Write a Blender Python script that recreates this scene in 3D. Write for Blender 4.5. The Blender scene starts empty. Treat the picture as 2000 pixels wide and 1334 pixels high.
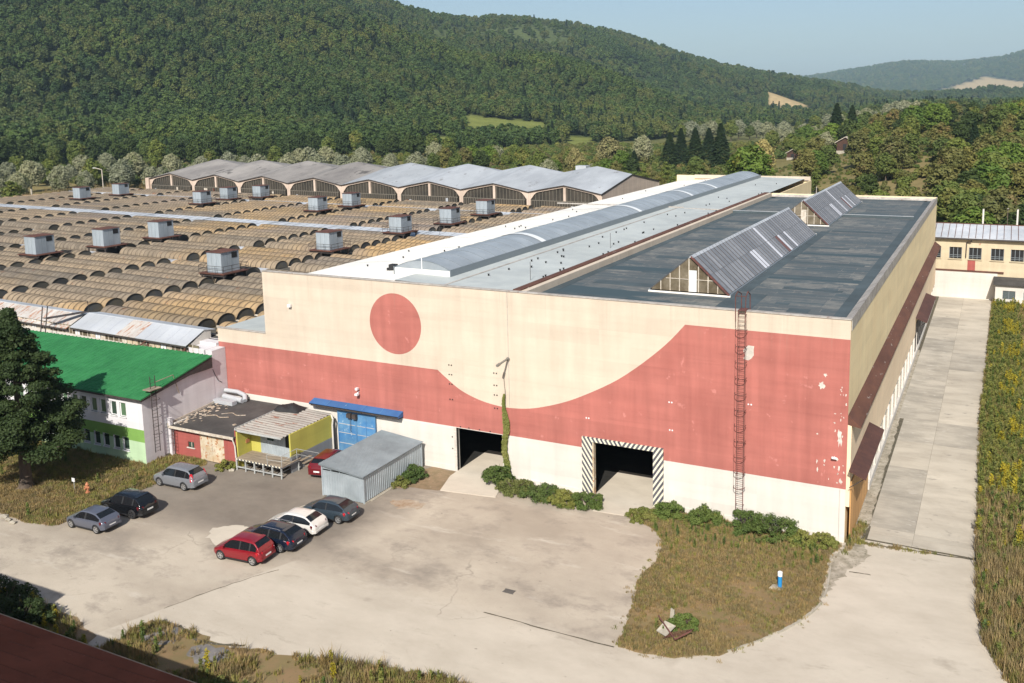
import bpy, bmesh, math, random
import numpy as np
from mathutils import Vector, Matrix
from mathutils.geometry import delaunay_2d_cdt
random.seed(7); rng = np.random.default_rng(7)
SC = bpy.context.scene
COL = SC.collection
R = math.radians

# ------------------------------------------------------------------ camera, sky, sun, exposure
cam_d = bpy.data.cameras.new('camera'); cam = bpy.data.objects.new('camera', cam_d); COL.objects.link(cam)
cam.location = (8.375, -61.118, 29.651)
cam.rotation_euler = (R(81.481), R(0.927), R(25.909))
cam_d.sensor_width = 36.0; cam_d.lens = 1789.0 / 2000 * 36
cam_d.shift_x = -0.0423; cam_d.shift_y = -0.0953
cam_d.clip_start = 0.5; cam_d.clip_end = 30000
SC.camera = cam
SUN_TO = Vector((0.40, -1.49, 1.27)).normalized()
SUN_EL = math.asin(SUN_TO.z); SUN_AZ = math.atan2(SUN_TO.x, SUN_TO.y)
world = bpy.data.worlds.new('World'); SC.world = world; world.use_nodes = True
nt = world.node_tree; nt.nodes.clear()
sky = nt.nodes.new('ShaderNodeTexSky'); sky.sky_type = 'NISHITA'; sky.sun_disc = False
sky.sun_elevation = SUN_EL; sky.sun_rotation = SUN_AZ; sky.altitude = 400
sky.air_density = 1.0; sky.dust_density = 2.6; sky.ozone_density = 1.8
bg = nt.nodes.new('ShaderNodeBackground'); bg.inputs['Strength'].default_value = 0.088
wo = nt.nodes.new('ShaderNodeOutputWorld')
nt.links.new(sky.outputs[0], bg.inputs[0]); nt.links.new(bg.outputs[0], wo.inputs[0])
sun_d = bpy.data.lights.new('sun', 'SUN'); sun_d.energy = 5.0; sun_d.angle = R(0.5); sun_d.color = (1.0, 0.95, 0.87)
sun = bpy.data.objects.new('sun', sun_d); COL.objects.link(sun)
sun.rotation_euler = (-SUN_TO).to_track_quat('-Z', 'Y').to_euler(); sun.location = (20, -90, 120)
SC.view_settings.view_transform = 'Standard'; SC.view_settings.look = 'None'
SC.view_settings.exposure = 0.43; SC.view_settings.gamma = 1.0; SC.view_settings.use_curve_mapping = False
SC.cycles.max_bounces = 6; SC.cycles.transparent_max_bounces = 8

# ------------------------------------------------------------------ materials
def srgb(r, g, b):
    f = lambda c: (c/255/12.92) if c/255 <= 0.04045 else ((c/255+0.055)/1.055)**2.4
    return (f(r), f(g), f(b))
class Nodes:
    def __init__(s, name):
        s.m = bpy.data.materials.new(name); s.m.use_nodes = True; s.t = s.m.node_tree; s.t.nodes.clear()
        s.out = s.n('ShaderNodeOutputMaterial'); s.bsdf = s.n('ShaderNodeBsdfPrincipled')
        s.l(s.bsdf.outputs[0], s.out.inputs[0])
    def n(s, ty, **kw):
        nd = s.t.nodes.new(ty)
        for k, v in kw.items(): setattr(nd, k, v)
        return nd
    def l(s, a, b): s.t.links.new(a, b)
    def coord(s, kind='pos', scale=(1, 1, 1)):
        if kind == 'pos': o = s.n('ShaderNodeNewGeometry').outputs['Position']
        else: o = s.n('ShaderNodeTexCoord').outputs['Object']
        mp = s.n('ShaderNodeMapping'); mp.inputs['Scale'].default_value = scale; s.l(o, mp.inputs[0]); return mp.outputs[0]
    def noise(s, vec, scale, detail=5, rough=0.6, lo=0.35, hi=0.65):
        nz = s.n('ShaderNodeTexNoise'); nz.inputs['Scale'].default_value = scale
        nz.inputs['Detail'].default_value = detail; nz.inputs['Roughness'].default_value = rough
        s.l(vec, nz.inputs['Vector'])
        return s.ramp(nz.outputs['Fac'], lo, hi)
    def ramp(s, v, lo, hi, a=0.0, b=1.0):
        r = s.n('ShaderNodeMapRange'); r.clamp = True
        for i, x in zip((1, 2, 3, 4), (lo, hi, a, b)): r.inputs[i].default_value = x
        s.l(v, r.inputs[0]); return r.outputs[0]
    def mix(s, f, a, b, mode='MIX'):
        m = s.n('ShaderNodeMix', data_type='RGBA', blend_type=mode)
        if isinstance(f, (int, float)): m.inputs[0].default_value = f
        else: s.l(f, m.inputs[0])
        for sock, v in ((m.inputs[6], a), (m.inputs[7], b)):
            if isinstance(v, tuple): sock.default_value = (*v[:3], 1)
            else: s.l(v, sock)
        return m.outputs[2]
    def math(s, op, a, b=None):
        m = s.n('ShaderNodeMath', operation=op)
        for i, v in enumerate((a, b)):
            if v is None: continue
            if isinstance(v, (int, float)): m.inputs[i].default_value = v
            else: s.l(v, m.inputs[i])
        return m.outputs[0]
    def bump(s, h, strength=0.3, dist=0.05):
        b = s.n('ShaderNodeBump'); b.inputs['Strength'].default_value = strength; b.inputs['Distance'].default_value = dist
        s.l(h, b.inputs['Height']); s.l(b.outputs[0], s.bsdf.inputs['Normal'])
    def fin(s, col, rough=0.8, metal=0.0, spec=0.3):
        if isinstance(col, tuple): s.bsdf.inputs['Base Color'].default_value = (*col[:3], 1)
        else: s.l(col, s.bsdf.inputs['Base Color'])
        s.bsdf.inputs['Roughness'].default_value = rough; s.bsdf.inputs['Metallic'].default_value = metal
        s.bsdf.inputs['Specular IOR Level'].default_value = spec
        return s.m
def worn(name, c1, c2, scale=1.0, big=0.12, c3=None, c3lo=0.6, rough=0.8, metal=0.0, bump=0.15, kind='pos', stretch=(1, 1, 1), rnd=0.0, amp=0.25, spec=0.3):
    """base paint c1 with patches of c2 (scale), broad tone drift (big), optional sparse marks c3, per-object tone"""
    s = Nodes(name); v = s.coord(kind, stretch)
    c = s.mix(s.noise(v, scale, 8, 0.65, 0.4, 0.62), c1, c2)
    lo = tuple(1-amp for _ in range(3)); c = s.mix(1.0, c, s.mix(s.noise(v, big, 4, 0.6, 0.3, 0.7), lo, (1.0+amp*.35,)*3), 'MULTIPLY')
    if c3: c = s.mix(s.noise(v, scale*2.3, 9, 0.7, c3lo, c3lo+0.06), c, c3)
    if rnd:
        o = s.n('ShaderNodeObjectInfo'); c = s.mix(1.0, c, s.mix(o.outputs['Random'], (1-rnd,)*3, (1+rnd*.6,)*3), 'MULTIPLY')
    if bump: s.bump(s.noise(v, scale*6, 6, 0.7, 0, 1), bump, 0.03)
    return s.fin(c, rough, metal, spec)
def plain(name, c, rough=0.6, metal=0.0, spec=0.4): return Nodes(name).fin(c, rough, metal, spec)

M = {}
def streaky(name, c1, c2, stain=0.25, c3=None, lo=0.62):
    """painted render: faint horizontal bands and vertical run-off streaks"""
    s = Nodes(name); v = s.coord('pos'); vs = s.coord('pos', (1.3, 1.3, 0.10)); vh = s.coord('pos', (0.05, 0.05, 0.9))
    c = s.mix(s.noise(v, 0.35, 6, 0.6, 0.35, 0.7), c1, c2)
    c = s.mix(1.0, c, s.mix(s.noise(vs, 0.8, 7, 0.65, 0.38, 0.75), (1, 1, 1), (1-stain,)*3), 'MULTIPLY')
    c = s.mix(1.0, c, s.mix(s.noise(vh, 1.0, 3, 0.5, 0.4, 0.7), (1, 1, 1), (1-stain*.5,)*3), 'MULTIPLY')
    if c3: c = s.mix(s.noise(v, 0.9, 9, 0.7, lo, lo+0.03), c, c3)
    br = s.n('ShaderNodeTexBrick'); br.offset = 0.0; br.inputs['Scale'].default_value = 1.0; br.inputs['Brick Width'].default_value = 6.0; br.inputs['Row Height'].default_value = 1.2; br.inputs['Mortar Size'].default_value = 0.008
    br.inputs['Color1'].default_value = (.93, .93, .93, 1); br.inputs['Color2'].default_value = (1.05, 1.05, 1.05, 1); br.inputs['Mortar'].default_value = (.86, .86, .86, 1)
    cx = s.n('ShaderNodeCombineXYZ'); sp = s.n('ShaderNodeSeparateXYZ'); s.l(s.n('ShaderNodeNewGeometry').outputs['Position'], sp.inputs[0]); s.l(s.math('ADD', sp.outputs['X'], sp.outputs['Y']), cx.inputs[0]); s.l(sp.outputs['Z'], cx.inputs[1]); s.l(cx.outputs[0], br.inputs['Vector'])
    c = s.mix(0.75, c, s.mix(1.0, c, br.outputs['Color'], 'MULTIPLY'))
    c = s.mix(1.0, c, s.mix(s.noise(s.coord('pos', (.12, .12, 1.6)), 1.3, 8, 0.7, 0.52, 0.72), (1, 1, 1), (1-stain*.55,)*3), 'MULTIPLY')
    # run-off stains below copings and ledges
    drip = s.math('MULTIPLY', s.noise(s.coord('pos', (2.2, 2.2, 0.03)), 1.0, 6, .7, .56, .72), s.ramp(s.math('ADD', sp.outputs['Z'], s.math('MULTIPLY', s.noise(vs, .5, 3, .6, 0, 1), 2.5)), 13.6, 16.2))
    c = s.mix(s.math('MULTIPLY', drip, min(.5, stain*2.6)), c, (0.27, 0.225, 0.17))
    s.bump(s.noise(v, 9, 5, 0.7, 0, 1), 0.12, 0.03)
    return s.fin(c, 0.85)
M['cream'] = streaky('cream_render', (0.59, 0.505, 0.405), (0.54, 0.455, 0.36), 0.13)
M['red'] = streaky('red_mural_paint', (0.44, 0.155, 0.127), (0.395, 0.132, 0.108), 0.24, (0.465, 0.18, 0.152), 0.61)
M['white'] = streaky('white_render', (0.64, 0.60, 0.545), (0.585, 0.55, 0.495), 0.12)
M['yellow'] = streaky('yellow_cream_render', (0.85, 0.70, 0.43), (0.81, 0.64, 0.38), 0.10)
M['peach'] = streaky('peach_render', (0.82, 0.65, 0.45), (0.78, 0.60, 0.41), 0.10)
M['beige'] = streaky('beige_render', (0.60, 0.51, 0.355), (0.54, 0.45, 0.31), 0.18, (0.42, 0.25, 0.17), 0.68)
M['pink'] = streaky('pink_render', (0.62, 0.50, 0.41), (0.57, 0.45, 0.36), 0.2)
M['peel'] = worn('peeling_primer', (0.62, 0.57, 0.50), (0.55, 0.5, 0.45), 6, 1.0)
M['cap'] = worn('grey_parapet_cap', (0.46, 0.43, 0.39), (0.30, 0.27, 0.245), 1.6, 0.4, (0.17, 0.085, 0.06), 0.6)
M['rust'] = worn('rusty_sheet', (0.13, 0.052, 0.034), (0.085, 0.04, 0.03), 2.5, 0.5, (0.22, 0.11, 0.07), 0.6, rough=0.75)
M['rustpatch'] = worn('rusty_ledge_with_bare_patches', (0.13, 0.058, 0.038), (0.10, 0.045, 0.032), 1.2, 0.5, (0.42, 0.40, 0.37), 0.62, stretch=(1, .3, 1))
M['conc'] = worn('pale_concrete', (0.56, 0.50, 0.41), (0.49, 0.435, 0.355), 0.5, 0.07, (0.40, 0.35, 0.285), 0.63, amp=0.16, stretch=(.55, 1, 1))
M['slab'] = worn('stained_concrete_slab', (0.50, 0.45, 0.37), (0.40, 0.355, 0.29), 0.45, 0.10, (0.26, 0.235, 0.20), 0.60, amp=0.22, stretch=(.5, 1, 1), rnd=0.09)
M['darkslab'] = worn('dark_stained_concrete_slab', (0.46, 0.415, 0.345), (0.33, 0.30, 0.25), 0.6, 0.12, (0.47, 0.43, 0.37), 0.58, amp=0.25, stretch=(.5, 1, 1), rnd=0.1)
M['joint'] = worn('joint_dirt', (0.12, 0.10, 0.07), (0.075, 0.07, 0.045), 3, 1, (0.30, 0.27, 0.22), 0.58)
M['rubble'] = worn('crumbled_concrete_verge', (0.40, 0.355, 0.285), (0.24, 0.21, 0.155), 1.6, 0.3, (0.12, 0.11, 0.07), 0.57)
M['shadefloor'] = worn('shade_painted_floor', (0.03, 0.028, 0.025), (0.02, 0.02, 0.018), 1, .3)  # near black: the hall's inner shade is put into the floor colour
M['soil'] = worn('dry_soil', (0.27, 0.19, 0.115), (0.20, 0.15, 0.085), 1.5, 0.2, (0.36, 0.29, 0.2), 0.6)
M['lawn'] = worn('dry_lawn_soil', (0.20, 0.155, 0.07), (0.25, 0.165, 0.085), 0.5, 0.15, (0.13, 0.12, 0.045), 0.57)
def yard_mat():
    s = Nodes('dusty_asphalt'); v = s.coord('pos', (.7, 1, 1))
    c = s.mix(s.noise(v, 0.09, 6, 0.62, 0.38, 0.62), (0.315, 0.268, 0.212), (0.475, 0.415, 0.332))
    c = s.mix(s.noise(v, 0.16, 7, 0.7, 0.54, 0.68), c, (0.25, 0.215, 0.175))
    c = s.mix(s.noise(v, 0.45, 9, 0.72, 0.52, 0.72), c, (0.235, 0.20, 0.165))
    c = s.mix(s.noise(s.coord('pos', (.25, 1, 1)), 0.7, 7, 0.7, 0.58, 0.75), c, (0.50, 0.45, 0.375))
    c = s.mix(s.noise(v, 14, 5, 0.8, 0.55, 0.8), c, (0.24, 0.21, 0.175))
    # the older, darker asphalt of the car park towards the buildings
    sp = s.n('ShaderNodeSeparateXYZ'); s.l(s.n('ShaderNodeNewGeometry').outputs['Position'], sp.inputs[0])
    wob = s.math('MULTIPLY', s.noise(v, 0.2, 4, .6, 0, 1), 7.0)
    fx = s.ramp(s.math('ADD', sp.outputs['X'], wob), -29.5, -25.5, 1, 0)
    fy = s.ramp(s.math('ADD', sp.outputs['Y'], wob), -15.5, -11.5, 0, 1)
    f = s.math('MULTIPLY', fx, fy)
    c = s.mix(s.math('MULTIPLY', f, 0.85), c, s.mix(s.noise(v, 0.4, 8, .7, .35, .7), (0.135, 0.114, 0.094), (0.205, 0.174, 0.142)))
    # the paler concrete of the through road: straight joint on the left, worn and dusty margin towards the asphalt
    w2 = s.math('MULTIPLY', s.math('SUBTRACT', s.noise(v, 0.5, 8, .7, 0, 1), 0.5), 3.2)
    k1 = s.ramp(s.math('ADD', sp.outputs['Y'], w2), -18.4, -16.9, 1, 0)
    k2 = s.ramp(s.math('SUBTRACT', sp.outputs['X'], s.math('MULTIPLY', s.math('ADD', sp.outputs['Y'], 25.4), 0.40)), -36.0, -35.85)
    k3 = s.ramp(s.math('ADD', sp.outputs['X'], s.math('MULTIPLY', sp.outputs['Y'], -0.25)), -2.2, -1.4)
    kc = s.math('MAXIMUM', s.math('MULTIPLY', k1, k2), k3)
    pale = s.mix(s.noise(s.coord('pos', (.55, 1, 1)), 0.35, 8, .7, .38, .66), (0.50, 0.445, 0.365), (0.415, 0.365, 0.295))
    pale = s.mix(s.noise(s.coord('pos', (.3, 1, 1)), 0.9, 9, .75, .58, .72), pale, (0.32, 0.28, 0.225))
    pale = s.mix(s.noise(v, 0.22, 6, .7, .60, .70), pale, (0.345, 0.30, 0.24))
    c = s.mix(s.math('MULTIPLY', kc, 0.92), c, pale)
    # hairline cracks and oil drips
    vo = s.n('ShaderNodeTexVoronoi', feature='DISTANCE_TO_EDGE'); vo.inputs['Scale'].default_value = 0.16
    wv = s.n('ShaderNodeVectorMath', operation='ADD'); s.l(v, wv.inputs[0]); nn = s.n('ShaderNodeTexNoise'); nn.inputs['Scale'].default_value = 0.7; nn.inputs['Detail'].default_value = 6; s.l(v, nn.inputs['Vector']); s.l(nn.outputs['Color'], wv.inputs[1]); s.l(wv.outputs[0], vo.inputs['Vector'])
    crk = s.math('MULTIPLY', s.ramp(vo.outputs['Distance'], 0.0, 0.005, 1, 0), s.noise(v, 0.18, 4, .6, .55, .66))
    c = s.mix(s.math('MULTIPLY', crk, 0.55), c, (0.17, 0.15, 0.12))
    c = s.mix(s.noise(v, 1.1, 4, .6, .735, .76), c, (0.13, 0.115, 0.10))
    c = s.mix(s.noise(v, 3.5, 4, .6, .70, .73), c, (0.16, 0.14, 0.12))
    s.bump(s.noise(v, 20, 5, 0.8, 0, 1), 0.15, 0.02)
    return s.fin(c, 0.9)
M['yard'] = yard_mat()
def bitumen():
    s = Nodes('patched_bitumen_roof'); g = s.coord('pos')
    def bricks(w, h, off, rot=0.0):
        br = s.n('ShaderNodeTexBrick'); br.inputs['Scale'].default_value = 1.0; br.offset = off; br.squash = 1.6; br.squash_frequency = 3
        br.inputs['Brick Width'].default_value = w; br.inputs['Row Height'].default_value = h; br.inputs['Mortar Size'].default_value = 0.03; br.inputs['Bias'].default_value = 0
        br.inputs['Color1'].default_value = (0, 0, 0, 1); br.inputs['Color2'].default_value = (1, 1, 1, 1); br.inputs['Mortar'].default_value = (0.0, 0, 0, 1)
        mp = s.n('ShaderNodeMapping'); mp.inputs['Location'].default_value = (off*7.3, off*3.1, 0); s.l(g, mp.inputs[0]); s.l(mp.outputs[0], br.inputs['Vector']); return br.outputs['Color'], br.outputs['Fac']
    b1, f1 = bricks(3.1, 1.0, .37); b2, f2 = bricks(6.4, 2.9, .21)
    c = s.mix(b1, (0.062, 0.084, 0.094), (0.094, 0.103, 0.105))
    grey = s.mix(s.noise(s.coord('pos', (.5, 1, 1)), 2.2, 9, 0.8, 0.35, 0.65), (0.12, 0.124, 0.12), (0.265, 0.252, 0.222))
    wear = s.math('MULTIPLY', s.ramp(b2, .25, .75), s.noise(g, 0.55, 8, 0.75, 0.44, 0.54))
    c = s.mix(s.math('MULTIPLY', wear, 0.62), c, grey)
    c = s.mix(s.noise(s.coord('pos', (.3, 1.3, 1)), 1.0, 10, 0.8, 0.56, 0.63), c, (0.27, 0.255, 0.225))
    c = s.mix(s.math('MULTIPLY', f1, s.noise(g, 0.7, 5, .7, .4, .6)), c, (0.20, 0.19, 0.17))
    c = s.mix(s.noise(s.coord('pos', (.09, 1, 1)), 0.28, 2, 0.5, 0.64, 0.66), c, (0.048, 0.072, 0.083))
    s.bump(s.noise(g, 6, 6, 0.7, 0, 1), 0.2, 0.03)
    return s.fin(c, 0.75)
M['bitumen'] = bitumen()
M['patch'] = worn('new_bitumen_patch', (0.070, 0.092, 0.102), (0.058, 0.077, 0.086), 0.7, 0.3, (0.13, 0.14, 0.14), 0.64)
M['memb_w'] = worn('white_roof_membrane', (0.80, 0.77, 0.71), (0.76, 0.73, 0.67), 0.5, 0.06, amp=0.1)
M['memb_g'] = worn('grey_roof_membrane', (0.43, 0.46, 0.45), (0.38, 0.41, 0.41), 0.6, 0.09, (0.31, 0.30, 0.27), 0.66, amp=0.15)
M['poly'] = worn('polycarbonate_panel', (0.30, 0.335, 0.365), (0.265, 0.30, 0.33), 0.6, 0.2, rough=0.45, bump=0, rnd=0.06, spec=0.5)
M['polyw'] = plain('white_panel', (0.66, 0.68, 0.68), 0.4)
M['alu'] = plain('aluminium_trim', (0.22, 0.25, 0.27), 0.45, 0.3)
M['pane'] = worn('dull_wired_glass', (0.215, 0.22, 0.235), (0.28, 0.28, 0.285), 1.2, 0.5, (0.36, 0.34, 0.32), 0.62, rough=0.35, bump=0, kind='obj', rnd=0.3, spec=0.5)
M['panew'] = plain('replaced_white_sheet', (0.55, 0.56, 0.60), 0.4)
M['paner'] = plain('replaced_brown_sheet', (0.15, 0.07, 0.06), 0.5)
M['bar'] = plain('dark_glazing_bar', (0.075, 0.072, 0.075), 0.5)
M['glassdirty'] = worn('dirty_glass', (0.12, 0.095, 0.06), (0.19, 0.16, 0.115), 0.8, 0.4, (0.36, 0.33, 0.27), 0.62, rough=0.25, bump=0, spec=0.5)
M['frame_w'] = worn('old_white_frame', (0.60, 0.55, 0.47), (0.45, 0.38, 0.30), 4, 0.7)
M['fibre'] = None
def fibre():
    s = Nodes('weathered_fibre_cement'); v = s.coord('obj'); g = s.coord('pos')
    o = s.n('ShaderNodeObjectInfo')
    add = s.n('ShaderNodeVectorMath', operation='ADD'); s.l(v, add.inputs[0])
    cv = s.n('ShaderNodeCombineXYZ'); s.l(s.math('MULTIPLY', o.outputs['Random'], 50.0), cv.inputs[0]); s.l(cv.outputs[0], add.inputs[1])
    st = s.n('ShaderNodeMapping'); st.inputs['Scale'].default_value = (1.0, 0.45, 0.45); s.l(add.outputs[0], st.inputs[0])
    c = s.mix(s.noise(st.outputs[0], 0.9, 8, 0.7, 0.38, 0.64), (0.29, 0.238, 0.178), (0.175, 0.145, 0.112))
    c = s.mix(s.noise(g, 0.035, 3, 0.5, 0.52, 0.64), c, s.mix(s.noise(st.outputs[0], 0.9, 6, .7, .35, .65), (0.39, 0.275, 0.148), (0.26, 0.19, 0.115)))
    c = s.mix(s.noise(g, 0.05, 3, 0.5, 0.55, 0.7), c, (0.235, 0.195, 0.165))
    c = s.mix(s.noise(st.outputs[0], 2.2, 9, 0.75, 0.57, 0.68), c, (0.105, 0.085, 0.062))
    c = s.mix(s.noise(add.outputs[0], 0.5, 6, 0.7, 0.64, 0.68), c, (0.27, 0.12, 0.06))
    c = s.mix(1.0, c, s.mix(o.outputs['Random'], (0.72, 0.75, 0.79), (1.16, 1.1, 1.0)), 'MULTIPLY')
    # seam lines every panel: dirt collected at the overlaps, along the vault's own axis
    sp = s.n('ShaderNodeSeparateXYZ'); s.l(v, sp.inputs[0])
    fr = s.math('FRACT', s.math('MULTIPLY', sp.outputs['X'], 1/0.95))
    c = s.mix(s.ramp(fr, 0.82, 0.96, 0, .85), c, (0.075, 0.06, 0.047))
    w = s.n('ShaderNodeTexWave'); w.inputs['Scale'].default_value = 1.75; w.bands_direction = 'X'; s.l(v, w.inputs['Vector'])
    s.bump(w.outputs['Fac'], 0.5, 0.05)
    return s.fin(c, 0.9, 0, 0.15)
M['fibre'] = fibre()
M['fibre_end'] = worn('vault_end_sheet', (0.075, 0.078, 0.08), (0.12, 0.105, 0.075), 0.5, 0.2, rnd=0.35)
M['metal_l'] = worn('light_sheet_metal', (0.50, 0.52, 0.54), (0.43, 0.45, 0.48), 0.8, 0.2, (0.36, 0.30, 0.26), 0.66, rough=0.5, metal=0.15)
M['metal_p'] = worn('strip_roof_metal', (0.52, 0.54, 0.57), (0.44, 0.47, 0.51), 0.8, 0.15, rough=0.5, metal=0.1)
M['rustroof'] = worn('rust_streaked_sheet', (0.50, 0.48, 0.45), (0.44, 0.40, 0.36), 0.9, 0.3, (0.32, 0.15, 0.085), 0.52, kind='pos', stretch=(1.8, .35, .35), rough=0.6)
M['vent'] = worn('vent_box_sheet', (0.36, 0.405, 0.44), (0.30, 0.345, 0.38), 1.2, 0.4, (0.30, 0.26, 0.23), 0.66, kind='obj', stretch=(1, 1, .3), rough=0.5, metal=0.1, rnd=0.1)
M['dark'] = plain('dark_opening', (0.012, 0.012, 0.013), 0.7)
M['asb'] = worn('old_shell_roof_felt', (0.31, 0.29, 0.27), (0.19, 0.178, 0.17), 0.16, 0.04, (0.09, 0.085, 0.08), 0.57, stretch=(1, .35, 1))
M['asb2'] = worn('new_shell_roof_felt', (0.36, 0.385, 0.41), (0.29, 0.31, 0.335), 0.25, 0.04, (0.17, 0.165, 0.165), 0.61, stretch=(1, .35, 1))
M['shellglass'] = worn('grimy_factory_glass', (0.042, 0.038, 0.032), (0.07, 0.06, 0.048), 0.3, 0.08, (0.11, 0.095, 0.08), 0.63, rough=0.4, bump=0)
M['mullion'] = plain('pale_mullion', (0.20, 0.18, 0.145), 0.6)
M['greenroof'] = worn('green_tile_sheet', (0.036, 0.185, 0.066), (0.027, 0.148, 0.053), 0.9, 0.12, (0.055, 0.175, 0.085), 0.62, rough=0.75, amp=0.15, spec=0.12)
M['lilac'] = streaky('pale_office_render', (0.66, 0.645, 0.66), (0.61, 0.59, 0.61), 0.08)
M['grey_rend'] = streaky('grey_side_render', (0.68, 0.65, 0.66), (0.60, 0.57, 0.58), 0.18, (0.45, 0.42, 0.42), 0.66)
M['gband'] = streaky('leaf_green_band', (0.20, 0.37, 0.085), (0.17, 0.32, 0.075), 0.12)
M['mint'] = streaky('mint_render', (0.46, 0.62, 0.40), (0.41, 0.56, 0.36), 0.14)
M['pvc'] = plain('white_plastic_frame', (0.72, 0.72, 0.72), 0.4)
M['win'] = plain('window_glass', (0.035, 0.06, 0.045), 0.08, 0, 0.6)
M['blind'] = plain('green_blind_behind_glass', (0.085, 0.15, 0.085), 0.25, 0, 0.5)
M['redwall'] = streaky('garage_red_render', (0.40, 0.10, 0.085), (0.35, 0.10, 0.085), 0.25, (0.5, 0.42, 0.36), 0.67)
M['garagedoor'] = worn('rusty_cream_steel_door', (0.60, 0.54, 0.42), (0.50, 0.38, 0.24), 1.2, 0.5, (0.36, 0.15, 0.06), 0.55, rough=0.6)
M['felt'] = worn('black_roof_felt', (0.050, 0.047, 0.045), (0.075, 0.07, 0.066), 0.6, 0.2, (0.30, 0.27, 0.23), 0.67)
M['feltdirt'] = worn('crumbled_felt_debris', (0.55, 0.48, 0.40), (0.36, 0.27, 0.18), 2.5, 0.8, (0.06, 0.055, 0.05), 0.56)
M['shedyel'] = streaky('yellow_green_render', (0.50, 0.46, 0.10), (0.45, 0.41, 0.09), 0.15)
M['shedgrey'] = streaky('grey_lower_render', (0.26, 0.27, 0.28), (0.22, 0.23, 0.24), 0.2)
M['shedroof'] = worn('white_rusty_corrugated_sheet', (0.36, 0.335, 0.30), (0.27, 0.245, 0.22), 0.9, 0.3, (0.20, 0.09, 0.06), 0.56, stretch=(.25, 1.6, 1), rough=0.6)
M['boards'] = worn('grey_brown_boards', (0.33, 0.27, 0.20), (0.24, 0.19, 0.14), 2, 0.4, stretch=(.4, 2, 1), rnd=0.15)
M['steel_w'] = worn('pale_grey_steel', (0.42, 0.43, 0.42), (0.34, 0.35, 0.34), 3, 0.6, (0.2, 0.14, 0.1), 0.65)
M['silver'] = worn('silver_corrugated_wall', (0.42, 0.47, 0.50), (0.37, 0.42, 0.45), 1.0, 0.3, rough=0.45, metal=0.3)
M['shedtop'] = worn('grey_profiled_roof', (0.215, 0.245, 0.26), (0.18, 0.205, 0.22), 0.8, 0.25, (0.29, 0.30, 0.30), 0.66, rough=0.5, metal=0.2)
M['blue'] = worn('faded_blue_steel', (0.06, 0.19, 0.40), (0.11, 0.25, 0.42), 0.9, 0.3, (0.30, 0.42, 0.52), 0.60, rough=0.55)
M['bluetop'] = worn('blue_canopy_sheet', (0.042, 0.125, 0.30), (0.048, 0.145, 0.33), 0.7, 0.3, (0.15, 0.25, 0.4), 0.68, rough=0.5)
M['ladder'] = worn('red_rusted_ladder_paint', (0.15, 0.055, 0.045), (0.09, 0.045, 0.04), 3, 0.8, rough=0.7)
M['ladderd'] = worn('dark_steel', (0.045, 0.04, 0.038), (0.07, 0.055, 0.05), 3, 0.8, rough=0.7)
M['wood'] = worn('orange_plank', (0.58, 0.33, 0.13), (0.46, 0.25, 0.10), 1.5, 0.4, (0.25, 0.14, 0.07), 0.62, stretch=(3, 3, .3), rnd=0.12)
M['brown_can'] = worn('brown_canopy_sheet', (0.105, 0.048, 0.035), (0.075, 0.036, 0.028), 1.5, 0.4, (0.19, 0.11, 0.08), 0.64, rough=0.6)
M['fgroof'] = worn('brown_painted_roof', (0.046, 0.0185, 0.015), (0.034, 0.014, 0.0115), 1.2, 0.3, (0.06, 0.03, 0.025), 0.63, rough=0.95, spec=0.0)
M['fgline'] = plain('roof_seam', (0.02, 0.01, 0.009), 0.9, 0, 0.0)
M['bark'] = worn('bark', (0.13, 0.10, 0.075), (0.08, 0.062, 0.048), 3, 0.8, stretch=(1, 1, .3), kind='obj')
M['birch'] = worn('birch_bark', (0.50, 0.47, 0.42), (0.36, 0.33, 0.29), 3, 0.8, (0.06, 0.05, 0.05), 0.6, kind='obj')
M['orange'] = plain('orange_hydrant_paint', (0.42, 0.17, 0.085), 0.7)
M['pumpblue'] = plain('blue_post_paint', (0.02, 0.22, 0.50), 0.5)
M['lampgrey'] = plain('grey_lamp_tube', (0.20, 0.19, 0.17), 0.5, 0.2)
M['camwhite'] = plain('camera_white', (0.7, 0.7, 0.7), 0.4)
M['black'] = plain('black_rubber', (0.018, 0.018, 0.019), 0.75)
M['oldasphalt'] = worn('old_grey_asphalt', (0.21, 0.195, 0.185), (0.16, 0.15, 0.14), 1.2, .4, (0.30, 0.27, 0.23), .6)
M['stone'] = worn('pale_stone', (0.42, 0.38, 0.31), (0.32, 0.29, 0.23), 4, 1)
M['hutwood'] = worn('dark_hut_boards', (0.060, 0.030, 0.020), (0.085, 0.043, 0.03), 3, 0.7)
M['grate'] = plain('iron_grate', (0.13, 0.12, 0.11), 0.7, 0.3)
def stripes():
    s = Nodes('black_white_hazard_stripes'); sp = s.n('ShaderNodeSeparateXYZ'); s.l(s.n('ShaderNodeNewGeometry').outputs['Position'], sp.inputs[0])
    a = s.math('ABSOLUTE', s.math('ADD', sp.outputs['X'], 16.15))
    f = s.math('FRACT', s.math('MULTIPLY', s.math('SUBTRACT', sp.outputs['Z'], s.math('MULTIPLY', a, 1.55)), 1.8))
    c = s.mix(s.ramp(f, 0.44, 0.46), s.mix(s.noise(s.coord(), 3, 6, .7, .4, .65), (0.70, 0.66, 0.52), (0.62, 0.57, 0.43)), s.mix(s.noise(s.coord(), 3, 6, .7, .4, .65), (0.055, 0.057, 0.075), (0.12, 0.12, 0.13)))
    return s.fin(c, 0.7)
M['stripes'] = stripes()
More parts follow.
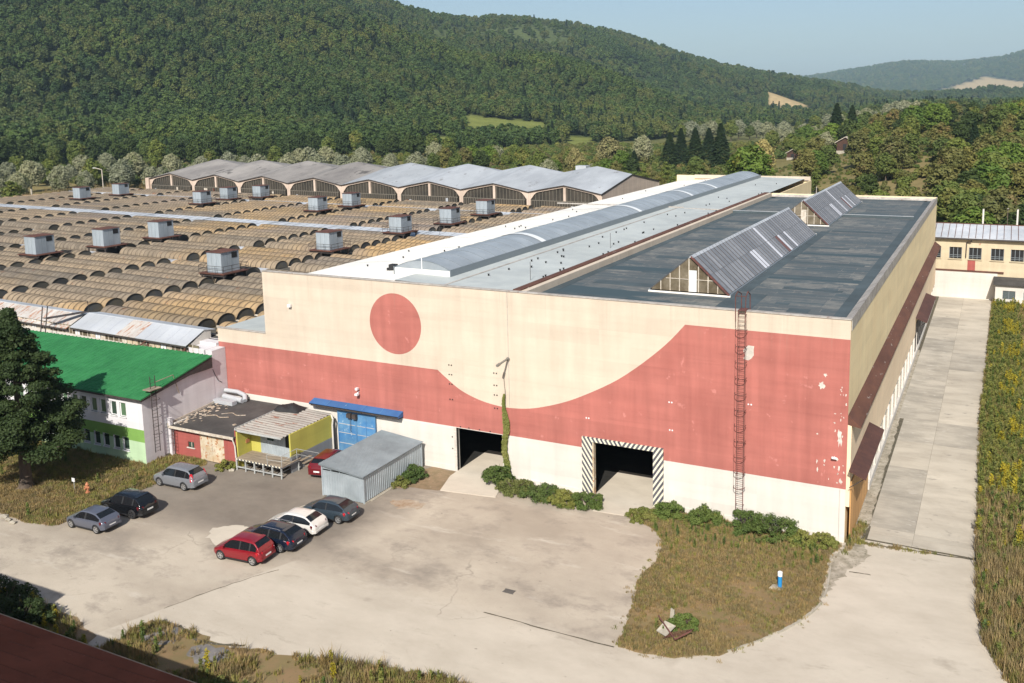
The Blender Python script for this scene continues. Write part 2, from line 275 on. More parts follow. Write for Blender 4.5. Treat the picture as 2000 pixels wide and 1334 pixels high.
def leafmat(name, c1, c2, c3=None, trans=0.22, hue=0.25, stand=None):
    s = Nodes(name); o = s.n('ShaderNodeObjectInfo'); v = s.coord('obj')
    add = s.n('ShaderNodeVectorMath', operation='ADD'); s.l(v, add.inputs[0])
    cv = s.n('ShaderNodeCombineXYZ'); s.l(s.math('MULTIPLY', o.outputs['Random'], 90.0), cv.inputs[0]); s.l(cv.outputs[0], add.inputs[1])
    c = s.mix(s.noise(add.outputs[0], 0.55, 5, 0.7, 0.36, 0.64), c1, c2)
    if c3: c = s.mix(s.noise(add.outputs[0], 0.25, 3, 0.6, 0.56, 0.68), c, c3)
    c = s.mix(1.0, c, s.mix(o.outputs['Random'], (1-hue*.9, 1-hue*.75, 1-hue*.5), (1+hue*.9, 1+hue*.6, 1.0)), 'MULTIPLY')
    if stand:   # stands of other species: lighter and darker groups of whole trees
        lc = s.n('ShaderNodeMapping'); s.l(o.outputs['Location'], lc.inputs[0])
        c = s.mix(s.noise(lc.outputs[0], 0.009, 4, .6, .5, .62), c, s.mix(1.0, c, stand[0], 'MULTIPLY'))
        c = s.mix(s.noise(lc.outputs[0], 0.013, 4, .6, .55, .66), c, s.mix(1.0, c, stand[1], 'MULTIPLY'))
    s.fin(c, 0.65, 0, 0.25)
    t = s.n('ShaderNodeBsdfTranslucent'); s.l(c, t.inputs[0])
    mx = s.n('ShaderNodeMixShader'); mx.inputs[0].default_value = trans
    s.l(s.bsdf.outputs[0], mx.inputs[1]); s.l(t.outputs[0], mx.inputs[2]); s.l(mx.outputs[0], s.out.inputs[0])
    return s.m
M['leaf_dark'] = leafmat('dark_green_leaves', (0.036, 0.060, 0.017), (0.058, 0.085, 0.022))
M['leaf_mid'] = leafmat('mid_green_leaves', (0.095, 0.135, 0.03), (0.135, 0.165, 0.038), (0.17, 0.17, 0.045))
M['leaf_bright'] = leafmat('bright_green_leaves', (0.09, 0.155, 0.024), (0.135, 0.19, 0.032), (0.20, 0.18, 0.03))
M['leaf_olive'] = leafmat('olive_brown_leaves', (0.115, 0.125, 0.036), (0.17, 0.16, 0.05), (0.19, 0.14, 0.06))
M['leaf_willow'] = leafmat('silver_willow_leaves', (0.20, 0.215, 0.12), (0.31, 0.315, 0.21), (0.12, 0.145, 0.055), hue=.15)
M['leaf_gold'] = leafmat('golden_willow_leaves', (0.24, 0.215, 0.085), (0.32, 0.28, 0.12), (0.16, 0.17, 0.06))
M['leaf_spruce'] = leafmat('spruce_needles', (0.022, 0.042, 0.019), (0.034, 0.058, 0.025), trans=0.1)
M['leaf_forest'] = leafmat('forest_leaves', (0.046, 0.082, 0.022), (0.072, 0.116, 0.03), (0.095, 0.125, 0.036), hue=0.2, stand=((1.4, 1.25, 1.05), (0.55, 0.66, 0.85)))
M['leaf_forest2'] = leafmat('forest_leaves_olive', (0.072, 0.098, 0.027), (0.104, 0.128, 0.038), (0.12, 0.125, 0.048), hue=0.2, stand=((1.3, 1.18, 1.0), (0.6, 0.7, 0.85)))
M['leaf_shrub'] = leafmat('shrub_leaves', (0.070, 0.115, 0.027), (0.11, 0.15, 0.038), (0.05, 0.08, 0.02))
M['leaf_ivy'] = leafmat('creeper_leaves', (0.13, 0.16, 0.035), (0.20, 0.20, 0.06), (0.08, 0.12, 0.025))
M['grass_dry'] = leafmat('dry_grass_blades', (0.27, 0.195, 0.10), (0.215, 0.175, 0.075), (0.33, 0.245, 0.14), trans=0.2, hue=0.3)
M['grass_green'] = leafmat('green_grass_blades', (0.18, 0.185, 0.05), (0.225, 0.21, 0.07), (0.25, 0.20, 0.09), trans=0.2, hue=0.3)
M['goldenrod'] = leafmat('goldenrod_flowers', (0.36, 0.29, 0.02), (0.25, 0.23, 0.03), (0.15, 0.17, 0.03), hue=0.2)

# ------------------------------------------------------------------ mesh helpers
class MB:
    def __init__(s): s.v = []; s.f = []; s.m = []
    def add(s, vs, fs, m=0):
        o = len(s.v); s.v += [tuple(p) for p in vs]; s.f += [tuple(i+o for i in f) for f in fs]; s.m += [m]*len(fs); return s
    def box(s, x0, x1, y0, y1, z0, z1, m=0):
        return s.add([(x0, y0, z0), (x1, y0, z0), (x1, y1, z0), (x0, y1, z0), (x0, y0, z1), (x1, y0, z1), (x1, y1, z1), (x0, y1, z1)],
                     [(0, 3, 2, 1), (4, 5, 6, 7), (0, 1, 5, 4), (1, 2, 6, 5), (2, 3, 7, 6), (3, 0, 4, 7)], m)
    def hexa(s, b, t, m=0):
        return s.add(list(b)+list(t), [(0, 3, 2, 1), (4, 5, 6, 7), (0, 1, 5, 4), (1, 2, 6, 5), (2, 3, 7, 6), (3, 0, 4, 7)], m)
    def quad(s, a, b, c, d, m=0): return s.add([a, b, c, d], [(0, 1, 2, 3)], m)
    def tube(s, a, b, r, n=6, m=0, r2=None, cap=True):
        a, b = Vector(a), Vector(b); d = (b-a).normalized(); u = d.orthogonal().normalized(); w = d.cross(u)
        r2 = r if r2 is None else r2; vs = []
        for p, q in ((a, r), (b, r2)):
            for i in range(n):
                t = 2*math.pi*i/n; vs.append(p+u*(q*math.cos(t))+w*(q*math.sin(t)))
        fs = [(i, (i+1) % n, n+(i+1) % n, n+i) for i in range(n)]
        if cap: fs += [tuple(range(n-1, -1, -1)), tuple(range(n, 2*n))]
        return s.add(vs, fs, m)
    def path(s, pts, r, n=6, m=0):
        for a, b in zip(pts, pts[1:]): s.tube(a, b, r, n, m)
        return s
    def prism(s, poly, y0, y1, m=0, axis='y'):
        """polygon given in the plane across the axis, extruded from y0 to y1"""
        mk = {'y': lambda p, t: (p[0], t, p[1]), 'x': lambda p, t: (t, p[0], p[1]), 'z': lambda p, t: (p[0], p[1], t)}[axis]
        n = len(poly); vs = [mk(p, y0) for p in poly]+[mk(p, y1) for p in poly]
        return s.add(vs, [tuple(range(n-1, -1, -1)), tuple(range(n, 2*n))]+[(i, (i+1) % n, n+(i+1) % n, n+i) for i in range(n)], m)
    def sheet(s, o, u, v, n, U, V, pitch, depth, m=0):
        """ribbed sheet: ribs run along v, repeat along u"""
        o, u, v, n = Vector(o), Vector(u).normalized(), Vector(v).normalized(), Vector(n).normalized()
        k = max(2, int(round(U/pitch))); p = U/k; xs = []
        for i in range(k):
            for a, h in ((0, 0), (.42, 0), (.54, 1), (.88, 1)): xs.append(((i+a)*p, h*depth))
        xs.append((U, 0)); vs = []
        for x, h in xs: vs += [o+u*x+n*h, o+u*x+n*h+v*V]
        return s.add(vs, [(2*i, 2*i+2, 2*i+3, 2*i+1) for i in range(len(xs)-1)], m)
    def wall(s, o, u, U, H, holes, depth=0.25, inward=(0, 1, 0), m=0, mr=None, base=0):
        """rectangular wall in plane o+u*x+z, with rectangular holes and their reveals"""
        o, u, inn = Vector(o), Vector(u), Vector(inward); mr = m if mr is None else mr
        xs = sorted({0, U, *[h[0] for h in holes], *[h[1] for h in holes]}); zs = sorted({base, H, *[h[2] for h in holes], *[h[3] for h in holes]})
        P = lambda x, z, d=0: o+u*x+Vector((0, 0, z))+inn*d
        for a, b in zip(xs, xs[1:]):
            for c, d in zip(zs, zs[1:]):
                mx, mz = (a+b)/2, (c+d)/2
                if any(h[0] < mx < h[1] and h[2] < mz < h[3] for h in holes): continue
                s.quad(P(a, c), P(b, c), P(b, d), P(a, d), m)
        for x0, x1, z0, z1 in holes:
            s.quad(P(x0, z0), P(x0, z1), P(x0, z1, depth), P(x0, z0, depth), mr); s.quad(P(x1, z0), P(x1, z0, depth), P(x1, z1, depth), P(x1, z1), mr)
            s.quad(P(x0, z0), P(x0, z0, depth), P(x1, z0, depth), P(x1, z0), mr); s.quad(P(x0, z1), P(x1, z1), P(x1, z1, depth), P(x0, z1, depth), mr)
        return s
    def islands(s):
        par = list(range(len(s.v)))
        def find(a):
            while par[a] != a: par[a] = par[par[a]]; a = par[a]
            return a
        for f in s.f:
            for b in f[1:]: par[find(b)] = find(f[0])
        out = {}
        for f, m in zip(s.f, s.m):
            p, ids = out.setdefault(find(f[0]), (MB(), {})); q = []
            for i in f:
                if i not in ids: ids[i] = len(p.v); p.v.append(s.v[i])
                q.append(ids[i])
            p.f.append(tuple(q)); p.m.append(m)
        return [p for p, _ in out.values()]
    def mesh(s, name, mats, smooth=False):
        me = bpy.data.meshes.new(name); me.from_pydata(s.v, [], s.f)
        for mm in (mats if isinstance(mats, (list, tuple)) else [mats]): me.materials.append(M[mm] if isinstance(mm, str) else mm)
        me.polygons.foreach_set('material_index', s.m)
        if smooth: me.polygons.foreach_set('use_smooth', [True]*len(s.f))
        me.update(); return me
    def build(s, name, mats, parent=None, smooth=False, **kw):
        return link(name, s.mesh(name, mats, smooth), parent, **kw)
def link(name, me, parent=None, loc=None, label=None, cat=None, group=None, kind=None, rot=None):
    o = bpy.data.objects.new(name, me); COL.objects.link(o)
    if parent is not None:
        o.parent = parent
        if loc is None: o.matrix_parent_inverse = Matrix.Translation(-worldloc(parent))
    if loc is not None: o.location = loc
    if rot is not None: o.rotation_euler = rot
    return tag(o, label, cat, group, kind)
def worldloc(o):
    return WL.get(o.name, Vector((0, 0, 0)))
WL = {}
def tag(o, label=None, cat=None, group=None, kind=None):
    for k, v in (('label', label), ('category', cat), ('group', group), ('kind', kind)):
        if v: o[k] = v
    return o
def thing(name, label, cat, loc=(0, 0, 0), group=None, rz=0):
    o = bpy.data.objects.new(name, None); COL.objects.link(o); o.location = loc; o.rotation_euler = (0, 0, rz); o.empty_display_size = 0.3
    WL[o.name] = Vector(loc); return tag(o, label, cat, group)
def part(parent, name, mats, fn, smooth=False, split=False, **kw):
    mb = MB(); fn(mb)
    if not split: return mb.build(name, mats, parent, smooth, **kw)
    o = None                                    # every loose piece becomes a part of its own
    for p in mb.islands(): o = p.build(name, mats, parent, smooth, **kw)
    return o
def copy_tree(o, parent=None):
    c = o.copy(); COL.objects.link(c); c.parent = parent
    for ch in o.children: copy_tree(ch, c)
    return c
def catmull(pts, n=8):
    out = []; P = [Vector(p) for p in pts]; P = [P[0]]+P+[P[-1]]
    for i in range(1, len(P)-2):
        for k in range(n):
            t = k/n; a, b, c, d = P[i-1:i+3]
            out.append(0.5*((2*b)+(c-a)*t+(2*a-5*b+4*c-d)*t*t+(3*b-a-3*c+d)*t**3))
    out.append(P[-2]); return out
# ------------------------------------------------------------------ terrain
CX, CY = 8.4, -61.1
def sstep(a, b, x): t = np.clip((x-a)/(b-a), 0, 1); return t*t*(3-2*t)
RT = np.array([(-40, 3000, 40), (-10, 3000, 20), (0, 2900, 22), (3, 2800, 34), (6.4, 2700, 40), (8.1, 2600, 58), (11, 2500, 78), (15.4, 2400, 113), (19.1, 2300, 151),
               (22, 2250, 186), (24.5, 2200, 203), (28.6, 2100, 214), (32, 1900, 194), (36.2, 1700, 212), (45, 1600, 272), (57, 1500, 292), (75, 1400, 260), (95, 1300, 180), (130, 1300, 60)])
FT = np.array([(-40, 2300), (0, 2200), (5, 1900), (8, 1500), (11, 1200), (15, 950), (20, 780), (28, 640), (36, 590), (57, 580), (95, 520), (130, 600)])
FH = np.array([(-40, 520), (-15, 500), (-10, 460), (-4, 395), (-1.2, 338), (0.4, 285), (2.8, 262), (5.4, 276), (7.5, 235), (9.3, 200), (12, 150), (20, 120), (60, 200)])
def polar(x, y):
    dx, dy = x-CX, y-CY; return np.hypot(dx, dy), np.degrees(np.arctan2(-dx, dy))
def wob(x, y, s, ph=0):
    return (np.sin(x/s+1.3*np.sin(y/s*0.7+ph)+ph)+np.sin(y/s*1.1+1.1*np.sin(x/s*0.8-ph)+2*ph))*0.5
def H(x, y):
    x = np.asarray(x, float); y = np.asarray(y, float); r, p = polar(x, y)
    Rr = np.interp(p, RT[:, 0], RT[:, 1]); Hr = np.interp(p, RT[:, 0], RT[:, 2]); F = np.interp(p, FT[:, 0], FT[:, 1])
    t = (r-F)/(Rr-F); tc = np.clip(t, 0, 1)
    h = Hr*np.where(t < 1, tc*tc*(1.9-0.9*tc)*0.55+0.45*tc, 1-0.35*np.clip(t-1, 0, 2))
    h = np.maximum(h, 0)
    spur = sstep(0.04, 0.3, t)*(1-sstep(0.72, 1.0, t))
    h += spur*(27*wob(x, y, 150, .6)+12*wob(x, y, 62, 2.1)+4*wob(x, y, 27, 1.2))
    h += np.interp(p, FH[:, 0], FH[:, 1])*np.exp(-((r-7200)/1500.)**2)*(1+0.10*wob(x, y, 700, .4)*sstep(4200, 6200, r)*(1-sstep(6400, 7000, r)))
    w = 1-sstep(3.0, 13.0, p)
    h += 15*sstep(175, 480, r)*w*(1-sstep(1500, 3000, r))
    h += 1.5*sstep(330, 600, r)
    return h
def fields(x, y):
    """1 where the land is open field, 2 meadow"""
    r, p = polar(x, y); o = np.zeros_like(r)
    u = p-0.35*wob(x, y, 350, .3)
    o[(r > 5150) & (r < 6050-230*np.abs(p-1.0)) & (u < 4.2) & (u > -.6)] = 1
    o[(r > 4200) & (r < 4850) & (u < 2.4) & (u > -6)] = 1
    o[(r > 4700) & (r < 5250) & (u < 8.2) & (u > 5.8)] = 1
    o[(r > 5600) & (r < 6500) & (u < -2.2) & (u > -4.5)] = 1
    o[(r > 1670) & (r < 1810) & (u < 13.4) & (u > 11.0)] = 1
    o[(r > 690) & (r < 850) & (u < 31.4) & (u > 26.2)] = 2
    o[(r > 600) & (r < 720) & (u < 34.6) & (u > 32.2)] = 2
    o[(r > 640) & (r < 760) & (u < 25.0) & (u > 23.3)] = 2
    o[(r > 455) & (r < 530) & (u < 10.6) & (u > 9.0)] = 2
    return o
def build_ground():
    rs = np.concatenate([[0, 40, 80, 120, 150, 175], np.geomspace(200, 620, 26)[0:], np.linspace(640, 2900, 110), np.linspace(3000, 8500, 60), [9500, 12000]])
    ps = np.radians(np.concatenate([np.linspace(-180, -42, 14), np.linspace(-38, 98, 290), np.linspace(104, 172, 9)]))
    n, k = len(rs), len(ps)
    X = CX-rs[:, None]*np.sin(ps)[None]; Y = CY+rs[:, None]*np.cos(ps)[None]; Z = H(X, Y)-0.06
    V = np.stack([X, Y, Z], -1).reshape(-1, 3)
    F = []
    for i in range(n-1):
        for j in range(k):
            a, b = i*k+j, i*k+(j+1) % k; F.append((a, b, b+k, a+k))
    me = bpy.data.meshes.new('ground'); me.from_pydata(V.tolist(), [], F)
    r, p = polar(V[:, 0], V[:, 1]); fl = fields(V[:, 0], V[:, 1])
    col = np.tile(np.array([0.115, 0.115, 0.042]), (len(V), 1))
    tan = 0.5+0.5*wob(V[:, 0], V[:, 1], 31, .5)
    near = r < 560
    col[near] = (np.array([0.205, 0.165, 0.075])*tan[:, None]+np.array([0.13, 0.125, 0.042])*(1-tan[:, None]))[near]
    F0 = np.interp(p, FT[:, 0], FT[:, 1]); hillm = (r > F0*0.97)
    col[hillm] = (0.042, 0.056, 0.020)
    col[(p > 23) & (p < 34) & (r > 1500) & (r < 2150)] = (0.07, 0.09, 0.034)
    col[r > 3100] = (0.045, 0.058, 0.03)
    rs_ = (p < 13) & (r > 200) & (r < 420); col[rs_] = (np.array([0.24, 0.175, 0.09])*tan[:, None]+np.array([0.17, 0.155, 0.06])*(1-tan[:, None]))[rs_]
    col[fl == 1] = (0.36, 0.27, 0.15); col[fl == 2] = (0.16, 0.18, 0.05)
    ca = me.color_attributes.new('land', 'FLOAT_COLOR', 'POINT')
    ca.data.foreach_set('color', np.concatenate([col, np.ones((len(V), 1))], 1).astype(np.float32).ravel())
    s = Nodes('land'); at = s.n('ShaderNodeAttribute', attribute_name='land'); v = s.coord()
    c = s.mix(1.0, at.outputs['Color'], s.mix(s.noise(v, 0.08, 9, 0.72, 0.3, 0.7), (0.7, 0.72, 0.7), (1.22, 1.2, 1.15)), 'MULTIPLY')
    s.bump(s.noise(v, 0.6, 6, .7, 0, 1), 0.4, 0.5); me.materials.append(s.fin(c, 0.95, 0, 0.1))
    me.polygons.foreach_set('use_smooth', [True]*len(F))
    link('ground', me, kind='structure')
build_ground()

# ------------------------------------------------------------------ yard, concrete road, slabs
def flat(name, pts, z, m, kind='structure', parent=None, jitter=0, sub=1.0, thick=None):
    """horizontal patch with a finely broken, slightly ragged outline"""
    P = [Vector((x, y)) for x, y in pts]; out = []
    for a, b in zip(P, P[1:]+P[:1]):
        n = max(1, int((b-a).length/sub))
        for i in range(n):
            q = a.lerp(b, i/n)
            if jitter: q = q+Vector((random.uniform(-1, 1), random.uniform(-1, 1)))*jitter
            out.append(q)
    mb = MB(); n = len(out)
    tri = delaunay_2d_cdt(out, [(i, (i+1) % n) for i in range(n)], [list(range(n))], 1, 1e-5)
    mb.add([(p.x, p.y, z) for p in tri[0]], [tuple(f) for f in tri[2]])
    if thick:
        for i in range(n):
            a, b = out[i], out[(i+1) % n]; mb.quad((a.x, a.y, z-thick), (b.x, b.y, z-thick), (b.x, b.y, z), (a.x, a.y, z))
    return mb.build(name, m, parent, kind=kind)
flat('yard', [(-125, -32), (18, -32), (18, -14), (8.1, -6), (8.1, 1), (0.6, 1), (0.2, 0.02), (-57, 0.02), (-57, -9), (-51.6, -7.2), (-51.9, -12.0), (-52.3, -20.4), (-58.5, -20.8), (-75, -22), (-125, -24)], 0.0, 'yard')
road = flat('concrete_road', [(-35.9, -25.5), (-34.4, -21.5), (-33.2, -18.4), (-32.8, -17.7), (-29.5, -17.65), (-20, -17.7), (-9.5, -17.8), (-5, -17.2), (-2.4, -14.2), (-0.3, -10.2), (1.2, -3.2), (3.0, 1.0), (8.2, 0.9), (8.35, -3), (8.7, -8.2), (10.0, -12.3), (13.5, -17), (18, -21), (18, -31), (-10, -31), (-12, -24.2), (-18, -25.0), (-24, -25.8), (-30, -26.4)], 0.006, 'yard', jitter=0.10, sub=0.9)
side = flat('side_road', [(0.3, 1.0), (8.15, 1.0), (8.1, 20), (8.0, 45), (7.9, 88), (0.2, 88)], 0.004, 'joint')
# concrete slabs of the side road, two lanes
ys = [1.2, 2.35, 3.25, 9.2, 15.4, 21.6, 27.8, 34.0, 40.2, 46.6, 54.4, 60.6, 67, 73.4, 80, 88]
for i, (a, b) in enumerate(zip(ys, ys[1:])):
    for lane, (x0, x1) in enumerate(((1.25 if b < 30 else 0.75, 4.2), (4.215, 8.05))):
        if b < 4 and lane == 0: x0 = 1.35
        g = 0.015 if i in (0, 1, 9) else 0.008
        j = lambda: random.uniform(-0.03, 0.03)
        z = 0.018+random.uniform(0, .006)
        mb = MB().hexa([(x0, a+g, -.05), (x1, a+g, -.05), (x1+(j() if lane else 0), b-g, -.05), (x0, b-g, -.05)], [(x0, a+g, z), (x1, a+g, z), (x1, b-g, z), (x0, b-g, z)])
        mb.build('concrete_slab', 'slab' if (lane and i not in (5, 9)) or i in (0, 1, 4, 11, 13, 14) else 'darkslab', side)
# verge of weeds and soil along the hall
flat('soil_verge', [(0.3, -2.5), (0.9, 0.4), (1.2, 3.5), (1.0, 20), (0.72, 54), (0.3, 54), (0.28, 0.5)], 0.012, 'rubble', jitter=0.09, sub=0.5)
flat('debris_verge', [(-0.3, -10.0), (0.25, -6), (1.0, -3.6), (1.9, -1.2), (1.3, 0.4), (0.1, -0.2), (-0.5, -2.3), (-0.2, -6)], 0.014, 'rubble', jitter=0.22, sub=0.3)
# dry islands and lawns (soil under the grass)
ISL = [(-14.9, -2.0), (-12.6, -3.3), (-11.2, -4.8), (-10.7, -7.2), (-10.9, -10), (-10.4, -13), (-9.6, -16.2), (-9.5, -17.6), (-7.8, -17.6), (-6.3, -17.3), (-4.2, -16.1), (-2.3, -13.6), (-1.0, -11.1), (-0.2, -8.6), (-0.55, -2.3), (-0.15, -0.4), (-13, -0.1)]
flat('island_soil', ISL, 0.03, 'lawn', jitter=0.12, sub=0.5, thick=0.05)
LAWN = [(-125, -23.6), (-75, -21.8), (-58.5, -20.75), (-55, -21.0), (-52.4, -20.5), (-52.1, -16), (-51.9, -12.0), (-51.3, -7.4), (-51.7, -6.9), (-56, -6.9), (-56, -9.5), (-125, -9.5)]
flat('lawn_soil', LAWN, 0.025, 'lawn', jitter=0.15, sub=0.6, thick=0.05)
RIGHT = [(8.15, 86), (8.0, 50), (7.75, 30), (8.05, 15), (8.2, 3), (8.4, -3), (8.7, -8.2), (10.0, -12.3), (13.5, -17), (18, -21), (40, -21), (40, 86)]
flat('verge_soil', RIGHT, 0.022, 'lawn', jitter=0.12, sub=0.6, thick=0.05)
FG = [(-35.5, -26.6), (-33.2, -26.3), (-29.5, -26.7), (-27.5, -26.2), (-23.8, -25.5), (-16.2, -24.0), (-13, -24.4), (-9, -32), (-36, -36)]
flat('foreground_verge_soil', FG, 0.016, 'lawn', jitter=0.2, sub=0.5)
flat('foreground_soil', [(-46, -28), (-40, -28.0), (-37.2, -29.2), (-35, -31), (-36, -36), (-60, -36), (-60, -28)], 0.014, 'soil', jitter=0.2, sub=0.6)
flat('tan_soil', [(-33.2, -0.1), (-30.9, -0.2), (-29.4, -2.6), (-30.2, -4.0), (-32.6, -4.4), (-34.2, -5.2), (-34.6, -2)], 0.008, 'soil', jitter=0.15, sub=0.5)
for nm, pts, m in (('asphalt_patch', [(-31.2, -27.3), (-29.8, -26.9), (-28.4, -27.2), (-28.0, -28.0), (-29.4, -28.6), (-31.0, -28.2)], 'oldasphalt'), ('asphalt_patch', [(-34.6, -26.2), (-33.3, -26.6), (-32.2, -27.6), (-33.5, -28.3), (-35.3, -27.7)], 'oldasphalt'),
                   ('light_stain', [(-41.5, -15.9), (-39.6, -14.9), (-37.6, -15.6), (-37.2, -17.2), (-39, -17.9), (-41, -17.2)], 'conc'), ('rust_stain', [(-32.3, -6.8), (-31.2, -6.1), (-29.8, -6.4), (-29.6, -7.3), (-31, -8.0), (-32.2, -7.6)], None)):
    if m: flat(nm, pts, 0.022 if nm == 'asphalt_patch' else 0.009, m, jitter=0.2, sub=0.3)
def stain_mat():
    s = Nodes('rust_brown_stain'); v = s.coord()
    c = s.mix(s.noise(v, 0.6, 8, .7, .35, .6), (0.42, 0.37, 0.30), (0.26, 0.17, 0.10)); return s.fin(c, 0.9)
M['stain'] = stain_mat()
flat('rust_stain', [(-32.3, -6.8), (-31.2, -6.1), (-29.8, -6.4), (-29.6, -7.3), (-31, -8.0), (-32.2, -7.6)], 0.009, 'stain', jitter=0.25, sub=0.25)
# ramps at the two gates; inside, the pale slab is cut to the sunlit strip
def ramp(pts, z, name): flat(name, pts, z, 'conc', thick=0.1)
ramp([(-30.0, -3.9), (-25.35, -3.3), (-26.0, -1.2), (-26.5, 0.05), (-26.5, 5), (-30.8, 5), (-30.8, -1.2)], 0.05, 'gate_ramp')
ramp([(-17.6, -2.4), (-14.8, -2.2), (-13.7, 0.05), (-13.7, 5.4), (-18.6, 5.4), (-18.6, -0.2)], 0.045, 'gate_ramp')
# cracks and joints: narrow raised dirt lines
def crack(pts, w=0.05, z=0.012, m='joint', name='road_joint', parent=None):
    mb = MB(); C = catmull([(x, y, 0) for x, y in pts], 6)
    L = []; Rr = []
    for i, p in enumerate(C):
        d = (C[min(i+1, len(C)-1)]-C[max(i-1, 0)]).normalized(); nn = Vector((-d.y, d.x, 0)); ww = w*random.uniform(.4, 1.3); o = nn*random.uniform(-.05, .05)
        L.append(p+o+nn*ww); Rr.append(p+o-nn*ww)
    for i in range(len(C)-1): mb.quad((L[i].x, L[i].y, z), (Rr[i].x, Rr[i].y, z), (Rr[i+1].x, Rr[i+1].y, z), (L[i+1].x, L[i+1].y, z))
    mb.build(name, m, parent, kind=None if parent else 'structure')
crack([(-35.9, -25.3), (-35.0, -23), (-33.9, -20.6), (-32.8, -18.8)], 0.03, 0.011, parent=road)
crack([(-18, -17.7), (-14, -17.75), (-9.6, -17.8)], 0.05, 0.011, parent=road)
crack([(-33.5, -26.3), (-31, -26.9), (-28.5, -26.2)], 0.12, 0.02, parent=road)
crack([(1.1, 0.5), (3, 0.55), (5.2, 0.75), (8.1, 0.95)], 0.09, 0.014, parent=road)
crack([(0.9, -3.9), (2.2, -3.8)], 0.05, 0.011, parent=road)
crack([(-37.5, -13.6), (-38.2, -11), (-37.0, -9.5), (-35.4, -8.9)], 0.05, 0.006, 'conc', 'pale_seam')
# drain grate and iron patch
part(None, 'drain_grate', 'grate', lambda mb: [mb.box(-18.1+i*.09, -18.04+i*.09, -15.15, -14.8, 0.004, 0.03) for i in range(8)]+[mb.box(-18.12, -17.38, -15.19, -15.15, 0.004, 0.032), mb.box(-18.12, -17.38, -14.8, -14.76, 0.004, 0.032)], label='small rectangular iron drain grate set in the yard in front of the striped gate', cat='drain grate')
# kerb stones round the island
kpts = catmull([(-0.5, -2.3, 0), (-0.1, -5.5, 0), (-0.05, -8.4, 0), (-0.75, -10.8, 0), (-2.0, -13.2, 0), (-3.8, -15.6, 0)], 5)
kerb = thing('kerb', 'broken pale kerb of stones along the curved edge of the dry grass island', 'kerb', (-0.05, -8.4, 0))
for i in range(0, len(kpts)-1):
    a, b = kpts[i], kpts[i+1]; d = (b-a).normalized(); nn = Vector((-d.y, d.x, 0))*0.07; a2 = a+d*0.02; b2 = b-d*0.02; zz = 0.09+random.uniform(-.03, .02)
    if i in (9, 14, 19): continue
    mb = MB().hexa([a2+nn, a2-nn, b2-nn, b2+nn], [p+Vector((0, 0, zz)) for p in (a2+nn*.8, a2-nn*.8, b2-nn*.8, b2+nn*.8)]); mb.build('kerb_stone', 'stone', kerb)
# ------------------------------------------------------------------ main factory hall
HT, HB, H1, H2 = 15.5, 3.8, 8.46, 14.17
hall = thing('factory_hall', 'large factory hall painted cream, red and white with a red disc on its front', 'factory', (-28, 0, 0))
WAVE = [(-56.75, H1), (-34.5, H1), (-32.43, H1), (-31.6, 7.85), (-30.26, 7.0), (-28.6, 6.42), (-27, 6.15), (-25.55, 6.11), (-23.6, 6.36), (-21.04, 7.16), (-18.9, 8.15), (-16.78, 9.34), (-15.1, 10.55), (-13.56, 11.84), (-12.4, 12.95), (-11.33, H2), (0, H2)]
GATES = [(-30.8, -26.5, 0, 3.75), (-18.6, -13.7, 0, 4.4)]
def facade():
    V = []; E = []
    def loop(pts, close=True):
        o = len(V); V.extend(Vector(p) for p in pts); n = len(pts)
        for i in range(n if close else n-1): E.append((o+i, o+(i+1) % n))
    loop([(-56.75, 0), (0, 0), (0, HT), (-50.85, HT), (-50.85, 9.77), (-56.75, 9.77)])
    w = [tuple(p)[:2] for p in catmull([(x, z, 0) for x, z in WAVE[2:16]], 6)]
    wave = [(-56.75, H1)]+w+[(0, H2)]; loop(wave, False)
    loop([(-56.75, HB), (0, HB)], False)
    for a, b, c, d in GATES: loop([(a, c), (b, c), (b, d), (a, d)])
    circ = [(-36.5+2.6*math.cos(t*math.pi/36), 11.95+2.6*math.sin(t*math.pi/36)) for t in range(72)]; loop(circ)
    vv, ee, ff, *_ = delaunay_2d_cdt(V, E, [], 0, 1e-4)
    wx = [p[0] for p in wave]; wz = [p[1] for p in wave]
    mb = MB()
    for f in ff:
        c = sum((vv[i] for i in f), Vector((0, 0)))/len(f)
        if c.x < -50.85 and c.y > 9.77: continue
        if any(a < c.x < b and cc < c.y < d for a, b, cc, d in GATES): continue
        m = 0
        if c.y < HB: m = 2
        elif c.y < np.interp(c.x, wx, wz): m = 1
        elif (c.x+36.5)**2+(c.y-11.95)**2 < 2.6**2: m = 1
        mb.add([(vv[i].x, 0, vv[i].y) for i in f], [(0, 1, 2)], m)
    mb.build('front_wall', ['cream', 'red', 'white'], hall)
facade()
part(hall, 'gate_reveal', 'white', lambda mb: [(mb.box(a-.3, a, .004, .4, 0, d+.3), mb.box(b, b+.3, .004, .4, 0, d+.3), mb.box(a, b, .004, .4, d, d+.3)) for a, b, c, d in GATES], split=True)
part(hall, 'plinth', 'white', lambda mb: [mb.box(a, b, -0.05, -0.003, 0, 0.42) for a, b in ((-37, -30.85), (-25.8, -19.5), (-12.9, -0.02))], split=True)
part(hall, 'parapet_cap', 'cap', lambda mb: [mb.box(-50.9, 0.05, -0.06, 0.35, HT, HT+0.07), mb.box(-56.8, -50.86, -0.06, 0.3, 9.77, 9.84)], split=True)
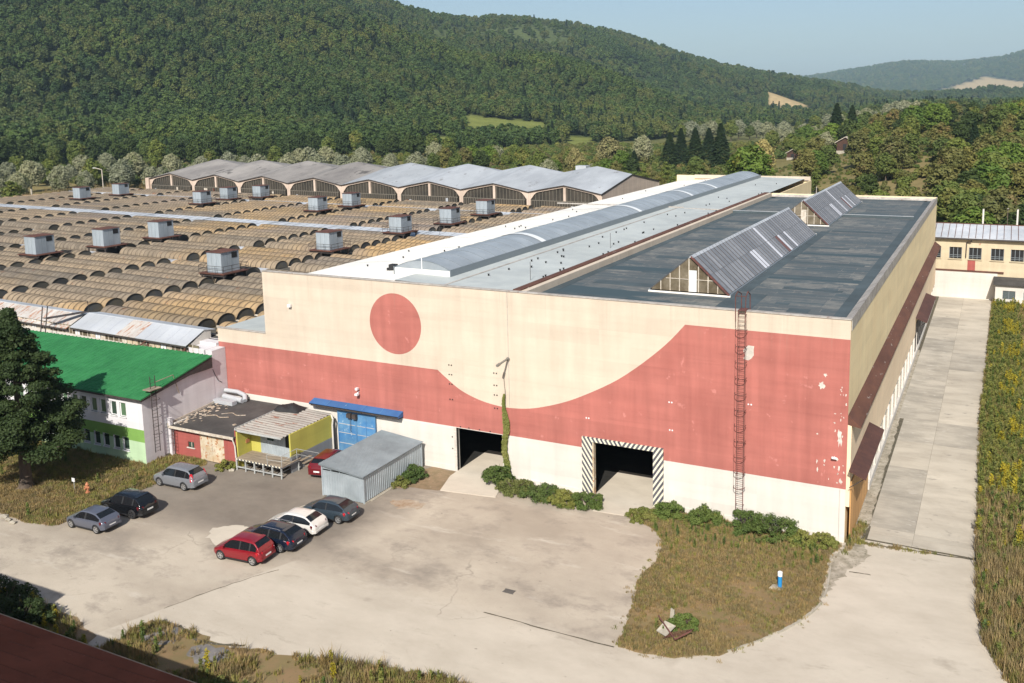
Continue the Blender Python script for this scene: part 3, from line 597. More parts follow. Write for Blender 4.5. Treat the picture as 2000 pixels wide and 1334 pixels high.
# mural wear: peeled patches are thin flakes of bare plaster
def flake(mb, x, z, w, h, n=9, off=0.004):
    n = n+7; pts = [(x+w*math.cos(2*math.pi*i/n)*random.uniform(.3, 1.1), z+h*math.sin(2*math.pi*i/n)*random.uniform(.3, 1.1)) for i in range(n)]
    mb.add([(p[0], -off, p[1]) for p in pts], [tuple(range(n))])
def flakes(mb):
    for x, z, w, h in ((-1.55, 11.6, .14, .16), (-1.75, 10.85, .26, .3), (-.5, 7.3, .2, .7), (-1.95, 5.5, .07, .2), (-1.9, 4.9, .07, .22), (-.5, 5.2, .08, .25), (-.35, 4.3, .12, .25)): flake(mb, x, z, w, h)
    for _ in range(28): flake(mb, -abs(random.gauss(0.1, .8))-.12, random.uniform(4.0, 11), random.uniform(.02, .09), random.uniform(.04, .14), 6)
part(hall, 'peeled_paint', 'peel', flakes, kind='stuff')
part(hall, 'bare_plaster_patch', 'peel', lambda mb: mb.add([(x, -.004, z) for x, z in ((-7.1, 12.1), (-6.75, 12.05), (-6.55, 12.2), (-6.38, 12.45), (-6.4, 12.85), (-6.36, 13.1), (-6.75, 13.12), (-7.0, 13.02), (-7.12, 12.7), (-7.02, 12.4))], [tuple(range(10))]))
part(hall, 'anchor_plates', 'camwhite', lambda mb: [mb.box(x+d-.05, x+d+.05, -.03, -.004, z-.05, z+.05) for x, z in ((-19.0, 6.2), (-12.4, 8.3), (-12.35, 6.2), (-6.6, 8.9)) for d in (-.1, .1)], split=True)
part(hall, 'anchor_bolts', 'black', lambda mb: [mb.box(x+d-.05, x+d+.05, -.03, -.004, z-.05, z+.05) for x, z in ((-31.2, 9.0), (-31.2, 8.2), (-31.2, 7.4), (-31.2, 6.1), (-27, 8.8), (-27, 7.8), (-27, 7.0), (-27, 5.9), (-26.2, 3.2), (-26.2, 1.8), (-31.1, 2.9), (-31.1, 1.9)) for d in (-.12, .12)]+[mb.box(x-.05, x+.05, -.03, -.004, 3.83, 3.93) for x in (-30.4, -29.6, -28.6, -27.6)], split=True)
part(hall, 'expansion_joint', 'cap', lambda mb: mb.box(-25.78, -25.74, -.012, -.003, 6.2, HT))
# hazard-striped frame of the right-hand gate
fr = part(hall, 'gate_frame', 'stripes', lambda mb: [mb.box(-19.45, -18.6, -.16, .3, 0.1, 4.72), mb.box(-13.7, -12.92, -.16, .3, .1, 4.72), mb.box(-18.6, -13.7, -.16, .3, 4.4, 4.72)], label='black and white hazard striped gate frame')
part(hall, 'gate_post', 'garagedoor', lambda mb: mb.box(-18.6, -18.5, -.1, .3, .05, 4.4))
part(hall, 'gate_jamb', 'peel', lambda mb: [mb.box(-31.02+random.uniform(-.05, .03), -30.8, -.06, .3, z, z+.23) for z in np.arange(0.05, 3.7, .25)], split=True)
# blue sliding door with its canopy
bd = part(hall, 'sliding_door', 'blue', lambda mb: [mb.box(-42.9, -40.92, -.22, -.1, .05, 3.75), mb.box(-40.9, -38.85, -.22, -.1, .05, 3.75)], label='faded blue two-leaf sliding steel door')
part(bd, 'door_rib', 'metal_l', lambda mb: [mb.box(x0, x1, -.245, -.222, z, z+.06) for x0, x1 in ((-42.85, -40.98), (-40.85, -38.9)) for z in (.75, 1.7, 2.5)])
part(bd, 'door_stile', 'blue', lambda mb: [mb.box(x, x+.09, -.26, -.222, .05, 3.75) for x in (-42.9, -41.01, -40.9, -39.9, -38.94)])
part(bd, 'door_rail', 'ladderd', lambda mb: [mb.box(-45.4, -36.6, -.3, -.2, 3.78, 3.9)]+[mb.tube((x, -.25, 3.7), (x, -.25, 3.95), .03) for x in np.arange(-45.2, -36.6, .55)])
can = part(hall, 'door_canopy', 'bluetop', lambda mb: mb.hexa([(-45.6, -.75, 4.14), (-36.05, -.75, 4.14), (-36.05, -.01, 4.38), (-45.6, -.01, 4.38)], [(-45.6, -.75, 4.18), (-36.05, -.75, 4.18), (-36.05, -.01, 4.42), (-45.6, -.01, 4.42)]), label='long blue sheet metal canopy over the sliding door')
part(can, 'canopy_seam', 'blue', lambda mb: [mb.hexa([(x, -.75, 4.18), (x+.04, -.75, 4.18), (x+.04, -.01, 4.42), (x, -.01, 4.42)], [(x, -.75, 4.21), (x+.04, -.75, 4.21), (x+.04, -.01, 4.45), (x, -.01, 4.45)]) for x in (-43.7, -41.8, -39.9, -38)], split=True)
part(can, 'canopy_soffit', 'ladderd', lambda mb: [mb.box(-45.55, -36.1, -.62, -.58, 3.9, 4.13), mb.box(-45.55, -36.1, -.6, -.02, 3.88, 3.9)])
part(can, 'canopy_fascia', 'bluetop', lambda mb: [mb.prism([(-.75, 4.0), (-.01, 3.95), (-.01, 4.37), (-.75, 4.13)], -36.07, -36.05, 0, 'x'), mb.prism([(-.75, 4.0), (-.01, 3.95), (-.01, 4.37), (-.75, 4.13)], -45.6, -45.58, 0, 'x')], split=True)
part(hall, 'hoist', 'ladderd', lambda mb: [mb.box(-41.7, -41.25, -.55, -.25, 3.25, 3.62), mb.box(-41.1, -40.7, -.55, -.25, 3.2, 3.6), mb.tube((-41.4, -.4, 3.3), (-41.4, -.4, 1.9), .02)])
# wall lamp tube, cameras, pipes
wl = part(hall, 'wall_lamp', 'lampgrey', lambda mb: [mb.tube((-25.78, 0, 10.15), (-25.8, -1.55, 10.02), .085, 8), mb.tube((-25.8, -1.35, 10.04), (-25.8, -1.75, 10.0), .12, 8), mb.tube((-25.78, -.1, 10.1), (-25.78, -.02, 10.1), .16, 8)])
part(hall, 'floodlight', 'camwhite', lambda mb: [mb.box(-47.85, -47.55, -.3, -.05, 12.5, 12.75), mb.tube((-47.7, -.02, 12.4), (-47.7, -.2, 12.6), .05)], split=True)
part(hall, 'security_camera', 'camwhite', lambda mb: [mb.tube((-40.6, -.02, 5.6), (-40.6, -.3, 5.5), .05), mb.box(-40.72, -40.45, -.5, -.2, 5.35, 5.52), mb.box(-40.72, -40.5, -.4, -.15, 5.8, 6.0)])
part(hall, 'security_camera', 'camwhite', lambda mb: [mb.tube((-.8, -.02, 6.0), (-.8, -.25, 6.0), .04), mb.tube((-.95, -.3, 6.02), (-.6, -.2, 5.95), .08, 8)])
part(hall, 'downpipe', 'white', lambda mb: mb.tube((-.35, -.08, 0.0), (-.35, -.08, 3.8), .04))
# caged ladder
lad = part(hall, 'caged_ladder', 'ladder', lambda mb: [mb.tube((x, -.35, .9), (x, -.35, 15.6), .032, 6) for x in (-7.42, -6.92)]+[mb.tube((x, -.02, z), (x, -.35, z), .02, 5) for x in (-7.42, -6.92) for z in np.arange(1.5, 15.6, 2.3)], label='tall red rusted ladder with safety hoops')
part(lad, 'rung', 'ladder', lambda mb: [mb.tube((-7.42, -.35, z), (-6.92, -.35, z), .016, 5) for z in np.arange(1.0, 15.6, .3)], split=True)
for z in np.arange(2.9, 15.4, 1.14):
    ring = [(-7.17+.40*math.cos(t), -.42-.38*math.sin(t)*1.15, z) for t in np.linspace(-.25, math.pi+.25, 12)]
    part(lad, 'hoop', 'ladder', lambda mb: mb.path(ring, .024, 5))
part(lad, 'cage_strap', 'ladder', lambda mb: [mb.tube((-7.17+.40*math.cos(t), -.42-.437*math.sin(t), 2.9), (-7.17+.40*math.cos(t), -.42-.437*math.sin(t), 15.3), .011, 4) for t in np.linspace(.3, math.pi-.3, 3)], split=True)
part(lad, 'handrail', 'ladder', lambda mb: [mb.path([(-7.5, -.7, 14.9), (-7.52, -.75, 16.7), (-7.5, -.2, 16.9), (-7.45, .6, 16.6), (-7.45, .65, 15.5)], .035), mb.path([(-6.85, -.7, 14.9), (-6.8, -.75, 16.7), (-6.8, -.2, 16.95), (-6.85, .6, 16.6), (-6.85, .65, 15.5)], .035), mb.path([(-7.52, -.75, 16.7), (-6.8, -.75, 16.7)], .03), mb.box(-7.45, -6.9, -.4, .5, 15.6, 15.63)])
# other outer walls
part(hall, 'side_wall', 'yellow', lambda mb: [mb.quad((0, 0, 0), (0, 84.3, 0), (0, 84.3, HT), (0, 0, HT))])
part(hall, 'back_wall', 'yellow', lambda mb: [mb.box(-24.3, 0, 84.3, 84.5, 0, HT), mb.box(-50.8, -24.3, 116.6, 116.8, 0, 15.6), mb.box(-24.3, -24.1, 84.5, 116.8, 0, 15.0)], split=True)
part(hall, 'left_wall', 'cream', lambda mb: [mb.box(-50.85, -50.65, 0.003, 116.6, 0, 14.2), mb.box(-56.75, -56.55, 0.003, 20, 0, 9.6)], split=True)
part(hall, 'floor', 'shadefloor', lambda mb: mb.quad((-56.5, 0.01, .01), (-.05, 0.01, .01), (-.05, 116, .01), (-56.5, 116, .01)))  # floor colour carries the darkness of the interior
# white and grey membrane roof with a low ridge
ya, yb = 0.36, 116.6
part(hall, 'membrane_roof', ['memb_w', 'memb_g'], lambda mb: [mb.quad((-51.0, ya, 14.25), (-36.6, ya, 15.62), (-36.6, yb, 15.62), (-51.0, yb, 14.25), 0), mb.quad((-36.6, ya, 15.62), (-25.3, ya, 15.3), (-25.3, yb, 15.3), (-36.6, yb, 15.62), 1), mb.quad((-51.0, ya, 14.25), (-51, yb, 14.25), (-51, yb, 13.9), (-51, ya, 13.9), 0), mb.quad((-50.85, ya, 14.2), (-36.6, ya, 15.62), (-36.6, ya, 14.2), (-36.6, ya, 14.2), 0)])
part(hall, 'front_gutter', 'memb_g', lambda mb: mb.quad((-50.8, .01, 15.44), (-25.3, .01, 15.44), (-25.3, .37, 15.31), (-50.8, .37, 14.3)))
part(hall, 'back_parapet', 'cream', lambda mb: [mb.box(-47, -24.2, 116.3, 116.7, 15.0, 15.72)])
for y in np.arange(12, 114, 9.3): part(hall, 'roof_seam', 'memb_g', lambda mb: mb.hexa([(-50.9, y, 14.262), (-36.7, y, 15.615), (-36.7, y+.1, 15.615), (-50.9, y+.1, 14.262)], [(-50.9, y, 14.29), (-36.7, y, 15.64), (-36.7, y+.1, 15.64), (-50.9, y+.1, 14.29)]), split=True)
part(hall, 'roof_seam', 'cap', lambda mb: [mb.box(-31.9, -31.7, ya, 60, 15.47, 15.53), mb.box(-50.4, -31, 60.0, 60.12, 15.5, 15.66), mb.box(-31, -25.4, 60.0, 60.12, 15.38, 15.5)], split=True)
nubm = MB(); nubm.tube((0, 0, 0), (0, 0, .16), .07, 6); nubm.tube((0, 0, .16), (0, 0, .2), .13, 6, r2=.02); nub = nubm.mesh('roof_vent_stub', 'black')
for i in range(70):
    left = i % 3 == 0
    if left: x, y = random.uniform(-50, -40), random.uniform(1, 110)
    else: x, y = random.choice((-30.5, -29, -27.6, -26.2))+random.uniform(-.15, .15), 2+abs(random.gauss(0, 45)) % 108
    z = np.interp(x, [-51, -36.6, -25.3], [14.25, 15.62, 15.3]); link('roof_vent_stub', nub, hall, loc=(x+28, y, z-.01))
part(hall, 'roof_hatch', 'black', lambda mb: [mb.box(-41.2, -40.6, 5.8, 6.4, 15.15, 15.75), mb.box(-41.5, -41.3, 5.9, 6.1, 15.1, 15.4), mb.box(-40.4, -40.2, 6.2, 6.4, 15.1, 15.4)])
part(hall, 'lightning_rod', 'ladderd', lambda mb: [mb.tube((x, y, 15.3), (x, y, 16.9), .02, 5) for x, y in ((-26.6, 5.6), (-27, 24), (-49.5, 27))], split=True)
# barrel skylight on the ridge
SKX0, SKX1, SKZ = -38.9, -33.2, 16.0
sky_l = part(hall, 'barrel_skylight', 'memb_w', lambda mb: [mb.box(SKX0, SKX1, 3.6, 114, 15.3, SKZ)], label='long vaulted polycarbonate skylight')
part(sky_l, 'skylight_flashing', 'alu', lambda mb: [mb.box(SKX1, SKX1+.07, 3.5, 114.1, 15.35, SKZ+.12), mb.box(SKX0-.07, SKX0, 3.5, 114.1, 15.35, SKZ+.1)])
cxs, hw, rise = (SKX0+SKX1)/2, (SKX1-SKX0)/2, 0.75
rad = (hw*hw+rise*rise)/(2*rise); a0 = math.asin(hw/rad)
arc = [(rad*math.sin(t), rad*math.cos(t)-(rad-rise)) for t in np.linspace(-a0, a0, 13)]
def arcpanel(L, up=0.0, m='poly'):
    mb = MB(); n = len(arc)
    for k in range(n-1):
        (x0, z0), (x1, z1) = arc[k], arc[k+1]; mb.quad((x0, 0, z0+up), (x1, 0, z1+up), (x1, L, z1+up), (x0, L, z0+up))
    return mb.mesh('skylight_panel', m, True)
pm = arcpanel(1.96)
npan = 55
for i in range(npan): link('skylight_panel', pm, sky_l, loc=(cxs, 3.65+i*2.0, SKZ))
rm = MB()
for k in range(12):
    (x0, z0), (x1, z1) = arc[k], arc[k+1]; rm.hexa([(x0, 0, z0-.01), (x1, 0, z1-.01), (x1, .05, z1-.01), (x0, .05, z0-.01)], [(x0, 0, z0+.03), (x1, 0, z1+.03), (x1, .05, z1+.03), (x0, .05, z0+.03)])
rme = rm.mesh('skylight_rib', 'alu')
for i in range(npan+1): link('skylight_rib', rme, sky_l, loc=(cxs, 3.6+i*2.0, SKZ))
wm = arcpanel(1.0, 0.05, 'polyw')
for y in (21, 49, 71, 84): link('skylight_band', wm, sky_l, loc=(cxs, y, SKZ))
part(sky_l, 'end_panel', 'poly', lambda mb: [mb.add([(cxs+x, y, SKZ+z) for x, z in arc], [tuple(range(13))]) for y in (3.62, 113.6)], split=True)
part(sky_l, 'end_mullion', 'polyw', lambda mb: mb.box(cxs-.04, cxs+.04, 3.56, 3.6, SKZ, SKZ+1.0))
# parapet between the two roofs, dark bitumen roof
part(hall, 'dividing_parapet', 'cream', lambda mb: [mb.box(-25.3, -24.25, .36, 84.2, 14.8, 15.55)])
part(hall, 'dividing_cap', 'rustpatch', lambda mb: mb.box(-25.42, -24.75, .36, 84.3, 15.55, 15.64))
RZ = 15.0
part(hall, 'bitumen_roof', 'bitumen', lambda mb: mb.quad((-24.25, .36, RZ), (-.5, .36, RZ), (-.5, 84, RZ), (-24.25, 84, RZ)))
part(hall, 'roof_patch', 'patch', lambda mb: [mb.box(x0, x1, y0, y1, RZ, RZ+.012) for x0, x1, y0, y1 in ((-24.2, -23.4, .4, 83.9), (-23.4, -17, 2.6, 3.6), (-22, -16.3, 8, 9.3), (-20, -16.4, 14, 15), (-10.0, -7.4, .6, 8.4), (-9.9, -9.0, 9, 46), (-1.6, -.65, .5, 83.8), (-6.9, -2.3, 11.2, 12), (-9.0, -2.3, 16.2, 17.4), (-9.0, -2.3, 23.5, 24.6), (-8.9, -5, 33, 34), (-8.8, -2.3, 46.0, 47.0), (-16.2, -10.3, 42.9, 44.4), (-6.2, -5.2, 5.3, 6.1), (-21.5, -18, 22, 23.3), (-23, -19, 34, 35.2), (-22.8, -17.5, 51, 52.5), (-24.1, -1.3, 82.5, 83.9), (-8, -5.5, 69, 70), (-4.9, -3.4, 3.2, 4.4))], split=True)
part(hall, 'roof_upstand', 'patch', lambda mb: [mb.box(-24.2, -17.8, 60.6, 61.0, RZ+.012, RZ+.32), mb.box(-9.7, -1.2, 60.6, 61.0, RZ+.012, RZ+.32)], split=True)
part(hall, 'upstand_cap', 'metal_l', lambda mb: [mb.box(-24.2, -17.8, 60.58, 60.75, RZ+.32, RZ+.36), mb.box(-9.7, -1.2, 60.58, 60.75, RZ+.32, RZ+.36)], split=True)
part(hall, 'edge_kerb', ['cap', 'patch'], lambda mb: [mb.hexa([(-.62, .36, 14.7), (.04, .36, 14.7), (.04, 83.89, 14.7), (-.62, 83.89, 14.7)], [(-.62, .36, RZ+.16), (.04, .36, HT+.05), (.04, 83.89, HT+.05), (-.62, 83.89, RZ+.16)], 0), mb.hexa([(-24.2, 83.9, 14.7), (.04, 83.9, 14.7), (.04, 84.55, 14.7), (-24.2, 84.55, 14.7)], [(-24.2, 83.9, RZ+.1), (.04, 83.9, RZ+.1), (.04, 84.55, HT+.04), (-24.2, 84.55, HT+.04)], 0)], split=True)
# two gabled glass skylights: panes are single pieces
def gable_sky(y0, y1, label, x0=-16.3, x1=-9.95, zr=18.0):
    xm = -12.95
    g = part(hall, 'ridge_skylight', ['memb_w', 'alu'], lambda mb: [mb.box(x0-.15, x1+.15, y0-.15, y0-.02, RZ, RZ+.12), mb.box(x0-.15, x1+.15, y1+.02, y1+.15, RZ, RZ+.22), mb.box(x1+.02, x1+.15, y0, y1, RZ, RZ+.2, 1), mb.box(x0-.15, x0-.02, y0, y1, RZ, RZ+.2, 1)], label=label)
    zb = RZ+.2; n = int((y1-y0)/0.9); p = (y1-y0)/n
    for sgn, xe in ((1, x1), (-1, x0)):
        d = Vector((xm-xe, 0, zr-zb)); L = d.length; d.normalize(); nn = Vector((d.z*sgn, 0, -d.x*sgn)) if sgn > 0 else Vector((-d.z, 0, d.x))
        ang = -math.atan2(d.z, d.x) if sgn > 0 else -math.atan2(d.z, d.x)
        pmb = MB(); hl = L/2-.02; pmb.hexa([(0, 0.02, -.03), (hl, .02, -.03), (hl, p-.02, -.03), (0, p-.02, -.03)], [(0, .02, 0), (hl, .02, 0), (hl, p-.02, 0), (0, p-.02, 0)])
        meshes = [pmb.mesh('glass_pane', k) for k in ('pane', 'panew', 'paner')]
        if sgn > 0:
            for i in range(n):
                for row in range(2):
                    k = 0
                    if i in (n//2+1,) or (row == 0 and i in (n//3, n//3+1, n//2+6, n//2+9)): k = 1
                    if row == 0 and i == n//2+5: k = 2
                    st = Vector((xe, y0+i*p, zb))+d*(row*(L/2)+.01)
                    link('glass_pane', meshes[k], g, loc=(st.x+0.0, st.y, st.z), rot=(0, ang, 0))
        else:
            part(g, 'glass_slope', 'pane', lambda mb: mb.quad((xe, y0, zb), (xm, y0, zr), (xm, y1, zr), (xe, y1, zb)))
        part(g, 'glazing_bars', 'bar', lambda mb: [mb.hexa([Vector((xe, y, zb)), Vector((xm, y, zr)), Vector((xm, y+.05, zr)), Vector((xe, y+.05, zb))], [Vector(q)+nn*(.07 if nn.z > 0 else -.07) for q in ((xe, y, zb), (xm, y, zr), (xm, y+.05, zr), (xe, y+.05, zb))]) for y in np.linspace(y0, y1-.05, n+1)])
    part(g, 'ridge_cap', 'metal_l', lambda mb: mb.prism([(xm-.2, zr-.1), (xm, zr+.08), (xm+.2, zr-.1)], y0-.1, y1+.1))
    part(g, 'gable_trim', 'ladder', lambda mb: [mb.hexa([(xm, y, zr-.1), (x1, y, zb-.1), (x1+.1, y, zb), (xm, y, zr+.08)], [(xm, y+.12, zr-.1), (x1, y+.12, zb-.1), (x1+.1, y+.12, zb), (xm, y+.12, zr+.08)]) for y in (y0-.15,)])
    gx = np.linspace(x0+.1, x1-.1, 9); top = lambda x: zb+(zr-zb)*(1-abs(x-xm)/((xm-x0) if x < xm else (x1-xm)))
    for a, b in zip(gx, gx[1:]):
        pts = [(a, zb), (b, zb), (b, top(b))]+([(xm, zr)] if a < xm < b else [])+[(a, top(a))]
        part(g, 'gable_pane', 'glassdirty', lambda mb: mb.add([(q[0], y0+.03, q[1]) for q in pts], [tuple(range(len(pts)))]))
    part(g, 'gable_mullions', 'frame_w', lambda mb: [mb.box(x-.035, x+.035, y0-.03, y0+.01, zb, top(x)) for x in gx[1:-1]]+[mb.box(x0+1.3, x1-1.0, y0-.028, y0+.008, zb+.95, zb+1.0)])
    part(g, 'gable_door', 'frame_w' if y0 > 40 else 'polyw', lambda mb: mb.box(xm-.15, xm+.45, y0-.06, y0-.02, zb+.02, zb+1.7))
    part(g, 'back_gable', 'glassdirty', lambda mb: mb.add([(x0, y1-.03, zb), (x1, y1-.03, zb), (xm, y1-.03, zr)], [(0, 1, 2)]))
gable_sky(6.5, 42.3, 'long gabled glass skylight nearer the front wall')
gable_sky(50.6, 78.7, 'gabled glass skylight at the back of the dark roof')
# low bay roof at the left of the facade
part(hall, 'low_roof', 'memb_g', lambda mb: mb.quad((-56.55, .3, 9.7), (-50.9, .3, 9.7), (-50.9, 20, 9.9), (-56.55, 20, 9.9)))
# right-hand side: ledge, peach wall, white pillars, canopies, plank gate
part(hall, 'lower_side_wall', 'peach', lambda mb: mb.box(.003, .25, .003, 84.2, 2.6, 8.35))
part(hall, 'side_ledge', 'rustpatch', lambda mb: mb.hexa([(0.003, -.02, 8.36), (.85, -.02, 8.2), (.85, 84.4, 8.2), (.003, 84.4, 8.36)], [(.003, -.02, 9.0), (.85, -.02, 8.3), (.85, 84.4, 8.3), (.003, 84.4, 9.0)]))
part(hall, 'plank_gate', 'wood', lambda mb: [mb.box(.26, .34, a, a+.44, .06, 4.3) for a in np.arange(.15, 9.2, .46)], split=True)
sw = part(hall, 'white_base', 'white', lambda mb: [mb.box(.004, .20, 9.5, 84, .02, 2.58), mb.box(.2, .42, 9.6, 84, .02, .55)])
for y in np.arange(10.6, 82, 3.2):
    part(hall, 'base_pillar', 'white', lambda mb: mb.box(.2, .36, y-.18, y+.18, .55, 2.6))
    w = part(hall, 'base_window', 'win', lambda mb: mb.box(.201, .225, y+.4, y+2.6, .75, 2.35))
    part(w, 'window_bar', 'frame_w', lambda mb: [mb.box(.226, .25, y+.4+k*.55, y+.45+k*.55, .75, 2.35) for k in range(5)])
for a, b, z, xo, nm in ((-.75, 9.6, 5.05, 1.35, 'brown sheet canopy at the front corner'), (50.5, 66, 4.3, 1.5, 'brown sheet canopy far along the side wall')):
    cc = part(hall, 'side_canopy', 'brown_can', lambda mb: mb.hexa([(.26, a, z+.35), (xo, a, z-.1), (xo, b, z-.1), (.26, b, z+.35)], [(.26, a, z+.42), (xo, a, z-.04), (xo, b, z-.04), (.26, b, z+.42)]), label=nm)
    part(cc, 'canopy_bracket', 'ladderd', lambda mb: [mb.tube((xo-.1, y, z-.1), (.27, y, z-.9), .03) for y in np.linspace(a+.3, b-.3, 4)]+[mb.tube((xo-.1, y, z-.1), (.27, y, z+.3), .03) for y in np.linspace(a+.3, b-.3, 4)])
part(hall, 'side_gate_far', 'ladderd', lambda mb: mb.box(.255, .3, 51, 65, .1, 3.9))
# ------------------------------------------------------------------ weaving hall with barrel vaults
SK = 0.055
def S(x, y, z=0): return (x, y+SK*(-62-x), z)
VB = 8.35
weave = thing('vaulted_factory_hall', 'wide low factory hall roofed with rows of brown barrel vaults and metal strips', 'factory', (-130, 55, 0))
def vault_mesh(L, n):
    mb = MB(); seg = L/n; w, rise = 1.24, 1.02
    prof = [(w*math.cos(t), rise*math.sin(t)) for t in np.linspace(math.pi, 0, 11)]
    for i in range(n):
        a, b = i*seg, (i+1)*seg+0.03
        for k in range(10):
            (y0, z0), (y1, z1) = prof[k], prof[k+1]; sc0, sc1 = 0.975, 1.015
            mb.quad((a, y0*sc0, z0*sc0), (b, y0*sc1, z0*sc1), (b, y1*sc1, z1*sc1), (a, y1*sc0, z1*sc0), 0)
    for xx in (0.02, L-.06): mb.add([(xx, y*.96, z*.96) for y, z in prof], [tuple(range(11))], 1)
    return mb
full = vault_mesh(15.1, 16); short = vault_mesh(8.1, 9)
fm = full.mesh('barrel_vault', ['fibre', 'fibre_end']); sm = short.mesh('barrel_vault', ['fibre', 'fibre_end'])
SKIP = {10, 15, 23, 24, 35}
spots = []
for k in range(-1, 9):
    x1 = -62-17.75*k
    for j in range(40):
        if j in SKIP: continue
        yc = 3.55+2.65*j
        x0 = x1-15.1 if k >= 0 else -59.3
        X, Y, _ = S(x0, yc); spots.append((math.hypot((x0+8)-CX, Y-CY), X, Y, k < 0))
spots.sort(); ang = -math.atan(SK)
for d, X, Y, sh in spots[:300]: link('barrel_vault', sm if sh else fm, weave, loc=(X+130, Y-55, VB+random.uniform(-.02, .02)), rot=(0, 0, ang))
rest = MB()
for d, X, Y, sh in spots[300:]:
    src = short if sh else full; ca, sa = math.cos(ang), math.sin(ang)
    rest.add([(X+x*ca-y*sa, Y+x*sa+y*ca, VB+z) for x, y, z in src.v], src.f); rest.m[-len(src.m):] = src.m
if rest.v: rest.build('barrel_vaults_far', ['fibre', 'fibre_end'], weave, kind='stuff')
def sbox(mb, x0, x1, y0, y1, z0, z1, m=0): mb.hexa([S(x0, y0, z0), S(x1, y0, z0), S(x1, y1, z0), S(x0, y1, z0)], [S(x0, y0, z1), S(x1, y0, z1), S(x1, y1, z1), S(x0, y1, z1)], m)
part(weave, 'roof_deck', 'fibre_end', lambda mb: sbox(mb, -222.2, -51.1, 1.2, 109.5, 7.6, VB-.06))
part(weave, 'valley_gutter', 'frame_w', lambda mb: [sbox(mb, -222, -51.2, 3.55+2.65*j+1.25, 3.55+2.65*j+1.4, VB-.05, VB+.06) for j in range(-1, 40)])
for j0, j1 in ((10, 10), (15, 15), (23, 24), (35, 35)):
    ya, yb = 3.55+2.65*j0-1.15, 3.55+2.65*j1+1.2
    zl, zh = (VB+.02, VB+.12) if j0 == j1 and j0 < 20 else (VB+.15, VB+.6)
    st = part(weave, 'metal_roof_strip', 'metal_p', lambda mb: mb.hexa([S(-222, ya, VB-.05), S(-51.2, ya, VB-.05), S(-51.2, yb, VB-.05), S(-222, yb, VB-.05)], [S(-222, ya, zl), S(-51.2, ya, zl), S(-51.2, yb, zh), S(-222, yb, zh)]))
    part(st, 'strip_seam', 'alu', lambda mb: [mb.hexa([S(x, ya, zl), S(x+.05, ya, zl), S(x+.05, yb, zh), S(x, yb, zh)], [S(x, ya, zl+.04), S(x+.05, ya, zl+.04), S(x+.05, yb, zh+.04), S(x, yb, zh+.04)]) for x in np.arange(-221, -51.5, 2.2)])
    for k in range(0, 9):   # raised arched hoods crossing the strip at each bay end
        xk = -62-17.75*k; part(st, 'strip_hood', 'alu', lambda mb: mb.path([S(xk+1.1*math.cos(t), ya-.1+(yb-ya+.2)*i/8, zl+(zh-zl)*i/8+.2*math.sin(math.pi*i/8)) for i, t in enumerate([0]*9)], .05, 5))
part(weave, 'outer_wall', 'beige', lambda mb: [sbox(mb, -222, -221.6, 1.2, 109.5, 0, 7.6), sbox(mb, -222, -51.1, 109.2, 109.5, 0, 7.6)])
# clerestory front over the green roof: window strip and lean-to metal roof in two heights
part(weave, 'clerestory_wall', 'white', lambda mb: [sbox(mb, -125, -57.2, -1.45, -1.25, 0, 7.42), sbox(mb, -125, -57.2, 1.0, 1.2, 0, 8.3)])
cw = part(weave, 'clerestory_glazing', 'glassdirty', lambda mb: sbox(mb, -125, -57.6, -1.36, -1.3, 7.42, 8.3))
part(cw, 'clerestory_bar', 'frame_w', lambda mb: [sbox(mb, x, x+.09, -1.42, -1.37, 7.42, 8.3) for x in np.arange(-124, -57.7, .82)])
for i, x in enumerate(np.arange(-90, -58.5, .82)):
    if random.random() < .55: part(cw, 'clerestory_panel', random.choice(['frame_w', 'garagedoor', 'beige', 'pvc', 'glassdirty']), lambda mb: sbox(mb, x+.1, x+.81, -1.40, -1.362, 7.44, 8.25))
for (xa, xb, dz, nm) in ((-76.3, -58.9, 0.0, 'metal_l'), (-125, -76.9, -.22, 'rustroof')):
    n = int((xb-xa)/1.35); p = (xb-xa)/n
    for i in range(n):
        x = xa+i*p; rusty = nm == 'rustroof' or i in (5, 6) or (i == 0)
        m = 'rustroof' if (nm == 'rustroof' and x > -100) or i in (5, 6) else nm
        part(weave, 'lean_to_sheet', m, lambda mb: mb.hexa([S(x, -1.75, 8.2+dz), S(x+p-.02, -1.75, 8.2+dz), S(x+p-.02, .55, 9.22+dz), S(x, .55, 9.22+dz)], [S(x, -1.75, 8.24+dz), S(x+p-.02, -1.75, 8.24+dz), S(x+p-.02, .55, 9.26+dz), S(x, .55, 9.26+dz)]))
    part(weave, 'ridge_flashing', 'metal_p', lambda mb: mb.hexa([S(xa, .5, 9.2+dz), S(xb, .5, 9.2+dz), S(xb, 1.9, 9.0+dz), S(xa, 1.9, 9.0+dz)], [S(xa, .5, 9.3+dz), S(xb, .5, 9.3+dz), S(xb, 1.9, 9.06+dz), S(xa, 1.9, 9.06+dz)]))
    part(weave, 'lean_to_fascia', 'ladderd', lambda mb: sbox(mb, xa, xb, -1.72, -1.66, 8.02+dz, 8.2+dz))
part(weave, 'lean_to_gable', 'white', lambda mb: mb.prism([(-1.7, 8.0), (1.2, 8.0), (1.2, 9.0), (.5, 9.15)], -59.1, -58.95, 0, 'x'))
part(weave, 'end_wall', 'grey_rend', lambda mb: [mb.box(-58.9, -56.8, -1.6, 1.1, 0, 8.05), mb.box(-59.0, -56.9, -.2, 1.2, 8.05, 8.3)])
part(weave, 'downpipe', 'rust', lambda mb: [mb.path([(-59.2, -1.75, 8.0), (-59.3, -1.8, 7.5), (-59.4, -2.1, 7.2)], .1), mb.path([(-64.6, -1.5, 8.1), (-65.0, -1.9, 7.7), (-66.6, -2.2, 7.6)], .06), mb.path([(-64.2, -1.6, 7.9), (-64.3, -1.8, 7.3), (-65.2, -2.3, 7.1)], .07)])
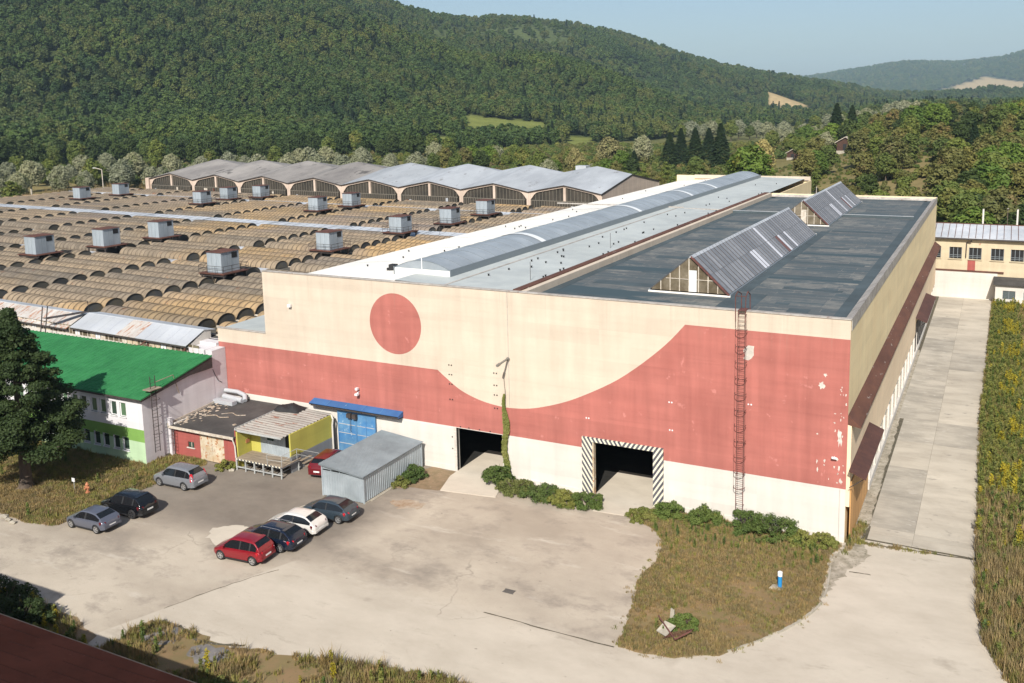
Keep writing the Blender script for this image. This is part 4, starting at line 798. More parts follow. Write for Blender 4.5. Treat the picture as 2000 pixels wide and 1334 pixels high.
part(weave, 'corrugated_flashing', 'shedroof', lambda mb: mb.sheet((-58.6, 1.3, 8.15), (0.35, .94, .06), (1.6, -.5, -.35), (.2, .1, 1), 16, 1.5, .5, .09))
# steel roof frame standing at the lean-to
fr = thing('roof_access_frame', 'dark steel access frame with two tall posts on the green roof edge', 'ladder', (-79, -1.7, 6.9))
part(fr, 'post', 'ladderd', lambda mb: mb.tube((-79.3, -2.2, 6.9), (-79.6, -1.4, 10.2), .055)); part(fr, 'post', 'ladderd', lambda mb: mb.tube((-78.6, -2.2, 6.9), (-78.8, -1.4, 10.3), .055))
part(fr, 'handrail', 'ladderd', lambda mb: [mb.path([(-78.8, -1.4, 10.3), (-78.4, -.2, 10.5), (-76.3, 1.3, 10.5), (-76.3, 1.4, 9.3)], .035), mb.path([(-79.5, -1.7, 9.1), (-78.7, -1.7, 9.1)], .03)])
part(fr, 'landing', 'ladderd', lambda mb: mb.hexa([(-79.5, -1.6, 9.0), (-78.6, -1.6, 9.0), (-76.2, 1.3, 9.3), (-77.1, 1.4, 9.3)], [(-79.5, -1.6, 9.05), (-78.6, -1.6, 9.05), (-76.2, 1.3, 9.35), (-77.1, 1.4, 9.35)]))
# ---------------- rooftop ventilators
def ventilator():
    t = thing('rooftop_ventilator', '', 'ventilator')
    b = part(t, 'housing', 'vent', lambda mb: mb.box(-1.2, 1.2, -1.5, 1.5, .62, 3.2))
    part(b, 'louvre', 'dark', lambda mb: mb.box(1.201, 1.24, .25, 1.15, 2.35, 3.05))
    part(b, 'seam_strip', 'alu', lambda mb: [mb.box(1.2, 1.215, y-.02, y+.02, .65, 3.18) for y in (-.5, .25)]+[mb.box(x-.02, x+.02, -1.515, -1.5, .65, 3.18) for x in (-.4, .4)])
    part(t, 'cap', 'rust', lambda mb: mb.hexa([(-1.32, -1.62, 3.2), (1.32, -1.62, 3.2), (1.32, 1.62, 3.2), (-1.32, 1.62, 3.2)], [(-1.25, -1.55, 3.27), (1.25, -1.55, 3.24), (1.25, 1.55, 3.24), (-1.25, 1.55, 3.27)]))
    part(t, 'platform', 'rust', lambda mb: [mb.box(-2.3, 2.0, -2.0, 2.3, .5, .6), mb.box(-1.3, 1.3, -1.6, 1.6, .6, .64)])
    for x in (-2.0, -.2, 1.7):
        for y in (-1.7, 1.9): part(t, 'leg', 'ladderd', lambda mb: mb.box(x-.08, x+.08, y-.08, y+.08, -.75, .5))
    part(t, 'bearer', 'ladderd', lambda mb: [mb.box(-2.3, 2.0, y-.1, y+.1, .22, .5) for y in (-1.7, 0, 1.9)])
    part(t, 'duct', 'dark', lambda mb: mb.box(-1.0, 1.0, -1.2, 1.2, -.8, .5))
    return t
vent0 = ventilator()
def rail_mesh():
    mb = MB(); P = [(-2.25, -1.95), (1.95, -1.95), (1.95, 2.25), (-2.25, 2.25)]
    for (a, b), (c, d) in zip(P, P[1:]+P[:1]):
        for z in (1.1, 1.55): mb.tube((a, b, z), (c, d, z), .03, 5)
        for i in range(3): x, y = a+(c-a)*i/3, b+(d-b)*i/3; mb.tube((x, y, .6), (x, y, 1.55), .03, 5)
    return mb.mesh('railing', 'ladderd')
rme2 = rail_mesh()
VENTS = [(-117.69, 24.99, 0, 'white rooftop ventilator box without railing at the left picture edge, nearest of the unrailed three'), (-115.13, 34.18, 0, 'white rooftop ventilator box without railing, middle of the unrailed row of three'), (-114.78, 44.11, 0, 'white rooftop ventilator box without railing, farthest of the unrailed row of three'),
         (-79.79, 23.34, 1, 'railed rooftop ventilator nearest to the cream left corner of the painted hall'), (-79.18, 43.15, 1, 'railed rooftop ventilator in the middle of the vaults, above the red disc'), (-80.44, 62.51, 1, 'railed rooftop ventilator below the wide metal strip, close to the white roof'),
         (-191.4, 87.4, 0, 'small far ventilator box without railing beside the dry field'), (-191.0, 98.0, 0, 'small far ventilator box next to the left end of the arched hall'), (-152, 87.7, 1, 'railed ventilator box left of a pair in front of the second arch'),
         (-154, 97.5, 1, 'railed ventilator box right of a pair in front of the second arch'), (-149.9, 103.7, 1, 'railed ventilator box right below the third pink arch'), (-116.5, 84.6, 1, 'railed ventilator box below the fourth arch, nearer of two'), (-115.3, 93.9, 1, 'railed ventilator box below the fourth arch, farther of two'),
         (-79, 75.4, 1, 'railed ventilator box beside the white roof edge, nearer of two at the sixth arch'), (-79.9, 89.4, 1, 'railed ventilator box beside the white roof edge, farther of two at the sixth arch')]
for i, (x, y, rail, lab) in enumerate(VENTS):
    o = vent0 if i == 0 else copy_tree(vent0); o.location = (x, y, VB+.75); o['label'] = lab; o['group'] = 'ventilators on the vaulted roof'
    if rail: r = link('railing', rme2, o, loc=(0, 0, 0))
# ------------------------------------------------------------------ arched shell hall behind
shell = thing('arched_hall', 'long pink factory hall with eight glazed arches and wavy grey shell roofs', 'factory', (-140, 140, 0))
NB, PX = 8, 17.55; X0 = -65.2; YF, YBK, YR = 111.5, 146.5, 128.8; ZV, ZC, ZUP = 11.75, 13.35, 2.85
def zroof(x, y):
    t = ((X0-x) % PX)/PX; return ZV+(ZC-ZV)*(1-abs(2*t-1)**1.5)
for b in range(NB):
    xr = X0-b*PX; n = 16; xs = np.linspace(xr, xr-PX, n+1); tt = np.abs(2*np.linspace(0, 1, n+1)-1)
    zf = ZV+(ZC-ZV)*(1-tt**1.06); zk = zf+ZUP
    ysn = np.concatenate([np.linspace(YF-.35, YR, 4), np.linspace(YR, YBK, 4)[1:]])
    rb = MB()
    for i in range(n):
        for j in range(6):
            zz = lambda a, b: zf[a]+ZUP*(1-abs(b-3)/3); q = [(xs[i], ysn[j], zz(i, j)), (xs[i+1], ysn[j], zz(i+1, j)), (xs[i+1], ysn[j+1], zz(i+1, j+1)), (xs[i], ysn[j+1], zz(i, j+1))]
            rb.quad(*[S(*p) for p in q])
    for i in range(n): rb.quad(S(xs[i], ysn[0], zf[i]), S(xs[i+1], ysn[0], zf[i+1]), S(xs[i+1], ysn[0], zf[i+1]-.13), S(xs[i], ysn[0], zf[i]-.13), 1)
    rb.build('shell_roof', ['asb2' if b < 4 else 'asb', 'ladderd'], shell, False)
    # arch front: pink frame with glazing
    fm2 = MB(); m_ = 40; tx = np.linspace(-1, 1, m_+1); xa_ = xr-PX/2+tx*PX/2*.999; zo = np.interp(xa_, xs[::-1], zf[::-1])-.1
    at_ = np.abs(tx); zi = np.where(at_ < .93, zo-.42-2.0*np.clip((at_-.7)/.25, 0, 1)**2.6*.8, 10.0); zi = np.maximum(np.minimum(zi, zo-.1), 10.0)
    for i in range(m_):
        fm2.quad(S(xa_[i], YF, zi[i]), S(xa_[i+1], YF, zi[i+1]), S(xa_[i+1], YF, zo[i+1]), S(xa_[i], YF, zo[i])); fm2.quad(S(xa_[i], YF, zi[i]), S(xa_[i+1], YF, zi[i+1]), S(xa_[i+1], YF+.4, zi[i+1]), S(xa_[i], YF+.4, zi[i]))
    fm2.build('arch_frame', 'pink', shell)
    xc = xr-PX/2
    part(shell, 'arch_post', 'pink', lambda mb: sbox(mb, xc-.28, xc+.28, YF-.05, YF+.45, 9.95, ZC-.6))
    part(shell, 'arch_pier', 'pink', lambda mb: [sbox(mb, xr-.5, xr-.02, YF-.04, YF+.4, 7.9, ZV-.3), sbox(mb, xr-PX+.02, xr-PX+.5, YF-.04, YF+.4, 7.9, ZV-.3)])
    part(shell, 'lower_glazing', 'shellglass', lambda mb: sbox(mb, xr-PX+.75, xr-.75, YF-.3, YF+.1, 8.3, 9.95))
    part(shell, 'arch_glazing', 'shellglass', lambda mb: [mb.quad(S(xa_[i], YF+.3, 8.2), S(xa_[i+1], YF+.3, 8.2), S(xa_[i+1], YF+.3, zo[i+1]-.05), S(xa_[i], YF+.3, zo[i]-.05)) for i in range(m_)])
    part(shell, 'glazing_ledge', 'pink', lambda mb: sbox(mb, xr-PX+.3, xr-.3, YF-.4, YF-.02, 7.85, 8.2))
    part(shell, 'glazing_mullions', 'mullion', lambda mb: [sbox(mb, x, x+.07, YF-.36, YF-.31, 8.3, 9.92) for x in np.arange(xr-PX+.9, xr-.8, .62)]+[sbox(mb, x, x+.06, YF+.22, YF+.28, 9.95, float(np.interp(x, xa_, zo))-.1) for x in np.arange(xr-PX+1.6, xr-1.4, .85)]+[sbox(mb, xr-PX+.75, xr-.75, YF-.37, YF-.3, 9.88, 9.98)])
    for _ in range(random.randint(0, 3)):
        xx = random.uniform(xr-PX+1, xr-2.2); part(shell, 'replaced_pane', random.choice(['frame_w', 'rust', 'metal_l', 'frame_w']), lambda mb: sbox(mb, xx, xx+.6, YF-.42, YF-.37, 8.25, random.choice((9.0, 9.65))))
for xw_ in (X0-.05, X0-NB*PX+.05):
    part(shell, 'gable_wall', 'pink', lambda mb: mb.add([S(xw_, YF, 0), S(xw_, YBK, 0), S(xw_, YBK, ZV-.05), S(xw_, YR, ZV+ZUP-.05), S(xw_, YF, ZV-.05)], [(0, 1, 2, 3, 4)]))
    part(shell, 'gable_trim', 'ladderd', lambda mb: [mb.hexa([S(xw_, ya_, za_-.35), S(xw_+.06, ya_, za_-.35), S(xw_+.06, yb_, zb_-.35), S(xw_, yb_, zb_-.35)], [S(xw_, ya_, za_+.02), S(xw_+.06, ya_, za_+.02), S(xw_+.06, yb_, zb_+.02), S(xw_, yb_, zb_+.02)]) for ya_, za_, yb_, zb_ in ((YF-.3, ZV, YR, ZV+ZUP), (YR, ZV+ZUP, YBK, ZV))], split=True)
part(shell, 'back_wall', 'pink', lambda mb: sbox(mb, X0-NB*PX, X0, YBK-.3, YBK, 0, ZV-.2))
part(shell, 'lower_wall', 'pink', lambda mb: sbox(mb, X0-NB*PX, X0, YF+.6, YF+.8, 0, 8.2))
part(shell, 'corner_pier', 'pink', lambda mb: sbox(mb, X0-NB*PX-1.3, X0-NB*PX+.1, YF-.6, YF+.6, 0, ZV+.1))
part(shell, 'roof_box', 'metal_l', lambda mb: mb.box(-86.0, -83.2, 144, 146.4, 11.5, 15.2))
# ------------------------------------------------------------------ office building with green roof
GX, GY = -55.94, -9.56
off = thing('green_roof_building', 'two-storey office with bright green roof and lilac, green and mint painted walls', 'building', (-75, GY, 0))
wins = []
for i in range(14):
    xr = -57.95-i*1.16-(0.0 if i < 2 else .16*(i//2)); wins.append((xr-.78, xr))
UW = [(a, b, 3.95, 5.2) for a, b in wins]; LW = [(a+.05, b+.05, .95, 2.15) for a, b in wins]
xl = -125
def ofront(mb):
    cuts = sorted({xl, GX, *[v for w in UW for v in w[:2]], *[v for w in LW for v in w[:2]]})
    for z0, z1, m, hs in ((0, 1.95, 2, LW), (1.95, 3.05, 1, LW), (3.05, 5.9, 0, UW)):
        holes = [(a-xl, b-xl, max(c, z0), min(d, z1)) for a, b, c, d in hs if max(c, z0) < min(d, z1)]
        mb.wall((xl, GY, 0), (1, 0, 0), GX-xl, z1, holes, .18, (0, 1, 0), m, 3, base=z0)
part(off, 'front_wall', ['lilac', 'gband', 'mint', 'pvc'], ofront)
for k, (a, b, c, d) in enumerate(UW+LW):
    w = part(off, 'window', 'pvc', lambda mb: [mb.box(a, a+.07, GY+.1, GY+.16, c, d), mb.box(b-.07, b, GY+.1, GY+.16, c, d), mb.box(a+.07, b-.07, GY+.1, GY+.16, c, c+.07), mb.box(a+.07, b-.07, GY+.1, GY+.16, d-.07, d)])
    part(w, 'pane', 'blind' if (k % 3 != 1 and k < 14) else 'win', lambda mb: mb.box(a+.07, b-.07, GY+.12, GY+.14, c+.07, d-.07))
    part(w, 'sill', 'pvc', lambda mb: mb.box(a-.05, b+.05, GY-.1, GY+.1, c-.06, c))
part(off, 'side_wall', 'grey_rend', lambda mb: mb.add([(GX, GY, 0), (GX, -1.6, 0), (GX, -1.6, 7.35), (GX, GY, 5.75)], [(0, 1, 2, 3)]))
part(off, 'link_wall', 'grey_rend', lambda mb: [mb.box(-56.9, GX-.02, -1.6, -.02, 0, 8.0)])
roof = part(off, 'roof', 'greenroof', lambda mb: mb.hexa([(xl, GY-.35, 5.82), (GX+.35, GY-.35, 5.82), (GX+.35, -1.95, 7.62), (xl, -1.95, 7.62)], [(xl, GY-.35, 5.9), (GX+.35, GY-.35, 5.9), (GX+.35, -1.95, 7.7), (xl, -1.95, 7.7)]))
sl = 1.8/(-1.95-(GY-.35))
n = int((GX+.35-xl)/0.55)
part(roof, 'roof_sheet_rib', 'greenroof', lambda mb: [mb.hexa([Vector((x, GY-.36, 5.9)), Vector((x+.16, GY-.36, 5.9)), Vector((x+.16, -1.94, 7.7)), Vector((x, -1.94, 7.7))], [Vector((x+.04, GY-.36, 5.955)), Vector((x+.12, GY-.36, 5.955)), Vector((x+.12, -1.94, 7.755)), Vector((x+.04, -1.94, 7.755))]) for x in np.linspace(xl, GX+.18, n)])
part(roof, 'tile_step', 'greenroof', lambda mb: [mb.hexa([Vector((xl, GY-.35+k*.38, 5.9+sl*k*.38)), Vector((GX+.35, GY-.35+k*.38, 5.9+sl*k*.38)), Vector((GX+.35, GY-.35+k*.38+.34, 5.9+sl*(k*.38+.34))), Vector((xl, GY-.35+k*.38+.34, 5.9+sl*(k*.38+.34)))], [Vector((xl, GY-.35+k*.38, 5.93+sl*k*.38)), Vector((GX+.35, GY-.35+k*.38, 5.93+sl*k*.38)), Vector((GX+.35, GY-.35+k*.38+.34, 5.904+sl*(k*.38+.34))), Vector((xl, GY-.35+k*.38+.34, 5.904+sl*(k*.38+.34)))]) for k in range(20)])
part(off, 'gable_board', 'ladderd', lambda mb: mb.add([(GX+.3, GY-.3, 5.78), (GX+.3, -1.95, 7.58), (GX+.3, -1.95, 6.55), (GX+.3, -4.6, 6.55), (GX+.3, GY-.3, 5.66)], [(0, 1, 2, 3, 4)]))
part(off, 'eaves_gutter', 'ladderd', lambda mb: mb.box(xl, GX+.3, GY-.42, GY-.35, 5.72, 5.86))
gl = part(off, 'wall_ladder', 'ladderd', lambda mb: [mb.tube((GX+.35, y, .9), (GX+.35, y, 7.6), .035) for y in (-8.85, -8.35)])
part(gl, 'rung', 'ladderd', lambda mb: [mb.tube((GX+.35, -8.85, z), (GX+.35, -8.35, z), .018, 5) for z in np.arange(1.0, 7.4, .3)])
part(gl, 'hoop', 'ladderd', lambda mb: [mb.path([(GX+.42+.42*math.sin(t)*1.1, -8.6+.4*math.cos(t), z) for t in np.linspace(0, math.pi, 9)], .02, 4) for z in np.arange(2.6, 6.2, .75)])
part(gl, 'landing', 'boards', lambda mb: [mb.box(GX-.2, GX+.7, -9.2, -8.0, 6.45, 6.52), mb.path([(GX+.35, -8.35, 7.0), (GX+.3, -6.4, 7.1), (GX+.2, -6.0, 6.0), (GX+.1, -5.7, 5.2)], .035)])
part(off, 'wall_cable', 'ladderd', lambda mb: mb.path([tuple(p) for p in catmull([(GX+.03, -1.7, 6.3), (GX+.03, -1.2, 5.2), (GX+.03, -.7, 4.8)], 5)], .025, 4))
part(off, 'concrete_pillar', 'grey_rend', lambda mb: mb.box(GX, GX+.35, -7.15, -6.85, 0, 3.4))
part(off, 'base_ground', 'conc', lambda mb: mb.box(GX-.5, GX+.02, GY-.02, GY+.02, 0, .01))

# ------------------------------------------------------------------ red garage
gar = thing('garage', 'low red garage with black felt roof and rusty cream double doors', 'garage', (-52, -3.5, 0))
ga, gb, gy = -55.55, -48.3, -6.8
part(gar, 'front_wall', 'redwall', lambda mb: mb.wall((ga, gy, 0), (1, 0, 0), gb-ga, 2.55, [(1.55, 2.3, .95, 1.45), (3.0, 5.8, 0, 2.35)], .2))
part(gar, 'right_wall', 'redwall', lambda mb: mb.box(gb-.15, gb, gy+.005, -.02, 0, 2.7))
part(gar, 'left_wall', 'white', lambda mb: mb.box(ga, ga+.15, gy+.005, -.02, 0, 2.9))
for s2, (a, b) in enumerate(((-52.55, -51.16), (-51.14, -49.75))):
    d = part(gar, 'door', 'garagedoor', lambda mb: mb.box(a, b, gy+.03, gy+.09, .02, 2.35))
    part(d, 'door_frame', 'garagedoor', lambda mb: [mb.box(a+.02, b-.02, gy+.01, gy+.029, z, z+.07) for z in (.05, 1.2, 2.25)])
gw = part(gar, 'window', 'win', lambda mb: mb.box(-54.0, -53.25, gy+.1, gy+.13, .95, 1.45)); part(gw, 'sill', 'white', lambda mb: mb.box(-54.1, -53.15, gy-.08, gy+.1, .87, .95)); part(gw, 'frame', 'frame_w', lambda mb: [mb.box(-53.66, -53.6, gy+.07, gy+.1, .95, 1.45), mb.box(-54.0, -53.25, gy+.07, gy+.1, 1.4, 1.45)])
gr = part(gar, 'roof', 'felt', lambda mb: mb.hexa([(ga-.25, gy-.4, 2.62), (gb+.1, gy-.4, 2.62), (gb+.1, -.05, 3.15), (ga-.25, -.05, 3.15)], [(ga-.25, gy-.4, 2.74), (gb+.1, gy-.4, 2.74), (gb+.1, -.05, 3.27), (ga-.25, -.05, 3.27)]))
part(gr, 'roof_edge', 'frame_w', lambda mb: [mb.box(ga-.25, gb+.1, gy-.47, gy-.402, 2.56, 2.78), mb.hexa([(ga-.32, gy-.4, 2.6), (ga-.252, gy-.4, 2.6), (ga-.252, -.05, 3.1), (ga-.32, -.05, 3.1)], [(ga-.32, gy-.4, 2.95), (ga-.252, gy-.4, 2.95), (ga-.252, -.05, 3.48), (ga-.32, -.05, 3.48)])])
def debris(mb):
    for _ in range(130):
        t = random.random(); x = ga-.1+abs(random.gauss(0, .75)); y = gy+.1+t*6.3; x += max(0, (t-.6))*2.5*random.random(); z = 2.745+(y-gy+.4)*.079
        w = random.uniform(.06, .28); a = random.random()*6
        mb.add([(x+w*math.cos(a+k*1.57)*random.uniform(.5, 1), y+w*math.sin(a+k*1.57)*random.uniform(.5, 1), z+random.uniform(.0, .05)) for k in range(4)], [(0, 1, 2, 3)])
part(gr, 'roof_debris', 'feltdirt', debris, kind='stuff')
part(gr, 'roof_scrap', 'feltdirt', lambda mb: [mb.path([tuple(p) for p in catmull([(x, y, 3.0), (x+.8, y+.5, 3.04), (x+1.6, y+.2, 3.04), (x+2.4, y+.5, 3.06)], 4)], .04, 4) for x, y in ((-54.2, -4.6), (-53.2, -3.6))]+[mb.box(-50.3, -50.05, -5.2, -4.95, 2.85, 2.95)])
part(gar, 'downpipe', 'white', lambda mb: mb.path([(gb+.05, gy-.45, 2.6), (gb+.12, gy-.3, 2.0), (gb+.2, gy-.3, .1)], .06))
ldr = part(gar, 'steel_ladder', 'ladder', lambda mb: [mb.tube((x, gy-.25, .4), (x, gy-.25, 2.6), .025) for x in (-55.5, -55.15)]+[mb.tube((-55.5, gy-.25, z), (-55.15, gy-.25, z), .015, 4) for z in np.arange(.6, 2.6, .32)])
dct = thing('air_duct', 'silver air ducts lying at the back of the black garage roof', 'duct', (-54, -1.2, 3.2))
part(dct, 'duct_pipe', 'metal_l', lambda mb: [mb.tube((-55.6, -.9, 3.55), (-53.2, -1.0, 3.45), .26, 10), mb.path([(-55.9, -.4, 3.95), (-54.4, -.35, 3.95), (-53.4, -.5, 3.8), (-53.0, -.9, 3.45)], .2, 10)], smooth=False)
part(dct, 'duct_box', 'metal_l', lambda mb: [mb.box(-56.0, -53.6, -1.9, -1.3, 3.15, 3.5)])
tarp = thing('black_tarpaulin', 'crumpled black tarpaulin bundle lying on the shed roofs against the wall', 'tarpaulin', (-47.3, -1.2, 3.4))
def tarpf(mb):
    nx, ny = 14, 10; V = []
    for i in range(nx+1):
        for j in range(ny+1):
            u, w = i/nx*2-1, j/ny*2-1; e = max(0, 1-abs(u)**4)*max(0, 1-abs(w)**4)
            V.append((-47.3+u*1.25+random.uniform(-.06, .06), -1.3+w*.8+u*.15, 3.5+.42*e+random.uniform(-.07, .07)*e+.1*math.sin(5*u+3*w)*e))
    mb.add(V, [(i*(ny+1)+j, (i+1)*(ny+1)+j, (i+1)*(ny+1)+j+1, i*(ny+1)+j+1) for i in range(nx) for j in range(ny)])
part(tarp, 'sheet', 'black', tarpf, smooth=True)

# ------------------------------------------------------------------ yellow shed with loading platform
ye = thing('yellow_shed', 'small yellow shed with ribbed white roof and a raised loading platform', 'shed', (-45.5, -4, 0))
part(ye, 'right_wall', ['shedyel', 'shedgrey', 'yellow'], lambda mb: [mb.box(-43.35, -43.2, -5.9, -.6, 1.35, 3.32, 0), mb.box(-43.35, -43.195, -5.9, -.6, 0, 1.35, 1)])
part(ye, 'left_wall', ['shedyel', 'redwall'], lambda mb: [mb.box(-48.2, -48.05, -6.9, -.6, 0, 3.3, 0), mb.box(-48.3, -48.201, -6.95, -.6, 0, 3.3, 1), mb.box(-48.05, -47.0, -5.35, -5.25, 1.0, 3.2, 0)])
part(ye, 'back_wall', 'shedgrey', lambda mb: mb.box(-48.0, -43.4, -.7, -.6, 0, 3.3))
part(ye, 'front_cladding', 'silver', lambda mb: mb.sheet((-47.0, -5.35, 1.0), (1, 0, 0), (0, 0, 1), (0, -1, 0), 3.65, 2.2, .3, .03))
part(ye, 'doorway', 'dark', lambda mb: mb.box(-44.2, -43.7, -5.42, -5.395, 1.9, 2.9)); part(ye, 'window', 'win', lambda mb: mb.box(-46.2, -45.5, -5.42, -5.395, 2.25, 2.75))
part(ye, 'wall_sign', 'orange', lambda mb: mb.box(-48.04, -48.0, -6.0, -5.6, 1.9, 2.2))
part(ye, 'roof_sheet', 'shedroof', lambda mb: mb.sheet((-48.3, -6.85, 3.36), (0, 6.3, .1), (1, 0, -.02), (0, -.02, 1), 6.3, 5.0, .42, .08))
part(ye, 'roof_edge', 'steel_w', lambda mb: [mb.box(-48.35, -43.28, -6.9, -6.86, 3.2, 3.36), mb.hexa([(-48.36, -6.85, 3.25), (-48.3, -6.85, 3.25), (-48.3, -.5, 3.35), (-48.36, -.5, 3.35)], [(-48.36, -6.85, 3.48), (-48.3, -6.85, 3.48), (-48.3, -.5, 3.58), (-48.36, -.5, 3.58)])])
part(ye, 'downpipe', 'white', lambda mb: mb.path([(-43.2, -.7, 3.35), (-43.0, -.75, 3.0), (-43.1, -.75, 2.4), (-43.1, -.75, .05)], .08))
pl = part(ye, 'platform', 'steel_w', lambda mb: [mb.box(-48.0, -43.0, -7.25, -7.17, .88, .98), mb.box(-43.08, -43.0, -7.17, -5.1, .88, .98), mb.box(-48, -43, -5.2, -5.1, .88, .98), mb.box(-48.0, -43.0, -7.25, -7.17, .25, .33), mb.box(-48, -43, -5.2, -5.1, .25, .33)])
for y in np.arange(-7.25, -5.1, .21): part(pl, 'board', 'boards', lambda mb: mb.box(-48.05, -42.98, y, y+.195, .98, 1.02+random.uniform(0, .008)))
for x in np.linspace(-47.95, -43.1, 6):
    for y in (-7.22, -5.2): part(pl, 'leg', 'steel_w', lambda mb: mb.box(x-.05, x+.05, y-.05, y+.05, 0, .88))
part(pl, 'cross_beam', 'steel_w', lambda mb: [mb.box(x-.03, x+.03, -7.1, -5.2, .25, .31) for x in np.linspace(-47.4, -43.6, 5)])
part(pl, 'edge_stripes', 'stripes', lambda mb: mb.box(-48.05, -42.98, -7.3, -7.252, .93, 1.02))
part(pl, 'railing', 'steel_w', lambda mb: [mb.path([(-44.6, -7.2, 1.0), (-44.6, -7.2, 1.85), (-43.05, -7.2, 1.95), (-43.05, -5.4, 1.95), (-42.0, -3.9, 1.2), (-42.0, -3.9, .1)], .025, 5), mb.path([(-43.05, -7.2, 1.0), (-43.05, -7.2, 1.95)], .025, 5), mb.path([(-43.05, -5.4, 1.0), (-43.05, -5.4, 1.95)], .025, 5), mb.path([(-44.6, -7.2, 1.4), (-43.05, -7.2, 1.5), (-43.05, -5.4, 1.5), (-42.0, -3.9, .7)], .02, 5)])
part(pl, 'stair', 'boards', lambda mb: [mb.box(-43.0+.28*k, -42.72+.28*k, -5.2, -3.9, .86-.2*k, .9-.2*k) for k in range(5)])

# ------------------------------------------------------------------ silver metal shed
ms = thing('metal_shed', 'grey corrugated metal shed with a sloping roof in front of the blue door', 'shed', (-35.8, -4.5, 0))
mx0, mx1, my0, my1 = -37.9, -33.95, -8.3, -.6
part(ms, 'front_wall', 'silver', lambda mb: mb.sheet((mx0, my0, .05), (1, 0, 0), (0, 0, 1), (0, -1, 0), mx1-mx0, 2.0, .24, .035))
part(ms, 'right_wall', 'silver', lambda mb: mb.sheet((mx1, my0, .12), (0, 1, 0), (0, 0, 1), (1, 0, 0), my1-my0, 2.0, .24, .035))
part(ms, 'left_wall', 'silver', lambda mb: mb.sheet((mx0, my0, .05), (0, 1, 0), (0, 0, 1), (-1, 0, 0), my1-my0, 2.5, .24, .035))
part(ms, 'back_wall', 'silver', lambda mb: mb.box(mx0, mx1, my1-.03, my1, .05, 2.3))
part(ms, 'corner_post', 'silver', lambda mb: [mb.box(x-.06, x+.06, y-.06, y+.06, 0, h) for x, y, h in ((mx0, my0, 2.55), (mx1, my0, 2.15), (mx1, my1, 2.15), (mx0, my1, 2.55))]+[mb.box(mx0, mx1, my0-.05, my0+.02, 2.03, 2.09)])
part(ms, 'gable_panel', 'silver', lambda mb: mb.add([(mx0, my0-.01, 2.2), (mx1-1.2, my0-.01, 2.2), (mx0, my0-.01, 2.55)], [(0, 1, 2)]))
part(ms, 'gable_brace', 'silver', lambda mb: [mb.box(x-.03, x+.03, my0-.03, my0+.01, 2.09, 2.45) for x in (mx0+.85, mx0+1.7)])
sv = Vector((mx1+.16-(mx0-.16), 0, -.42)); Lr = sv.length
part(ms, 'roof_sheet', 'shedtop', lambda mb: mb.sheet((mx0-.16, my0-.22, 2.64), (0, 1, 0), tuple(sv), (0, 0, 1), my1-my0+.4, Lr, .17, .03))
part(ms, 'roof_fascia', 'shedtop', lambda mb: [mb.hexa([(mx0-.16, my0-.24, 2.53), (mx1+.16, my0-.24, 2.11), (mx1+.16, my0-.22, 2.11), (mx0-.16, my0-.22, 2.53)], [(mx0-.16, my0-.24, 2.65), (mx1+.16, my0-.24, 2.23), (mx1+.16, my0-.22, 2.23), (mx0-.16, my0-.22, 2.65)])])
part(ms, 'base_frame', 'stone', lambda mb: [mb.box(mx1-.02, mx1+.12, my0, my1, 0, .07), mb.box(mx1+.12, mx1+.25, my0+.6, my1-1, 0, .05)])

# ------------------------------------------------------------------ building closing the side road, and its hut
eb = thing('end_building', 'beige workshop with dark windows and grey seamed roof closing the concrete road', 'building', (14, 88, 0))
EW = [(x, x+1.75, 6.0, 7.75) for x in (-1.05, 1.85, 4.55, 7.55, 10.2, 13.2, 15.9, 18.6, 21.3, 24, 27)]
part(eb, 'front_wall', ['beige', 'white'], lambda mb: [mb.wall((-1.4, 88, 0), (1, 0, 0), 34, 9.1, [(a+1.4, b+1.4, c, d) for a, b, c, d in EW], .3, (0, 1, 0), 0, 0, base=4.15), mb.quad((-1.4, 87.9, 0), (8.6, 87.9, 0), (8.6, 87.9, 4.1), (-1.4, 87.9, 4.1), 1), mb.quad((8.6, 88, 0), (32.6, 88, 0), (32.6, 88, 4.15), (8.6, 88, 4.15), 0)])
part(eb, 'brick_ledge', 'rust', lambda mb: mb.box(-1.4, 9.4, 87.8, 87.99, 4.1, 4.32)); part(eb, 'brick_patch', 'redwall', lambda mb: mb.box(4.45, 5.5, 87.97, 87.995, 4.33, 5.9))
for a, b, c, d in EW:
    w = part(eb, 'window', 'dark', lambda mb: mb.box(a, b, 88.25, 88.3, c, d))
    part(w, 'frame', 'alu', lambda mb: [mb.box(x-.04, x+.04, 88.12, 88.2, c, d) for x in (a+.04, a+.58, a+1.16, b-.04)]+[mb.box(a, b, 88.11, 88.21, c+.25, c+.31), mb.box(a, b, 88.11, 88.21, c+.5, c+.56)]); part(w, 'sill', 'beige', lambda mb: mb.box(a-.1, b+.1, 87.85, 88.1, c-.12, c))
er = part(eb, 'roof', 'metal_p', lambda mb: [mb.hexa([(-1.6, 87.5, 9.15), (33, 87.5, 9.15), (33, 93, 10.6), (-1.6, 93, 10.6)], [(-1.6, 87.5, 9.25), (33, 87.5, 9.25), (33, 93, 10.7), (-1.6, 93, 10.7)]), mb.quad((-1.6, 93, 10.7), (33, 93, 10.7), (33, 97.5, 10.0), (-1.6, 97.5, 10.0))])
part(er, 'standing_seam', 'rust', lambda mb: [mb.hexa([(x, 87.5, 9.25), (x+.07, 87.5, 9.25), (x+.07, 93, 10.7), (x, 93, 10.7)], [(x, 87.5, 9.33), (x+.07, 87.5, 9.33), (x+.07, 93, 10.78), (x, 93, 10.78)]) for x in np.arange(-1.3, 33, .95)]+[mb.box(-1.6, 33, 92.9, 93.1, 10.7, 10.8)])
